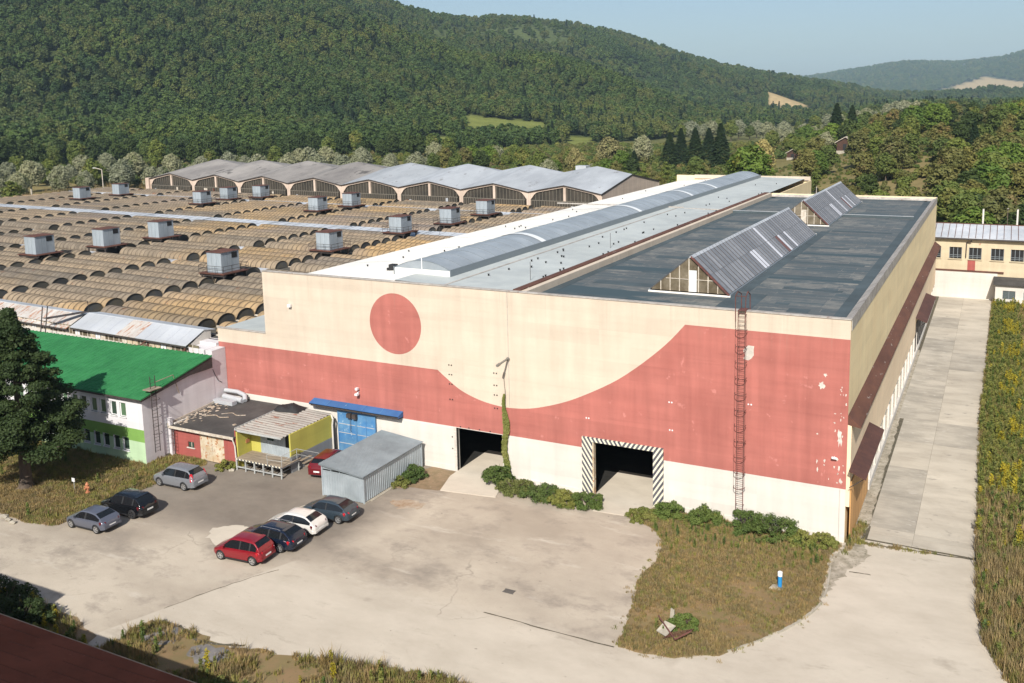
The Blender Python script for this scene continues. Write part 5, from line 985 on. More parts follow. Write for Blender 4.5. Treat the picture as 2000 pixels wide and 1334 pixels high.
part(eb, 'gutter', 'ladderd', lambda mb: mb.box(-1.6, 33, 87.38, 87.5, 9.0, 9.2))
part(eb, 'downpipe', 'ladderd', lambda mb: mb.path([(4.9, 87.45, 9.0), (4.8, 87.6, 8.7), (4.2, 87.9, 8.5), (4.15, 87.9, 6.2)], .08))
part(eb, 'back_wall', 'beige', lambda mb: mb.box(-1.4, 32.6, 97.3, 97.5, 0, 10))
for i, x in enumerate((6.1, 11.0, 9.6)): 
    q = thing('concrete_post', ('pale concrete post rising behind the grey seamed roof, left one', 'pale concrete post rising behind the grey seamed roof, right one', 'thin pole between the two posts behind the grey roof')[i], 'post', (x, 99+i, 0), 'posts behind the end building'); part(q, 'shaft', 'white' if i < 2 else 'bark', lambda mb: mb.box(x-.12 if i < 2 else x-.05, x+.12 if i < 2 else x+.05, 98.9+i, 99.1+i, 0, 12.4)); part(q, 'cap', 'cap', lambda mb: mb.box(x-.14, x+.14, 98.88+i, 99.12+i, 12.4, 12.46))
hut = thing('white_hut', 'small white hut with black flat roof beside the end building', 'hut', (12, 86, 0))
part(hut, 'wall', 'white', lambda mb: [mb.wall((8.4, 85.0, 0), (1, 0, 0), 9, 2.9, [(1.0, 2.65, .85, 2.1), (3.7, 4.7, 0, 2.0)], .2), mb.box(8.4, 8.55, 85.005, 87.6, 0, 2.9)])
hw2 = part(hut, 'window', 'win', lambda mb: mb.box(9.4, 11.05, 85.15, 85.18, .85, 2.1)); part(hw2, 'grille', 'alu', lambda mb: [mb.box(x-.02, x+.02, 85.1, 85.13, .85, 2.1) for x in np.arange(9.45, 11.05, .13)]+[mb.box(9.4, 11.05, 85.1, 85.13, z-.02, z+.02) for z in np.arange(.95, 2.1, .16)]+[mb.box(10.18, 10.26, 85.08, 85.13, .85, 2.1)])
part(hut, 'door', 'shedgrey', lambda mb: mb.box(12.1, 13.1, 85.15, 85.19, 0, 2.0))
part(hut, 'roof', 'felt', lambda mb: [mb.hexa([(8.1, 84.6, 2.92), (17.6, 84.6, 2.92), (17.6, 87.75, 3.5), (8.1, 87.75, 3.5)], [(8.1, 84.6, 3.05), (17.6, 84.6, 3.05), (17.6, 87.75, 3.65), (8.1, 87.75, 3.65)])])

# ------------------------------------------------------------------ near building (brown roof in the corner)
fg = thing('foreground_building', 'dark brown roofed building in the lower left corner', 'building', (-30, -42, 0))
e0, y0f = 7.6, -38.05; dpt, ris = 13.0, 1.9
part(fg, 'roof', 'fgroof', lambda mb: mb.hexa([(-62, y0f, e0), (-13, y0f, e0), (-13, y0f-dpt, e0+ris), (-62, y0f-dpt, e0+ris)], [(-62, y0f+.03, e0+.14), (-13, y0f+.03, e0+.14), (-13, y0f-dpt, e0+ris+.15), (-62, y0f-dpt, e0+ris+.15)]))
def seams(mb):
    for k in range(16):
        t = .05+k*.055; y, z = y0f-dpt*t, e0+ris*t+.148
        x = -62
        while x < -14:
            L = random.uniform(1.2, 4.5)
            mb.hexa([(x, y, z-.01), (x+L, y+.1, z-.02), (x+L, y+.08, z-.02), (x, y-.02, z-.01)], [(x, y, z+.012), (x+L, y+.1, z+.002), (x+L, y+.08, z+.002), (x, y-.02, z+.012)]); x += L+random.uniform(.3, 3.5)
part(fg, 'roof_seams', 'fgline', seams, kind='stuff')
part(fg, 'roof_edge', 'ladderd', lambda mb: mb.box(-62, -13, y0f+.031, y0f+.07, e0-.05, e0+.15))
part(fg, 'wall', 'redwall', lambda mb: mb.box(-61.5, -13.4, y0f-dpt+.5, y0f-.5, 0, e0))
part(fg, 'tall_wing', 'redwall', lambda mb: mb.box(-75, -39.8, y0f-10, y0f-.3, 0, 9.95))

# ------------------------------------------------------------------ small yard things
hy = thing('fire_hydrant', 'orange hydrant standing in the grass left of the black car', 'hydrant', (-55.3, -15.7, 0))
part(hy, 'barrel', 'orange', lambda mb: [mb.tube((-55.3, -15.7, 0), (-55.3, -15.7, .75), .11, 10), mb.tube((-55.3, -15.7, .75), (-55.3, -15.7, .95), .15, 10, r2=.05), mb.tube((-55.3, -15.7, .1), (-55.3, -15.7, .18), .18, 10)])
part(hy, 'outlet', 'orange', lambda mb: [mb.tube((-55.55, -15.7, .55), (-55.05, -15.7, .55), .065, 8), mb.tube((-55.3, -15.95, .5), (-55.3, -15.7, .5), .08, 8)])
sg = thing('marker_sign', 'small white marker plate on a thin stake beside the orange hydrant', 'sign', (-56.85, -15.7, 0))
part(sg, 'stake', 'steel_w', lambda mb: mb.tube((-56.85, -15.7, 0), (-56.85, -15.7, 1.0), .025)); part(sg, 'plate', 'camwhite', lambda mb: mb.box(-57.02, -56.68, -15.75, -15.72, .75, 1.05))
bp = thing('blue_post', 'short blue post with white cap standing in the dry grass island', 'post', (-2.65, -7.8, 0))
part(bp, 'shaft', 'pumpblue', lambda mb: [mb.tube((-2.65, -7.8, 0), (-2.65, -7.8, .85), .13, 12), mb.tube((-2.65, -7.8, .02), (-2.65, -7.8, .1), .2, 12)]); part(bp, 'cap', 'camwhite', lambda mb: [mb.tube((-2.65, -7.8, .85), (-2.65, -7.8, 1.1), .15, 12), mb.tube((-2.65, -7.8, 1.1), (-2.65, -7.8, 1.16), .15, 12, r2=.05)])
part(bp, 'footing', 'stone', lambda mb: mb.hexa([(-3.3, -8.1, 0), (-2.5, -8.2, 0), (-2.4, -7.6, 0), (-3.2, -7.5, 0)], [(-3.2, -8.05, .12), (-2.55, -8.1, .1), (-2.5, -7.7, .14), (-3.1, -7.6, .12)]))
wr = thing('scrap_grating', 'rusty tilted scrap grating lying in the dry grass island', 'scrap', (-7.1, -15.6, 0))
part(wr, 'plate', 'stone', lambda mb: mb.hexa([(-7.9, -15.6, .2), (-7.2, -16.0, .25), (-6.9, -15.2, .5), (-7.6, -15.0, .55)], [(-7.9, -15.6, .24), (-7.2, -16.0, .29), (-6.9, -15.2, .54), (-7.6, -15.0, .59)]))
part(wr, 'bar', 'ladder', lambda mb: [mb.tube((-8.0, -15.0, .8), (-6.6, -16.2, .35), .04), mb.tube((-6.6, -16.2, .35), (-5.9, -15.4, .6), .04)]+[mb.tube((-7.3+.12*k, -16.2+.1*k, .25), (-6.9+.12*k, -15.6+.1*k, .4), .015, 4) for k in range(9)])
part(wr, 'stone', 'stone', lambda mb: mb.hexa([(-7.7, -13.9, 0), (-7.4, -13.9, 0), (-7.4, -13.7, 0), (-7.7, -13.7, 0)], [(-7.65, -13.85, .7), (-7.45, -13.85, .6), (-7.45, -13.75, .6), (-7.65, -13.75, .7)]))
for i, (x, y, s, lab) in enumerate(((-57.3, -21.2, .3, 'pale stone at the lawn edge near the grey hatchback, largest of three'), (-56.5, -21.4, .22, 'pale stone at the lawn edge, middle of three'), (-55.7, -21.6, .26, 'pale stone at the lawn edge nearest to the grey hatchback'), (-48.2, -7.6, .25, 'white stone at the foot of the shed platform'), (9.4, -8.6, .28, 'pale stone in the weeds right of the concrete road'))):
    mb = MB(); bmx = bmesh.new(); bmesh.ops.create_icosphere(bmx, subdivisions=1, radius=s)
    mb.add([(x+v.co.x*1.5*random.uniform(.8, 1.1), y+v.co.y*random.uniform(.8, 1.1), .08+v.co.z*.6*random.uniform(.7, 1.1)) for v in bmx.verts], [tuple(v.index for v in f.verts) for f in bmx.faces]); bmx.free()
    mb.build('stone', 'stone', None, label=lab, cat='stone')
# lamp post and poles by the far field, garden huts
lp = thing('street_lamp', 'thin pale street lamp in the dry field behind the vaulted roofs', 'street lamp', (-262, 148, 0)); part(lp, 'pole', 'frame_w', lambda mb: [mb.tube((-262, 148, 0), (-262, 148, 11.3), .16, 6), mb.tube((-262, 148, 11.3), (-264.2, 147.2, 11.9), .12, 6)]); part(lp, 'lamp_head', 'camwhite', lambda mb: mb.box(-265, -264, 146.9, 147.5, 11.8, 12.0))
fp = thing('field_posts', 'pale post with a rail in the dry field at the left', 'post', (-248, 113, 0)); part(fp, 'post', 'frame_w', lambda mb: [mb.box(-248.2, -247.9, 113, 113.3, 0, 8.2), mb.box(-236.1, -235.8, 113, 113.3, 0, 6.6)]); part(fp, 'rail', 'frame_w', lambda mb: mb.tube((-248, 113.1, 5.8), (-236, 113.1, 6.4), .12, 5))
for i, (x, y, w, h, lab, m) in enumerate(((-56.5, 375, 7.5, 4.6, 'brown garden hut with white gable trim, largest of the three behind the hall', 'hutwood'), (-85.5, 402, 6.0, 3.0, 'small brown garden hut with pale gabled roof below the bright meadow', 'hutwood'), (-95, 385, 5.5, 3.0, 'dark open garden hut at the left of the small gabled one', 'hutwood'))):
    z = float(H(np.array([x]), np.array([y]))[0])+.3; g = thing('garden_hut', lab, 'hut', (x, y, z), 'garden huts among the trees')
    part(g, 'wall', m, lambda mb: mb.prism([(x-w/2, z-1), (x+w/2, z-1), (x+w/2, z+h), (x, z+h+w*.28), (x-w/2, z+h)], y, y+6))
    part(g, 'roof', 'frame_w' if i != 2 else 'felt', lambda mb: [mb.hexa([(x-w*.6, y-.8, z+h-w*.06), (x, y-.8, z+h+w*.28), (x, y+6.5, z+h+w*.28), (x-w*.6, y+6.5, z+h-w*.06)], [(x-w*.6, y-.8, z+h-w*.06+.3), (x, y-.8, z+h+w*.28+.3), (x, y+6.5, z+h+w*.28+.3), (x-w*.6, y+6.5, z+h-w*.06+.3)]), mb.hexa([(x, y-.8, z+h+w*.28), (x+w*.6, y-.8, z+h-w*.06), (x+w*.6, y+6.5, z+h-w*.06), (x, y+6.5, z+h+w*.28)], [(x, y-.8, z+h+w*.28+.3), (x+w*.6, y-.8, z+h-w*.06+.3), (x+w*.6, y+6.5, z+h-w*.06+.3), (x, y+6.5, z+h+w*.28+.3)])])
    part(g, 'base', 'stone', lambda mb: mb.box(x-w/2-.1, x+w/2+.1, y-.12, y+6, z-2.5, z+.6)); part(g, 'door', 'dark', lambda mb: mb.box(x-1, x+.6, y-.1, y-.02, z+.6, z+h*.8))
# ------------------------------------------------------------------ cars
def paint(name, c, rough=0.28):
    s = Nodes(name); s.fin(c, rough, 0.25, 0.5); s.bsdf.inputs['Coat Weight'].default_value = 0.6; s.bsdf.inputs['Coat Roughness'].default_value = 0.08; return s.m
M['carglass'] = plain('car_glass', (0.010, 0.012, 0.014), 0.05, 0, 0.5)
M['trim'] = plain('black_trim', (0.02, 0.02, 0.021), 0.55)
M['rim'] = plain('alloy_rim', (0.50, 0.50, 0.50), 0.35, 0.7)
M['rimd'] = plain('dark_rim', (0.06, 0.06, 0.062), 0.4, 0.5)
M['taillight'] = plain('red_tail_lamp', (0.42, 0.012, 0.02), 0.15)
M['taildark'] = plain('dark_tail_lamp', (0.10, 0.008, 0.012), 0.15)
M['headlight'] = plain('clear_head_lamp', (0.6, 0.62, 0.65), 0.1)
M['plate'] = plain('white_number_plate', (0.72, 0.72, 0.70), 0.4)
M['chrome'] = plain('bright_trim', (0.6, 0.6, 0.6), 0.2, 0.8)
def revolve(mb, prof, n=20, m=0):
    k = len(prof); vs = []
    for i in range(n):
        t = 2*math.pi*i/n
        for r, y in prof: vs.append((r*math.cos(t), y, r*math.sin(t)))
    fs = [(i*k+j, i*k+j+1, ((i+1) % n)*k+j+1, ((i+1) % n)*k+j) for i in range(n) for j in range(k-1)]
    mb.add(vs, fs, m)
WHEELS = {}
def wheel_mesh(r, dark, spokes):
    key = (r, dark, spokes)
    if key in WHEELS: return WHEELS[key]
    t = MB(); revolve(t, [(r*.66, -.1), (r*.93, -.1), (r, -.07), (r, .07), (r*.93, .1), (r*.68, .1)])
    rm = MB(); revolve(rm, [(0.001, .055), (r*.16, .07), (r*.17, .06)], 12); revolve(rm, [(r*.57, .05), (r*.60, .09), (r*.69, .095), (r*.69, -.08)])
    for i in range(spokes):
        a = 2*math.pi*i/spokes; ca, sa = math.cos(a), math.sin(a); w0, w1 = r*.09, r*.13
        P = lambda rr, w, y: (rr*ca-w*sa, y, rr*sa+w*ca)
        rm.hexa([P(r*.12, -w0, .02), P(r*.62, -w1, .03), P(r*.62, w1, .03), P(r*.12, w0, .02)], [P(r*.12, -w0, .07), P(r*.62, -w1, .085), P(r*.62, w1, .085), P(r*.12, w0, .07)])
    hub = MB(); revolve(hub, [(0.001, .01), (r*.6, .01)], 16)
    WHEELS[key] = (t.mesh('tyre', 'black', True), rm.mesh('rim', 'rimd' if dark else 'rim'), hub.mesh('brake_disc', 'trim'))
    return WHEELS[key]
def car(label, FL, RL, col, L, W, Hh, wb, ro, style, rough=0.28, darkrim=False, spokes=5, rails=False, lampstyle='corner', blackroof=False, bump_black=False, heading=None, wr=.33, lampmat='taillight'):
    FL, RL = Vector((*FL, 0)), Vector((*RL, 0)); f = (FL-RL).normalized()
    if heading is not None: f = Vector((math.cos(heading), math.sin(heading), 0))
    left = Vector((-f.y, f.x, 0)); track = W-.24
    mid = RL+f*(wb/2)-left*(track/2) if heading is None else RL+f*(wb/2)
    t = thing('parked_car', label, 'car', tuple(mid), 'cars parked in the yard', math.atan2(f.y, f.x)); WL[t.name] = Vector((0, 0, 0))
    fo = L-wb-ro; xr, xf = -wb/2-ro, wb/2+fo; hb = {'hatch': .90, 'suv': 1.0, 'mpv': .94, 'wagon': .92}[style]
    xw = xf-{'hatch': 1.0, 'suv': 1.12, 'mpv': .85, 'wagon': 1.22}[style]; xa = xw-{'hatch': .72, 'suv': .62, 'mpv': .78, 'wagon': .75}[style]
    xc = xr+{'hatch': 1.05, 'suv': .8, 'mpv': .72, 'wagon': .9}[style]; xg = xr+{'hatch': .16, 'suv': .09, 'mpv': .09, 'wagon': .11}[style]
    pn = paint(label.split()[0]+'_paint', col, rough)
    xs = np.concatenate([[xr, xr+.04, xr+.12, xr+.25], np.linspace(xr+.4, xf-.5, 26), [xf-.32, xf-.18, xf-.08, xf-.02, xf]])
    ztop = np.interp(xs, [xr, xr+.06, xr+.15, xr+.5, xw-.1, xw+.15, xf-.35, xf-.08, xf], [hb-.22, hb-.08, hb+.03, hb+.05, hb-.01, hb-.03, hb-.2, hb-.3, hb-.42])
    zbot = np.interp(xs, [xr, xr+.2, xr+.5, xf-.5, xf-.2, xf], [.40, .30, .23, .22, .27, .36])
    w = W/2*np.interp(xs, [xr, xr+.05, xr+.2, xr+.6, 0, xf-.7, xf-.3, xf-.1, xf], [.78, .88, .955, .99, 1, .985, .92, .78, .62])
    bm = MB(); ringn = 0; V = []
    for x, zt, zb, ww in zip(xs, ztop, zbot, w):
        zm = zb+(zt-zb)*.52
        half = [(0, zb), (.84*ww, zb), (.955*ww, zb+.06), (.99*ww, zm-.1), (1.0*ww, zm), (.985*ww, zt-.14), (.945*ww, zt-.045), (.86*ww, zt), (.5*ww, zt+.025), (0, zt+.035)]
        ring = half+[(-y, z) for y, z in half[-2:0:-1]]; ringn = len(ring); V += [(x, y, z) for y, z in ring]
    n = len(xs); F = [(i*ringn+j, i*ringn+(j+1) % ringn, (i+1)*ringn+(j+1) % ringn, (i+1)*ringn+j) for i in range(n-1) for j in range(ringn)]
    F += [tuple(range(ringn-1, -1, -1)), tuple((n-1)*ringn+j for j in range(ringn))]
    bm.add(V, F)
    tmp = bpy.data.objects.new('tmp', bm.mesh('body', pn, True)); COL.objects.link(tmp); cuts = []
    for ax in (wb/2, -wb/2):
        cmb = MB(); cmb.tube((ax, -W, wr), (ax, W, wr), wr*1.13, 24); co = bpy.data.objects.new('cut', cmb.mesh('cut', 'trim')); COL.objects.link(co); cuts.append(co)
        md = tmp.modifiers.new('b', 'BOOLEAN'); md.object = co; md.operation = 'DIFFERENCE'; md.solver = 'EXACT'
    dg = bpy.context.evaluated_depsgraph_get(); me = bpy.data.meshes.new_from_object(tmp.evaluated_get(dg)); me.name = 'body'
    for o in [tmp]+cuts: bpy.data.objects.remove(o)
    me.set_sharp_from_angle(angle=R(38)) if hasattr(me, 'set_sharp_from_angle') else None
    body = link('body', me, t, loc=(0, 0, 0))
    P = lambda name, mats, fn, par=t, **kw: link(name, (lambda mb: (fn(mb), mb)[1])(MB()).mesh(name, mats, kw.get('smooth', False)), par, loc=(0, 0, 0))
    P('underbody', 'trim', lambda mb: [mb.box(-wb/2-.35, wb/2+.35, -W/2+.28, W/2-.28, .2, .6)])
    # greenhouse
    gx = np.concatenate([np.linspace(xg, xc, 8), np.linspace(xc, xa, 16)[1:], np.linspace(xa, xw, 9)[1:]])
    zr = np.interp(gx, [xg, xg+(xc-xg)*.25, xg+(xc-xg)*.8, xc+.12, (xa+xc)/2, xa-.15, xa+.12, xw], [hb+.02, hb+(Hh-hb)*.38, Hh-.10, Hh-.045, Hh, Hh-.015, Hh-.09, hb-.03])
    zb = np.interp(gx, [xg, xw], [hb+.03, hb-.05]); gw = np.interp(gx, xs, w)*.955
    fr = [0, .07, .48, .86, .95]; M2 = 5
    G = []
    for x, z1, z0, ww in zip(gx, zr, zb, gw):
        z0 = min(z0, z1-.005); hgt = z1-z0; inn = 1-.31*min(1, hgt/(Hh-hb)); row = []
        for q in fr: row.append((x, ww*(1+(inn-1)*q), z0+hgt*q*.96))
        row += [(x, ww*inn*.9, z0+hgt*.985), (x, ww*inn*.5, z1), (x, 0, z1+.012)]
        G.append(row+[(x, -y, z) for x, y, z in row[-2::-1]])
    k = len(G[0]); cls = {}
    bp, cp = (xa+xc)/2+.12, xc+.12
    for i in range(len(gx)-1):
        xm = (gx[i]+gx[i+1])/2; hgt = ((zr[i]+zr[i+1])-(zb[i]+zb[i+1]))/2
        for j in range(k-1):
            jj = min(j, k-2-j); c = 'roof'
            if jj in (1, 2) and hgt > .2 and xg+.28 < xm < xw-.18:
                if abs(xm-bp) < .07: c = 'pillar'
                else: c = ('side_window', j < k/2, xm > bp)
                if style in ('suv', 'mpv', 'wagon') and abs(xm-cp) < .06: c = 'pillar'
            elif jj >= 5 and xm > xa+.1 and xm < xw-.04: c = 'windscreen'
            elif jj >= 5 and xm < xc-.04 and xm > xg+(xc-xg)*.22: c = 'rear_window'
            cls.setdefault(c, []).append((i, j))
    for c, fl in cls.items():
        mb = MB(); used = {}
        for i, j in fl:
            ids = []
            for a, b in ((i, j), (i+1, j), (i+1, j+1), (i, j+1)):
                if (a, b) not in used: used[(a, b)] = len(mb.v); mb.v.append(G[a][b])
                ids.append(used[(a, b)])
            mb.f.append(tuple(ids)); mb.m.append(0)
        nm = c[0] if isinstance(c, tuple) else c
        mat = {'roof': pn, 'pillar': 'trim', 'windscreen': 'carglass', 'rear_window': 'carglass', 'side_window': 'carglass'}[nm]
        link(nm, mb.mesh(nm, mat, True), t, loc=(0, 0, 0))
    for ax, sx in ((wb/2, 1), (-wb/2, 1)):
        for sy in (1, -1):
            tm, rm, hm = wheel_mesh(wr, darkrim, spokes)
            wo_ = link('wheel', tm, t, loc=(ax, sy*(track/2+.02), wr)); wo_.rotation_euler = (0, 0.3, 0 if sy > 0 else math.pi)
            link('rim', rm, wo_, loc=(0, 0, 0)); link('brake_disc', hm, wo_, loc=(0, 0, 0))
    for sy in (1, -1):
        y1 = sy*W/2
        if lampstyle == 'corner': P('tail_light', lampmat, lambda mb: mb.hexa([(xr+.02, y1*.60, hb-.20), (xr+.26, y1*.99, hb-.22), (xr+.36, y1*.98, hb-.05), (xr+.02, y1*.60, hb-.05)], [(xr+.05, y1*.60, hb-.02), (xr+.22, y1*.985, hb-.04), (xr+.34, y1*.96, hb+.02), (xr+.12, y1*.60, hb+.0)]))
        else: P('tail_light', lampmat, lambda mb: mb.hexa([(xr+.03, y1*.80, hb-.18), (xr+.22, y1*.995, hb-.18), (xr+.26, y1*.97, hb-.16), (xr+.14, y1*.78, hb-.16)], [(xr+.22, y1*.70, Hh-.28), (xr+.36, y1*.80, Hh-.28), (xr+.42, y1*.79, Hh-.28), (xr+.3, y1*.68, Hh-.28)]))
        P('headlight', 'headlight', lambda mb: mb.hexa([(xf-.10, y1*.52, hb-.38), (xf-.36, y1*.88, hb-.36), (xf-.5, y1*.90, hb-.30), (xf-.2, y1*.5, hb-.34)], [(xf-.14, y1*.52, hb-.27), (xf-.40, y1*.87, hb-.27), (xf-.55, y1*.88, hb-.22), (xf-.25, y1*.5, hb-.245)]))
        P('mirror', pn, lambda mb: mb.hexa([(xw-.34, y1*.93, hb+.02), (xw-.22, y1*.93, hb+.02), (xw-.24, y1*1.16, hb+.04), (xw-.34, y1*1.16, hb+.04)], [(xw-.34, y1*.93, hb+.14), (xw-.24, y1*.93, hb+.14), (xw-.26, y1*1.14, hb+.17), (xw-.34, y1*1.14, hb+.17)]))
        P('door_handle', pn, lambda mb: [mb.box(x-.1, x+.08, min(y1*.985, y1*1.012), max(y1*.985, y1*1.012), hb-.17, hb-.135) for x in (bp-.18, xc+.25)])
        P('sill', 'trim', lambda mb: mb.box(-wb/2+wr*1.1, wb/2-wr*1.1, min(y1*.95, y1*.985), max(y1*.95, y1*.985), .19, .29))
        if rails: P('roof_rail', 'chrome', lambda mb: mb.path([(xa-.1, y1*.70, Hh-.04), (xa-.25, y1*.71, Hh+.03), (xc+.35, y1*.70, Hh+.01), (xc+.15, y1*.69, Hh-.05)], .022, 6))
    P('number_plate', 'plate', lambda mb: mb.hexa([(xr-.012, -.26, hb-.42), (xr-.012, .26, hb-.42), (xr+.03, .26, hb-.42), (xr+.03, -.26, hb-.42)], [(xr-.012, -.26, hb-.30), (xr-.012, .26, hb-.30), (xr+.03, .26, hb-.30), (xr+.03, -.26, hb-.30)]))
    P('rear_bumper', 'trim' if bump_black else pn, lambda mb: mb.hexa([(xr-.03, -W*.40, .36), (xr-.03, W*.40, .36), (xr+.22, W*.495, .34), (xr+.22, -W*.495, .34)], [(xr-.03, -W*.40, .52), (xr-.03, W*.40, .52), (xr+.22, W*.495, .55), (xr+.22, -W*.495, .55)]))
    P('bumper_insert', 'trim', lambda mb: mb.box(xr-.035, xr+.05, -W*.3, W*.3, .33, .39))
    P('spoiler', 'trim' if blackroof else pn, lambda mb: mb.hexa([(xc-.16, -W*.31, Hh-.09), (xc-.16, W*.31, Hh-.09), (xc+.1, W*.32, Hh-.075), (xc+.1, -W*.32, Hh-.075)], [(xc-.16, -W*.31, Hh-.06), (xc-.16, W*.31, Hh-.06), (xc+.1, W*.32, Hh-.035), (xc+.1, -W*.32, Hh-.035)]))
    return t
car('grey-blue compact hatchback parked nearest the picture edge beside the lawn', (-51.05, -20.21), (-48.49, -20.13), (0.105, 0.115, 0.15), 4.06, 1.76, 1.43, 2.54, .72, 'hatch', lampmat='taildark')
car('black crossover with dark wheels parked beside the grey-blue hatchback', (-50.84, -17.45), (-48.16, -17.38), (0.008, 0.009, 0.011), 4.5, 1.84, 1.62, 2.68, .93, 'suv', 0.2, darkrim=True, lampmat='taildark', bump_black=True, wr=.36)
car('silver grey off-roader with tall red tail lights parked alone by the garage', (-51.32, -12.19), (-48.67, -12.11), (0.20, 0.21, 0.23), 4.53, 1.82, 1.68, 2.62, .98, 'suv', lampstyle='tall', wr=.35)
car('bright red hatchback at the near end of the row of four', (-37.38, -19.26), (-34.80, -19.04), (0.23, 0.009, 0.017), 4.07, 1.76, 1.60, 2.60, .68, 'mpv')
car('dark navy estate with bright roof rails second in the row', (-37.18, -17.03), (-34.39, -16.91), (0.008, 0.014, 0.03), 4.80, 1.89, 1.52, 2.85, 1.0, 'wagon', 0.2, rails=True)
car('white sporty hatchback third in the row of four', (-37.0, -14.6), (-34.33, -14.42), (0.68, 0.66, 0.62), 4.30, 1.80, 1.46, 2.64, .80, 'hatch', lampmat='taildark')
car('dark petrol-blue rounded hatchback closest to the metal shed', (-36.14, -11.95), (-33.56, -11.8), (0.035, 0.052, 0.068), 4.27, 1.77, 1.46, 2.61, .80, 'hatch')
car('dark red estate facing the hall between the yellow shed and metal shed', (-40.5, -3.5), (-40.62, -5.2), (0.14, 0.008, 0.012), 4.5, 1.80, 1.60, 2.62, .92, 'suv', lampstyle='corner', heading=R(101), wr=.34)
# ------------------------------------------------------------------ vegetation meshes
def rvec(n):
    v = rng.normal(size=(n, 3)); return v/np.linalg.norm(v, axis=1)[:, None]
def leaf_cloud(C, Rr, n, size, up=0.35, shell=0.55, aspect=1.0):
    """n leaf faces spread through blobs (centres C, radii Rr (k,3))"""
    C = np.asarray(C, float); Rr = np.asarray(Rr, float); vol = Rr.prod(1)**(2/3); idx = rng.choice(len(C), n, p=vol/vol.sum())
    d = rvec(n); d[:, 2] = np.where(d[:, 2] < -0.5, -d[:, 2], d[:, 2]); rad = shell+(1-shell)*rng.random(n)**0.5
    rad *= 1+0.14*np.sin(d[:, 0]*7+idx)*np.sin(d[:, 1]*6+2*idx)
    P = C[idx]+d*Rr[idx]*rad[:, None]
    N = d*0.8+rvec(n)*0.75+np.array([0, 0, up]); N /= np.linalg.norm(N, axis=1)[:, None]
    A = np.cross(N, rvec(n)); A /= np.linalg.norm(A, axis=1)[:, None]; B = np.cross(N, A)
    s = size*(0.6+0.8*rng.random(n))[:, None]
    q = np.stack([P-A*s, P-B*s*.6*aspect+A*s*.1, P+A*s, P+B*s*.6*aspect-A*s*.1], 1)
    q[:, 1] += N*s*.12; q[:, 3] += N*s*.12
    return q.reshape(-1, 3)
def cloud_mesh(name, Q, mat, core=None):
    n = len(Q)//4; V = Q; F = np.arange(n*4).reshape(-1, 4)
    V = V.tolist(); F = F.tolist()
    if core is not None:
        for c, r in zip(*core):
            o = len(V); b = bmesh.new(); bmesh.ops.create_icosphere(b, subdivisions=1, radius=1.0)
            for v in b.verts: k = 0.62+.12*rng.random(); V.append([c[0]+v.co.x*r[0]*k, c[1]+v.co.y*r[1]*k, c[2]+v.co.z*r[2]*k])
            for f in b.faces: F.append([o+v.index for v in f.verts])
            b.free()
    me = bpy.data.meshes.new(name); me.from_pydata(V, [], F); me.materials.append(M[mat]); me.update(); return me
def blobs(h, w, n, z0=0.3, top=0.9, flat=.75):
    """centres and radii of crown lumps for a tree of height h, crown half width w"""
    C, Rr = [], []
    for i in range(n):
        t = (i+.5)/n; z = h*(z0+(top-z0)*t); env = w*math.sin(math.pi*(0.18+0.74*t))**.8; a = i*2.4+rng.random()
        r = env*(0.42+.22*rng.random()); d = max(0, env-r)*(.55+.45*rng.random())
        C.append((d*math.cos(a), d*math.sin(a), z)); Rr.append((r, r, r*flat))
    return np.array(C), np.array(Rr)
def trunk_mesh(name, h, r, mat, limbs=5, spread=2.0):
    mb = MB(); top = h*.72; pts = [(0, 0, -.6), (r*.2, 0, h*.12), (-r*.3, r*.3, h*.35), (r*.3, -r*.2, top)]
    rr = [r*1.35, r, r*.75, r*.25]
    for i in range(3): mb.tube(pts[i], pts[i+1], rr[i], 8, 0, rr[i+1], False)
    for i in range(limbs):
        a = i*2.4; z = h*(.26+.09*i); b = Vector((math.cos(a)*spread, math.sin(a)*spread, z+spread*.7)); mb.tube((0, 0, z), b, r*.32, 6, 0, r*.08, False)
    return mb.mesh(name, mat, True)
def conifer_q(h, w, n, size):
    t = rng.random(n)**0.75; z = h*(0.06+0.94*t); lay = np.round(z/(h/17))*(h/17); z = lay-(rng.random(n)-.3)*h*.06; env = w*(1-z/h)**.9*(0.8+.35*rng.random(n))
    a = rng.random(n)*6.283; rr = env*(.35+.65*rng.random(n)**.5); z2 = z-rr*.32
    P = np.stack([rr*np.cos(a), rr*np.sin(a), z2], 1); out = np.stack([np.cos(a), np.sin(a), -0.35+0*a], 1); out /= np.linalg.norm(out, axis=1)[:, None]
    N = np.array([0, 0, 1.])+rvec(n)*.45; B = np.cross(N, out); B /= np.linalg.norm(B, axis=1)[:, None]; s = size*(.6+.8*rng.random(n))[:, None]
    return np.stack([P-out*s, P-B*s*.45, P+out*s, P+B*s*.45], 1).reshape(-1, 3)
PROTO = {}
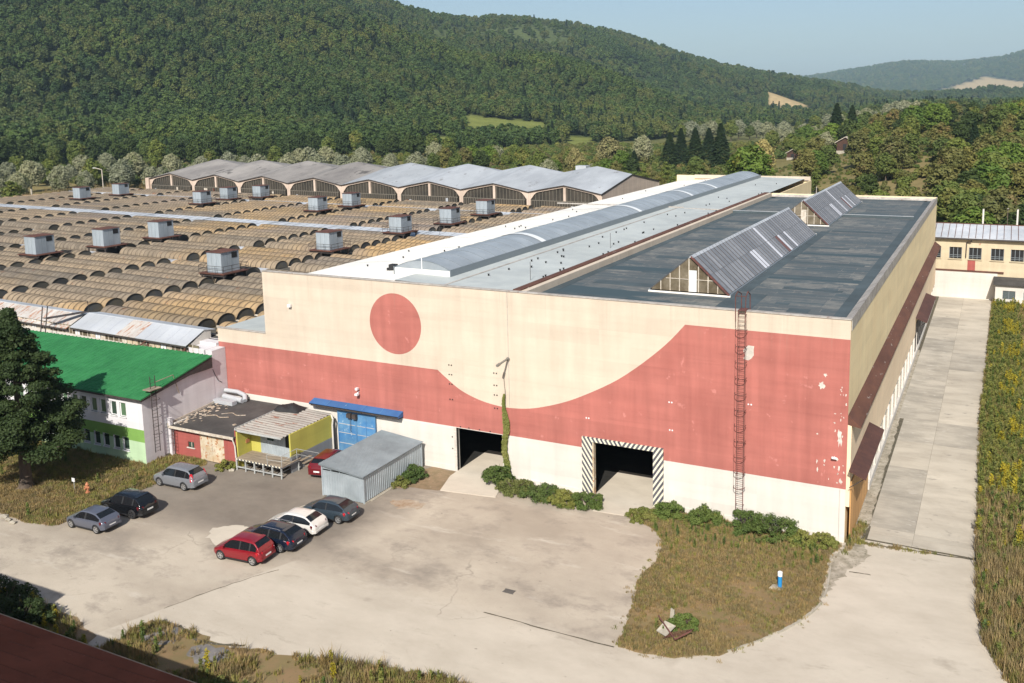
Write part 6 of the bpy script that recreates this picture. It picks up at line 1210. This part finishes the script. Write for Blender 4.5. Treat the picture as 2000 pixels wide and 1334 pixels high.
def proto(kind):
    """three crown/trunk variants of each kind, unit height 10 m"""
    if kind in PROTO: return PROTO[kind]
    out = []
    for v in range(3):
        if kind == 'spruce':
            cr = cloud_mesh('crown', conifer_q(10, 2.3+.25*v, 2600, .34), 'leaf_spruce'); tm = trunk_mesh('trunk', 10, .16, 'bark', 0)
        else:
            mat, w, nb, z0, size, nl, sh = {'dark': ('leaf_dark', 3.4, 13, .26, .30, 3000, .6), 'mid': ('leaf_mid', 3.5, 13, .22, .30, 3000, .6), 'bright': ('leaf_bright', 3.9, 16, .2, .30, 3400, .6), 'olive': ('leaf_olive', 3.6, 14, .2, .29, 2600, .5),
                                            'willow': ('leaf_willow', 4.2, 17, .2, .27, 3400, .6), 'gold': ('leaf_gold', 4.4, 18, .2, .26, 3600, .6), 'birch': ('leaf_mid', 2.2, 11, .3, .22, 2000, .45)}[kind]
            C, Rr = blobs(10, w, nb, z0, .92); cr = cloud_mesh('crown', leaf_cloud(C, Rr, nl, size, shell=sh), mat, (C, Rr) if kind not in ('birch',) else None)
            tm = trunk_mesh('trunk', 10, .2 if kind != 'birch' else .12, 'bark' if kind != 'birch' else 'birch', 5, w*.55)
        out.append((cr, tm))
    PROTO[kind] = out; return out
def Hz(x, y): return float(H(np.array([x]), np.array([y]))[0])
NTREE = 0
def tree(kind, x, y, h, label, group=None, wide=1.0, v=None, z=None):
    global NTREE; NTREE += 1
    pr = proto(kind)[NTREE % 3 if v is None else v]; z = Hz(x, y)-.05 if z is None else z
    t = thing({'spruce': 'spruce_tree', 'willow': 'willow_tree', 'gold': 'willow_tree', 'birch': 'birch_tree'}.get(kind, 'leafy_tree'), label, 'tree', (x, y, z), group, random.uniform(0, 6.28)); k = h/10; t.scale = (k*wide, k*wide, k)
    link('crown', pr[0], t, loc=(0, 0, 0)); link('trunk', pr[1], t, loc=(0, 0, 0)); return t
def at(phi, d): p = R(phi); return CX-d*math.sin(p), CY+d*math.cos(p)
def phi_u(u): return 25.909-math.degrees(math.atan((u-1084.6)/1789*0.99))
# silver willow belt behind the arched hall, dark trees behind it
for i in range(64):
    u = -160+i*16+random.uniform(-9, 9); d = 385+(i % 4)*27+random.uniform(-10, 10); k = 'willow' if random.random() < .74 else 'mid'
    tree(k, *at(phi_u(u), d), random.uniform(8, 13), 'silver-leaved willow in the belt behind the pink arched hall' if k == 'willow' else 'green tree among the silver willows behind the arched hall', 'willow belt behind the arched hall' if k == 'willow' else 'green trees in the willow belt', 1.05)
for i in range(40):
    u = -180+i*27+random.uniform(-9, 9); d = 490+(i % 3)*36+random.uniform(-12, 12)
    if 930 < u < 1080: continue
    tree(random.choice(['dark', 'dark', 'mid']), *at(phi_u(u), d), random.uniform(13, 19), 'tall dark round tree at the foot of the wooded hill', 'dark trees at the foot of the hill', 1.0)
tree('birch', *at(phi_u(8), 305), 12, 'pale birch standing at the left edge of the vaulted roofs', wide=1.6); tree('willow', *at(phi_u(-30), 330), 11, 'bushy willow at the far left edge of the vaulted roofs')
# mixed trees behind the right half of the arched hall
for i in range(30):
    u = 835+i*14+random.uniform(-7, 7); d = random.uniform(345, 470)
    if 1120 < u < 1200 and d > 380: d = 350
    k = random.choice(['mid', 'dark', 'mid', 'olive', 'willow', 'bright']); kn = {'mid': 'mid green', 'olive': 'olive-brown', 'bright': 'bright green', 'dark': 'dark green', 'willow': 'silver-green'}[k]
    tree(k, *at(phi_u(u), d), random.uniform(8, 13), kn+' tree between the arched hall and the meadow', kn+' trees behind the arched hall', 1.1)
tree('gold', *at(phi_u(1190), 430), 15.5, 'large round golden-green willow behind the arched hall', wide=1.25); tree('gold', *at(phi_u(1122), 400), 12, 'smaller pale willow left of the large golden willow'); tree('willow', *at(phi_u(1255), 455), 15, 'silver willow between the golden willow and the spruces')
for i, (u, d, h) in enumerate(((1308, 420, 17), (1330, 440, 18), (1358, 420, 19), (1385, 440, 18), (1408, 410, 21), (1238, 385, 11))):
    tree('spruce', *at(phi_u(u), d), h, 'dark spruce in the tall clump right of the golden willow' if i < 5 else 'single small spruce in front of the silver willow', 'spruce clump' if i < 5 else None, 1.4)
tree('bright', *at(phi_u(1468), 300), 17.5, 'broad bright green tree behind the far end of the white roof', wide=1.3); tree('gold', *at(phi_u(1490), 350), 17, 'yellowing tree rising behind the broad bright green one', wide=.9)
tree('spruce', *at(phi_u(1634), 475), 23, 'dark spruce towering above the brown garden hut', wide=1.35); tree('spruce', *at(phi_u(1664), 480), 20, 'second dark spruce right of the tallest one by the garden hut', wide=1.2); tree('spruce', *at(phi_u(1905), 330), 15, 'dark spruce on the slope near the right edge', wide=1.1)
tree('birch', *at(phi_u(1257), 285), 11, 'slender white-stemmed birch right of the arched hall roof'); tree('olive', *at(phi_u(1690), 300), 12, 'reddish brown tree right of the brown garden hut', wide=1.1)
for u, d, h, k in ((1215, 300, 8, 'dark'), (1285, 280, 9, 'olive'), (1320, 275, 9, 'mid'), (1355, 270, 8, 'olive'), (1395, 280, 9, 'mid'), (1340, 255, 7, 'willow'), (1425, 265, 7, 'bright'), (1300, 320, 11, 'birch'), (1360, 330, 12, 'mid')):
    tree(k, *at(phi_u(u), d), h, 'young garden tree just behind the white membrane roof', 'young trees behind the white roof', 1.1)
kinds = ['mid', 'olive', 'bright', 'mid', 'dark', 'olive', 'mid', 'willow']
for i in range(44):
    u = 1500+random.uniform(0, 240); d = random.uniform(330, 600)
    if 1515 < u < 1545 and d < 500: continue
    if (1525 < u < 1568 and d < 440) or (1628 < u < 1675 and d < 425): d = random.uniform(450, 560)
    k = random.choice(kinds); kn = {'mid': 'mid green', 'olive': 'olive-brown', 'bright': 'bright green', 'dark': 'dark green', 'willow': 'silver-green'}[k]
    tree(k, *at(phi_u(u), d), random.uniform(10, 15), kn+' tree in the mixed wood behind the garden huts', kn+' trees behind the huts', 1.2)
for u, d, h, k in ((1512, 255, 5, 'bright'), (1560, 270, 4.2, 'olive'), (1598, 300, 9, 'birch'), (1585, 300, 6, 'mid'), (1640, 265, 5, 'birch'), (1668, 275, 4.5, 'olive'), (1598, 350, 11, 'bright'), (1590, 345, 7, 'mid'), (1705, 270, 8, 'dark'), (1540, 285, 3.5, 'olive'), (1610, 270, 4, 'mid'), (1655, 300, 3.5, 'olive'), (1690, 290, 6, 'mid')):
    tree(k, *at(phi_u(u), d), h, 'small tree between the hall and the garden huts', 'small trees by the garden huts', 1.15)
KN = {'mid': 'mid green', 'olive': 'olive-brown', 'bright': 'bright green', 'dark': 'dark green', 'willow': 'silver-green', 'birch': 'slender', 'gold': 'golden'}
for i in range(135):
    u = 1700+random.uniform(0, 430); d = 182+400*(i/135)**1.1; k = random.choice(kinds[:7])
    if u < 1850 and d < 300: u = random.uniform(1860, 2130)
    where = 'just behind the end building' if d < 250 else ('half way up the right-hand slope' if d < 380 else 'high on the right-hand slope')
    tree(k, *at(phi_u(u), d), random.uniform(9.5, 15)*(1 if d > 240 else .85), '%s tree %s' % (KN[k], where), '%s trees %s' % (KN[k], where), 1.2)
for i in range(26):
    u = 1330+i*19+random.uniform(-8, 8); d = random.uniform(640, 860); tree('willow' if random.random() < .7 else 'mid', *at(phi_u(u), d), random.uniform(12, 17), 'silver willow in the distant belt along the valley', 'distant willow belt', 1.2)

# ------------------------------------------------------------------ forest on the hills (one mass)
def scatter_object(name, pts, scl, idx, rotz, protos, parent=None):
    me = bpy.data.meshes.new(name); me.from_pydata(np.asarray(pts).tolist(), [], [])
    for an, ty, dat in (('scl', 'FLOAT', scl), ('rz', 'FLOAT', rotz)):
        a = me.attributes.new(an, ty, 'POINT'); a.data.foreach_set('value', np.asarray(dat, np.float32))
    a = me.attributes.new('pick', 'INT', 'POINT'); a.data.foreach_set('value', np.asarray(idx, np.int32))
    o = bpy.data.objects.new(name, me); COL.objects.link(o); tag(o, kind='stuff')
    if parent: o.parent = parent
    pc = bpy.data.collections.new(name+'_pieces')
    for i, pm in enumerate(protos): pc.objects.link(bpy.data.objects.new('%s_piece_%02d' % (name, i), pm))
    g = bpy.data.node_groups.new(name, 'GeometryNodeTree'); g.interface.new_socket('Geometry', in_out='INPUT', socket_type='NodeSocketGeometry'); g.interface.new_socket('Geometry', in_out='OUTPUT', socket_type='NodeSocketGeometry')
    N = g.nodes.new; i_, o_ = N('NodeGroupInput'), N('NodeGroupOutput'); mp = N('GeometryNodeMeshToPoints'); ip = N('GeometryNodeInstanceOnPoints'); ci = N('GeometryNodeCollectionInfo')
    ci.inputs[0].default_value = pc; ci.inputs['Separate Children'].default_value = True; ci.inputs['Reset Children'].default_value = True
    def attr(n, ty): q = N('GeometryNodeInputNamedAttribute'); q.data_type = ty; q.inputs[0].default_value = n; return q.outputs[0]
    cx = N('ShaderNodeCombineXYZ'); L = g.links.new
    L(i_.outputs[0], mp.inputs[0]); L(mp.outputs[0], ip.inputs['Points']); L(ci.outputs[0], ip.inputs['Instance']); ip.inputs['Pick Instance'].default_value = True
    L(attr('pick', 'INT'), ip.inputs['Instance Index']); L(attr('rz', 'FLOAT'), cx.inputs[2]); L(cx.outputs[0], ip.inputs['Rotation']); L(attr('scl', 'FLOAT'), ip.inputs['Scale']); L(ip.outputs[0], o_.inputs[0])
    md = o.modifiers.new('scatter', 'NODES'); md.node_group = g; return o
def forest():
    P = []
    for r0, r1, n, a0, a1 in ((560, 1000, 13000, 2, 64), (1000, 1500, 17000, 2, 64), (1500, 2350, 20000, 0, 60), (2350, 2900, 4000, -2, 26), (900, 2300, 2500, -6, 8)):
        rr = np.sqrt(rng.random(n)*(r1*r1-r0*r0)+r0*r0); pp = np.radians(a0+(a1-a0)*rng.random(n)); P.append(np.stack([CX-rr*np.sin(pp), CY+rr*np.cos(pp)], 1))
    P = np.concatenate(P); r, p = polar(P[:, 0], P[:, 1]); F0 = np.interp(p, FT[:, 0], FT[:, 1]); Rr = np.interp(p, RT[:, 0], RT[:, 1]); fl = fields(P[:, 0], P[:, 1])
    t = (r-F0)/(Rr-F0); keep = (fl == 0) & (t < 1.12) & (r > F0*.97)
    clear = (p > 24.3) & (p < 33.5) & (t > .68) & (t < .955); keep &= ~(clear & (rng.random(len(P)) < .8))
    keep |= (fl == 0) & (p < 8) & (r > 900) & (rng.random(len(P)) < .5)
    P, t, p, r = P[keep], t[keep], p[keep], r[keep]; n = len(P)
    z = H(P[:, 0], P[:, 1])-.4; s = rng.uniform(.6, 1.6, n)*np.interp(r, [600, 1200, 2500], [.82, .95, 1.3])
    patch = wob(P[:, 0], P[:, 1], 90, 1.0)+.6*wob(P[:, 0], P[:, 1], 33, .2); pick = np.where(rng.random(n) < .62+.4*patch, rng.integers(0, 3, n), np.where((rng.random(n) < .8) | (t > .85), rng.integers(3, 5, n), 5))
    crest = (t > .95) & (p > 19) & (p < 33); s[crest] *= 1.2
    protos = []
    for v in range(6):
        if v == 5: protos.append(cloud_mesh('forest_tree', conifer_q(13, 2.6, 420, .75), 'leaf_spruce')); continue
        C, Rr2 = blobs(11, 4.3, 9, .3, .92); protos.append(cloud_mesh('forest_tree', leaf_cloud(C, Rr2, 520, .72, shell=.65), 'leaf_forest' if v < 3 else 'leaf_forest2', (C, Rr2)))
    scatter_object('hillside_forest', np.concatenate([P, z[:, None]], 1), s, pick, rng.random(n)*6.28, protos)
    # woods on the blue hills far away
    rr = rng.uniform(3600, 7300, 9000); pp = np.radians(rng.uniform(-9, 11, 9000)); Q = np.stack([CX-rr*np.sin(pp), CY+rr*np.cos(pp)], 1); k = fields(Q[:, 0], Q[:, 1]) == 0; k &= (rr > 4800) | (rng.random(9000) < .35); Q = Q[k]
    scatter_object('distant_woods', np.concatenate([Q, (H(Q[:, 0], Q[:, 1])-3)[:, None]], 1), rng.uniform(2.2, 3.8, len(Q)), rng.integers(0, 5, len(Q)), rng.random(len(Q))*6.28, protos[:5])
forest()
def undergrowth():
    n = 6500; rr = np.sqrt(rng.uniform(215**2, 640**2, n)); pp = np.radians(rng.uniform(-9, 62, n)); P = np.stack([CX-rr*np.sin(pp), CY+rr*np.cos(pp)], 1); fl = fields(P[:, 0], P[:, 1]); r, p = polar(P[:, 0], P[:, 1])
    Sy = P[:, 1]-SK*(-62-P[:, 0]); keep = (fl == 0) & ~((P[:, 0] < -20) & (Sy < 182) & (P[:, 0] > -330)) & ~((P[:, 0] < -55) & (Sy < 176)) & ~((p > 45) & (r < 400)) & ~((P[:, 0] > -3) & (P[:, 1] < 100))
    keep &= ~((p > 6.5) & (p < 12.8) & (r > 240) & (r < 482))
    keep &= ~((p > 3.5) & (p < 14) & (r > 250) & (r < 350) & (rng.random(n) < .6))
    P = P[keep]; m2 = 1500; r2 = np.sqrt(rng.uniform(185**2, 430**2, m2)); p2 = np.radians(rng.uniform(-1, 15, m2)); Q = np.stack([CX-r2*np.sin(p2), CY+r2*np.cos(p2)], 1); Q = Q[(Q[:, 1] > 128) & (fields(Q[:, 0], Q[:, 1]) == 0)]
    scl = np.concatenate([rng.uniform(.6, 1.5, len(P)), rng.uniform(.18, .55, len(Q))]); P = np.concatenate([P, Q]); n = len(P); protos = []
    for m in ('leaf_olive', 'leaf_mid', 'leaf_shrub', 'leaf_ivy', 'leaf_olive'):
        C, Rr = blobs(3.2, 2.3, 7, .2, .8); protos.append(cloud_mesh('bush', leaf_cloud(C, Rr, 420, .26, shell=.5), m, (C, Rr)))
    scatter_object('valley_undergrowth', np.concatenate([P, (H(P[:, 0], P[:, 1])-.3)[:, None]], 1), scl, rng.integers(0, 5, n), rng.random(n)*6.28, protos)
undergrowth()

# ------------------------------------------------------------------ the big tree on the lawn
def big_tree():
    t = thing('lawn_tree', 'large dark green tree on the lawn at the left edge, casting shade on the office', 'tree', (-60.9, -17, 0)); WL[t.name] = Vector((0, 0, 0))
    C, Rr = [], []
    for i in range(130):
        u = (i+.5)/130; z = 3.7+10.9*u**1.05; env = 6.0*(1-u)**.8*min(1, .6+u*3.2)*(1+.2*math.sin(i*1.7)); a = i*2.4+rng.random()*.7; r = .45+.78*(1-u)*(.55+.6*rng.random()); d = max(0, env-r*.75)*(.3+.7*rng.random()**.4)
        C.append((d*math.cos(a), d*math.sin(a), z-.12*d)); Rr.append((r*1.2, r*1.2, r*.62))
    C, Rr = np.array(C), np.array(Rr)
    me = cloud_mesh('crown', leaf_cloud(C, Rr, 80000, .10, shell=.25), 'leaf_dark', (C, Rr*.75)); link('crown', me, t, loc=(0, 0, 0))
    mb = MB(); P = [(0, 0, -.1), (.05, .03, 1.0), (0, .1, 3.5), (.1, 0, 8), (0, 0, 13.2)]; rr = [.62, .45, .38, .22, .05]
    for i in range(4): mb.tube(P[i], P[i+1], rr[i], 12, 0, rr[i+1], False)
    for i in range(12): a = i*2.4; z = 2.6+.75*i; L = 4.6*(1-i/14); mb.tube((0, 0, z), (L*math.cos(a), L*math.sin(a), z+L*.35), .13, 7, 0, .03, False)
    for i in range(6): a = i*1.05; mb.tube((0, 0, .35), (.95*math.cos(a), .95*math.sin(a), -.08), .2, 6, 0, .06, False)
    link('trunk', mb.mesh('trunk', 'bark', True), t, loc=(0, 0, 0))
big_tree()
# ------------------------------------------------------------------ shrubs, creeper
def shrub(x, y, h, w, label, mat='leaf_shrub', n=1500, size=.11, nb=9, group=None, long=1.0, rz=0, twigs=True):
    h *= .72; w *= .88; t = thing('shrub', label, 'shrub', (x, y, 0), group, rz); WL[t.name] = Vector((0, 0, 0)); C, Rr = [], []
    nb = nb*3
    for i in range(nb):
        a = i*2.4; d = w*(.95+.35*rng.random())*math.sqrt((i+.3)/nb); r = w*(.14+.2*rng.random()); C.append((d*math.cos(a)*long, d*math.sin(a), h*(.12+.72*rng.random()**1.2*max(.15, 1-(d/w)**2*.6)))); Rr.append((r*1.15, r, min(r, h*.3)*(.7+.5*rng.random())))
    link('foliage', cloud_mesh('foliage', leaf_cloud(C, Rr, int(n*2.6), size*.62, shell=.2), mat, (np.array(C), np.array(Rr)*.6)), t, loc=(0, 0, 0))
    mb = MB()
    for i in range(9): a = i*2.4; mb.tube((0, 0, 0), (w*.6*math.cos(a)*long, w*.6*math.sin(a), h*.8), .03, 5, 0, .01, False)
    link('stem', mb.mesh('stem', 'bark'), t, loc=(0, 0, 0)); return t
shrub(-33.4, -2.6, 1.7, 1.2, 'bright green shrub leaning on the right wall of the metal shed', 'leaf_shrub', 2200, .12, 10, long=.8, rz=.9); shrub(-33.7, -4.3, 1.2, .9, 'lower leafy shrub at the front of the metal shed side wall', 'leaf_ivy', 1100, .11)
shrub(-26.6, -.7, 2.3, 1.25, 'dark green bushy shrub at the foot of the creeper', 'leaf_shrub', 2600, .11, 11)
for i, (x, y, h, w, m) in enumerate(((-24.6, -1.5, 1.4, 1.3, 'leaf_ivy'), (-22.4, -1.7, 1.5, 1.4, 'leaf_shrub'), (-20.3, -2.0, 1.3, 1.3, 'leaf_ivy'), (-18.4, -1.6, 1.6, 1.1, 'leaf_shrub'))):
    shrub(x, y, h, w, 'low bramble shrub in the hedge between the two gates', m, 2000, .10, 9, 'hedge of brambles between the gates', 1.15)
for i, (x, y, h, w, m, lab) in enumerate(((-12.2, -.9, 1.6, 1.1, 'leaf_shrub', 'green shrub at the foot of the striped frame on its right'), (-9.6, -.8, 1.5, 1.3, 'leaf_shrub', 'green shrub left of the caged ladder'), (-6.5, -.9, 2.3, 1.2, 'leaf_shrub', 'tall dark shrub under the caged ladder'), (-4.6, -1.0, 2.2, 1.7, 'leaf_shrub', 'large green shrub right of the caged ladder'), (-2.6, -1.2, 1.4, 1.0, 'leaf_ivy', 'yellowish low shrub near the right corner of the wall'), (-1.2, -.9, 1.3, .9, 'leaf_ivy', 'small shrub at the right corner of the white wall'), (-13.8, -1.9, .9, 1.1, 'leaf_ivy', 'low creeping shrub in front of the striped frame'), (-49.0, -7.4, 1.2, .8, 'leaf_ivy', 'small shrub between the garage and the platform'), (-6.8, -14.2, .9, .9, 'leaf_shrub', 'low green shrub beside the rusty scrap grating'))):
    shrub(x, y, h, w, lab, m, 2200 if w > 1 else 1300, .10, 10)
for i, (x, y, h, w, lab) in enumerate(((-44.2, -30.0, 3.4, 1.9, 'largest dark shrub at the edge of the brown roof'), (-42.0, -30.3, 2.6, 1.7, 'dark shrub right of the largest one by the brown roof'), (-46.5, -30.8, 2.4, 1.6, 'dark shrub at the left picture edge above the brown roof'), (-40.0, -31.6, 1.8, 1.3, 'low dark shrub next to the yellow flowers'))):
    shrub(x, y, h, w, lab, 'leaf_dark' if i < 3 else 'leaf_ivy', 3000, .12, 11)
for u in range(7):
    shrub(-26.5+u*1.7+random.uniform(-.3, .3), -30.6+u*.55, 1.9+random.uniform(-.3, .5), 1.1, 'leafy weed bush along the bottom picture edge', 'leaf_ivy', 1500, .12, 9, 'weed bushes at the bottom edge')
cr = thing('wall_creeper', 'narrow creeper climbing the hall front beside the left gate', 'creeper', (-26.1, -.1, 0)); WL[cr.name] = Vector((0, 0, 0))
def creeper():
    zz = 7.2*rng.random(1700)**.8; hw = np.interp(zz, [0, 1, 3, 5.2, 6, 7.2], [.34, .26, .22, .26, .13, .04]); x = (rng.random(1700)*2-1)*hw+.12*np.sin(zz*1.7); C = np.stack([x, -.05-.2*rng.random(1700)*np.clip(hw*2.4, .1, 1), zz], 1)
    N = np.array([0, -1., .4])+rvec(1700)*.7; N /= np.linalg.norm(N, axis=1)[:, None]; A = np.cross(N, rvec(1700)); A /= np.linalg.norm(A, axis=1)[:, None]; B = np.cross(N, A); s = .085*(.6+.8*rng.random(1700))[:, None]
    return cloud_mesh('foliage', np.stack([C-A*s, C-B*s*.7, C+A*s, C+B*s*.7], 1).reshape(-1, 3), 'leaf_ivy')
link('foliage', creeper(), cr, loc=(0, 0, 0)); link('stem', (lambda mb: (mb.path([(.05*math.sin(k), -.04, k*.5) for k in range(19)], .015, 4), mb)[1])(MB()).mesh('stem', 'bark'), cr, loc=(0, 0, 0))

# ------------------------------------------------------------------ grass and weeds
def tuft(n, h, spread, mat, w=.012, lean=.5, flower=None):
    V, F = [], []
    for i in range(n):
        a, b = rng.random()*6.28, rng.random()*6.28; d = spread*math.sqrt(rng.random()); x, y = d*math.cos(a), d*math.sin(a); hh = h*(.5+.7*rng.random()); l = lean*hh*rng.random(); ww = w*(.7+.8*rng.random())
        px, py = -math.sin(b)*ww, math.cos(b)*ww; lx, ly = math.cos(b)*l, math.sin(b)*l; o = len(V)
        V += [(x-px, y-py, -.03), (x+px, y+py, -.03), (x+px*.8+lx*.4, y+py*.8+ly*.4, hh*.6), (x-px*.8+lx*.4, y-py*.8+ly*.4, hh*.6), (x+lx, y+ly, hh)]; F += [(o, o+1, o+2, o+3), (o+3, o+2, o+4)]
    me = bpy.data.meshes.new('tuft'); me.from_pydata(V, [], F); me.materials.append(M[mat]); return me
def weed(h, mat, top=None):
    n = 90; zz = h*rng.random(n)**.8; r = .16*h*(1-.3*zz/h); a = rng.random(n)*6.28; P = np.stack([r*np.cos(a)*rng.random(n), r*np.sin(a)*rng.random(n), zz], 1); N = rvec(n); A = np.cross(N, rvec(n)); A /= np.linalg.norm(A, axis=1)[:, None]; B = np.cross(N, A); s = .055*(.7+.8*rng.random(n))[:, None]
    return cloud_mesh('weed', np.stack([P-A*s*1.6, P-B*s*.5, P+A*s*1.6, P+B*s*.5], 1).reshape(-1, 3), mat)
TUFT = [tuft(26, .34, .22, 'grass_dry', .016), tuft(26, .26, .24, 'grass_dry', .016, .9), tuft(30, .30, .22, 'grass_green', .016), tuft(26, .5, .2, 'grass_green', .016, .7), weed(.75, 'leaf_ivy'), weed(1.1, 'goldenrod'), weed(.8, 'leaf_shrub'), tuft(24, .14, .26, 'grass_green', .016, 1.0), tuft(24, .15, .26, 'grass_dry', .016, 1.0), tuft(30, .75, .3, 'grass_dry', .014, .6)]
def inpoly(P, poly):
    x, y = P[:, 0], P[:, 1]; c = np.zeros(len(P), bool); n = len(poly)
    for i in range(n):
        (x0, y0), (x1, y1) = poly[i], poly[(i+1) % n]; k = ((y0 > y) != (y1 > y)) & (x < (x1-x0)*(y-y0)/(y1-y0+1e-12)+x0); c ^= k
    return c
def grass(name, poly, dens, weights, bounds=None, scale=1.0, fn=None, z=.02):
    xs_, ys_ = [p[0] for p in poly], [p[1] for p in poly]; b = bounds or (min(xs_), max(xs_), min(ys_), max(ys_)); n = int((b[1]-b[0])*(b[3]-b[2])*dens)
    P = np.stack([rng.uniform(b[0], b[1], n), rng.uniform(b[2], b[3], n)], 1); P = P[inpoly(P, poly)]; n = len(P); w = np.tile(np.array(weights, float), (n, 1))
    if fn: w *= fn(P)
    tot = w.sum(1); keep = rng.random(n) < np.clip(tot/np.sum(weights), 0, 1); P, w = P[keep], w[keep]; n = len(P); cum = np.cumsum(w/w.sum(1)[:, None], 1); idx = (rng.random(n)[:, None] > cum).sum(1)
    scatter_object(name, np.concatenate([P, np.full((n, 1), z)], 1), rng.uniform(.42, 1.5, n)*scale, idx, rng.random(n)*6.28, TUFT)
def f_isl(P):
    w = np.ones((len(P), 10)); nz = wob(P[:, 0], P[:, 1], 1.5, .4)+.5*wob(P[:, 0], P[:, 1], .6, 1.4); near = np.clip((P[:, 1]+7)/4, 0, 1); edge = np.clip((-7-P[:, 0])/3, 0, 1)
    w[:, 2] *= .35+1.2*edge+1.1*near+.5*(nz > .4); w[:, 4] *= near*3+.25*(nz > .6); w[:, 6] *= near*4+.1*(nz > .7); w[:, 0] *= 1+.5*nz; w[:, 5] *= (near > .2)*1.0; w[w < 0] = 0; return w*np.clip(.62+.6*wob(P[:, 0], P[:, 1], .8, 2.2)+.4*nz+near, .12, 1)[:, None]
grass('island_grass', ISL, 75, [4, 4, 1.3, .2, .10, 0, .06, 1.5, 5, .05], scale=.6, fn=f_isl)
grass('island_edge_grass', [(x+(.5 if x > -6 else -.55), y+(-.5 if y < -9 else .0)) for x, y in ISL], 3, [1, 2, 1, 0, 0, 0, 0, 3, 4, 0], None, .6, None, .008)
def f_right(P):
    w = np.ones((len(P), 10)); nz = wob(P[:, 0], P[:, 1], 2.3, .4)+.6*wob(P[:, 0], P[:, 1], .9, 2.4); gold = np.exp(-((P[:, 0]-10.4)/.9)**2)*(P[:, 1] > 3); w[:, 5] *= 4.5*gold*(nz > .05)+.06; w[:, 4] *= 2.2*(P[:, 1] > 2)+.4; w[:, 6] *= 1.4*(nz < .1); dry = np.clip((P[:, 0]-11.2-.03*P[:, 1]*0)/.8, 0, 1); w[:, 0] *= 1+4*dry; w[:, 1] *= 1+4*dry; w[:, 2:7] *= (1-.8*dry)[:, None]; w[:, 9] *= (P[:, 1] < 12)*2.0; w[w < 0] = 0; return w
grass('verge_weeds', RIGHT, 46, [2.2, 1.4, 3.4, 2.6, .7, .4, .15, .6, .8, 1.6], (7.7, 22, -22, 86), .9, f_right)
def f_lawn(P):
    w = np.ones((len(P), 10)); br = np.clip((-55-P[:, 0])/3, 0, 1)*np.clip((-15-P[:, 1])/3, 0, 1); w[:, 8] *= 1+5*br; w[:, 7] *= 1.3-br; w[:, 2] *= 1-.8*br; w[:, :] *= (1-.55*br)[:, None]; return w
grass('lawn_grass', LAWN, 42, [.3, .4, .5, .03, .02, 0, .01, 3, 3, .0], (-82, -51, -24, -6.8), .85, f_lawn)
grass('foreground_grass', FG, 48, [2, 1.6, 1.8, .4, .12, .02, .06, 1.4, 1.4, .25], None, .8, lambda P: np.repeat(np.clip(.35+wob(P[:, 0], P[:, 1], 1.1, .4)+.4*wob(P[:, 0], P[:, 1], .4, .9)+np.clip((P[:, 0]+25)/4, 0, 1), 0.02, 1)[:, None], 10, 1))
grass('bank_weeds', [(-47, -28.5), (-40, -28.6), (-36.5, -30), (-33, -31.2), (-28, -32.5), (-28, -35), (-60, -35), (-60, -29)], 16, [.5, .3, 1, .6, .4, .35, .4, .8, .5, .2], None, .9)
grass('roadside_weeds', [(0.2, -2.4), (.6, .3), (1.1, 3.2), (.55, 3.4), (.3, 1)], 40, [1, 1, 2, .3, .3, 0, .3, 2, 1, .0], None, .8)
grass('joint_weeds', [(0.9, .15), (8.1, .7), (8.1, 1.0), (.9, .55)], 38, [.3, .5, 1, 0, 0, 0, .1, 2, 1, 0], None, .75, lambda P: np.repeat(np.clip(1.2-(P[:, 0]-1)/5, .15, 1)[:, None], 10, 1))
grass('field_grass', [(-330, 90), (-210, 105), (-215, 190), (-300, 250)], .25, [3, 2, 1, 1, 0, 0, .2, 0, 0, 3], None, 3.0)

# ------------------------------------------------------------------ summer haze
hm = bpy.data.meshes.new('haze'); hb_ = MB().box(-13500, 13500, -13500, 13500, -2.0, 640); hm.from_pydata(hb_.v, [], hb_.f)
hmat = bpy.data.materials.new('summer_haze'); hmat.use_nodes = True; ht = hmat.node_tree; ht.nodes.clear(); ho = ht.nodes.new('ShaderNodeOutputMaterial'); hv = ht.nodes.new('ShaderNodeVolumePrincipled')
hv.inputs['Color'].default_value = (0.60, 0.83, 1.0, 1); hv.inputs['Density'].default_value = 0.000072; hv.inputs['Anisotropy'].default_value = 0.0; ht.links.new(hv.outputs[0], ho.inputs['Volume'])
hm.materials.append(hmat); link('haze', hm, kind='stuff')
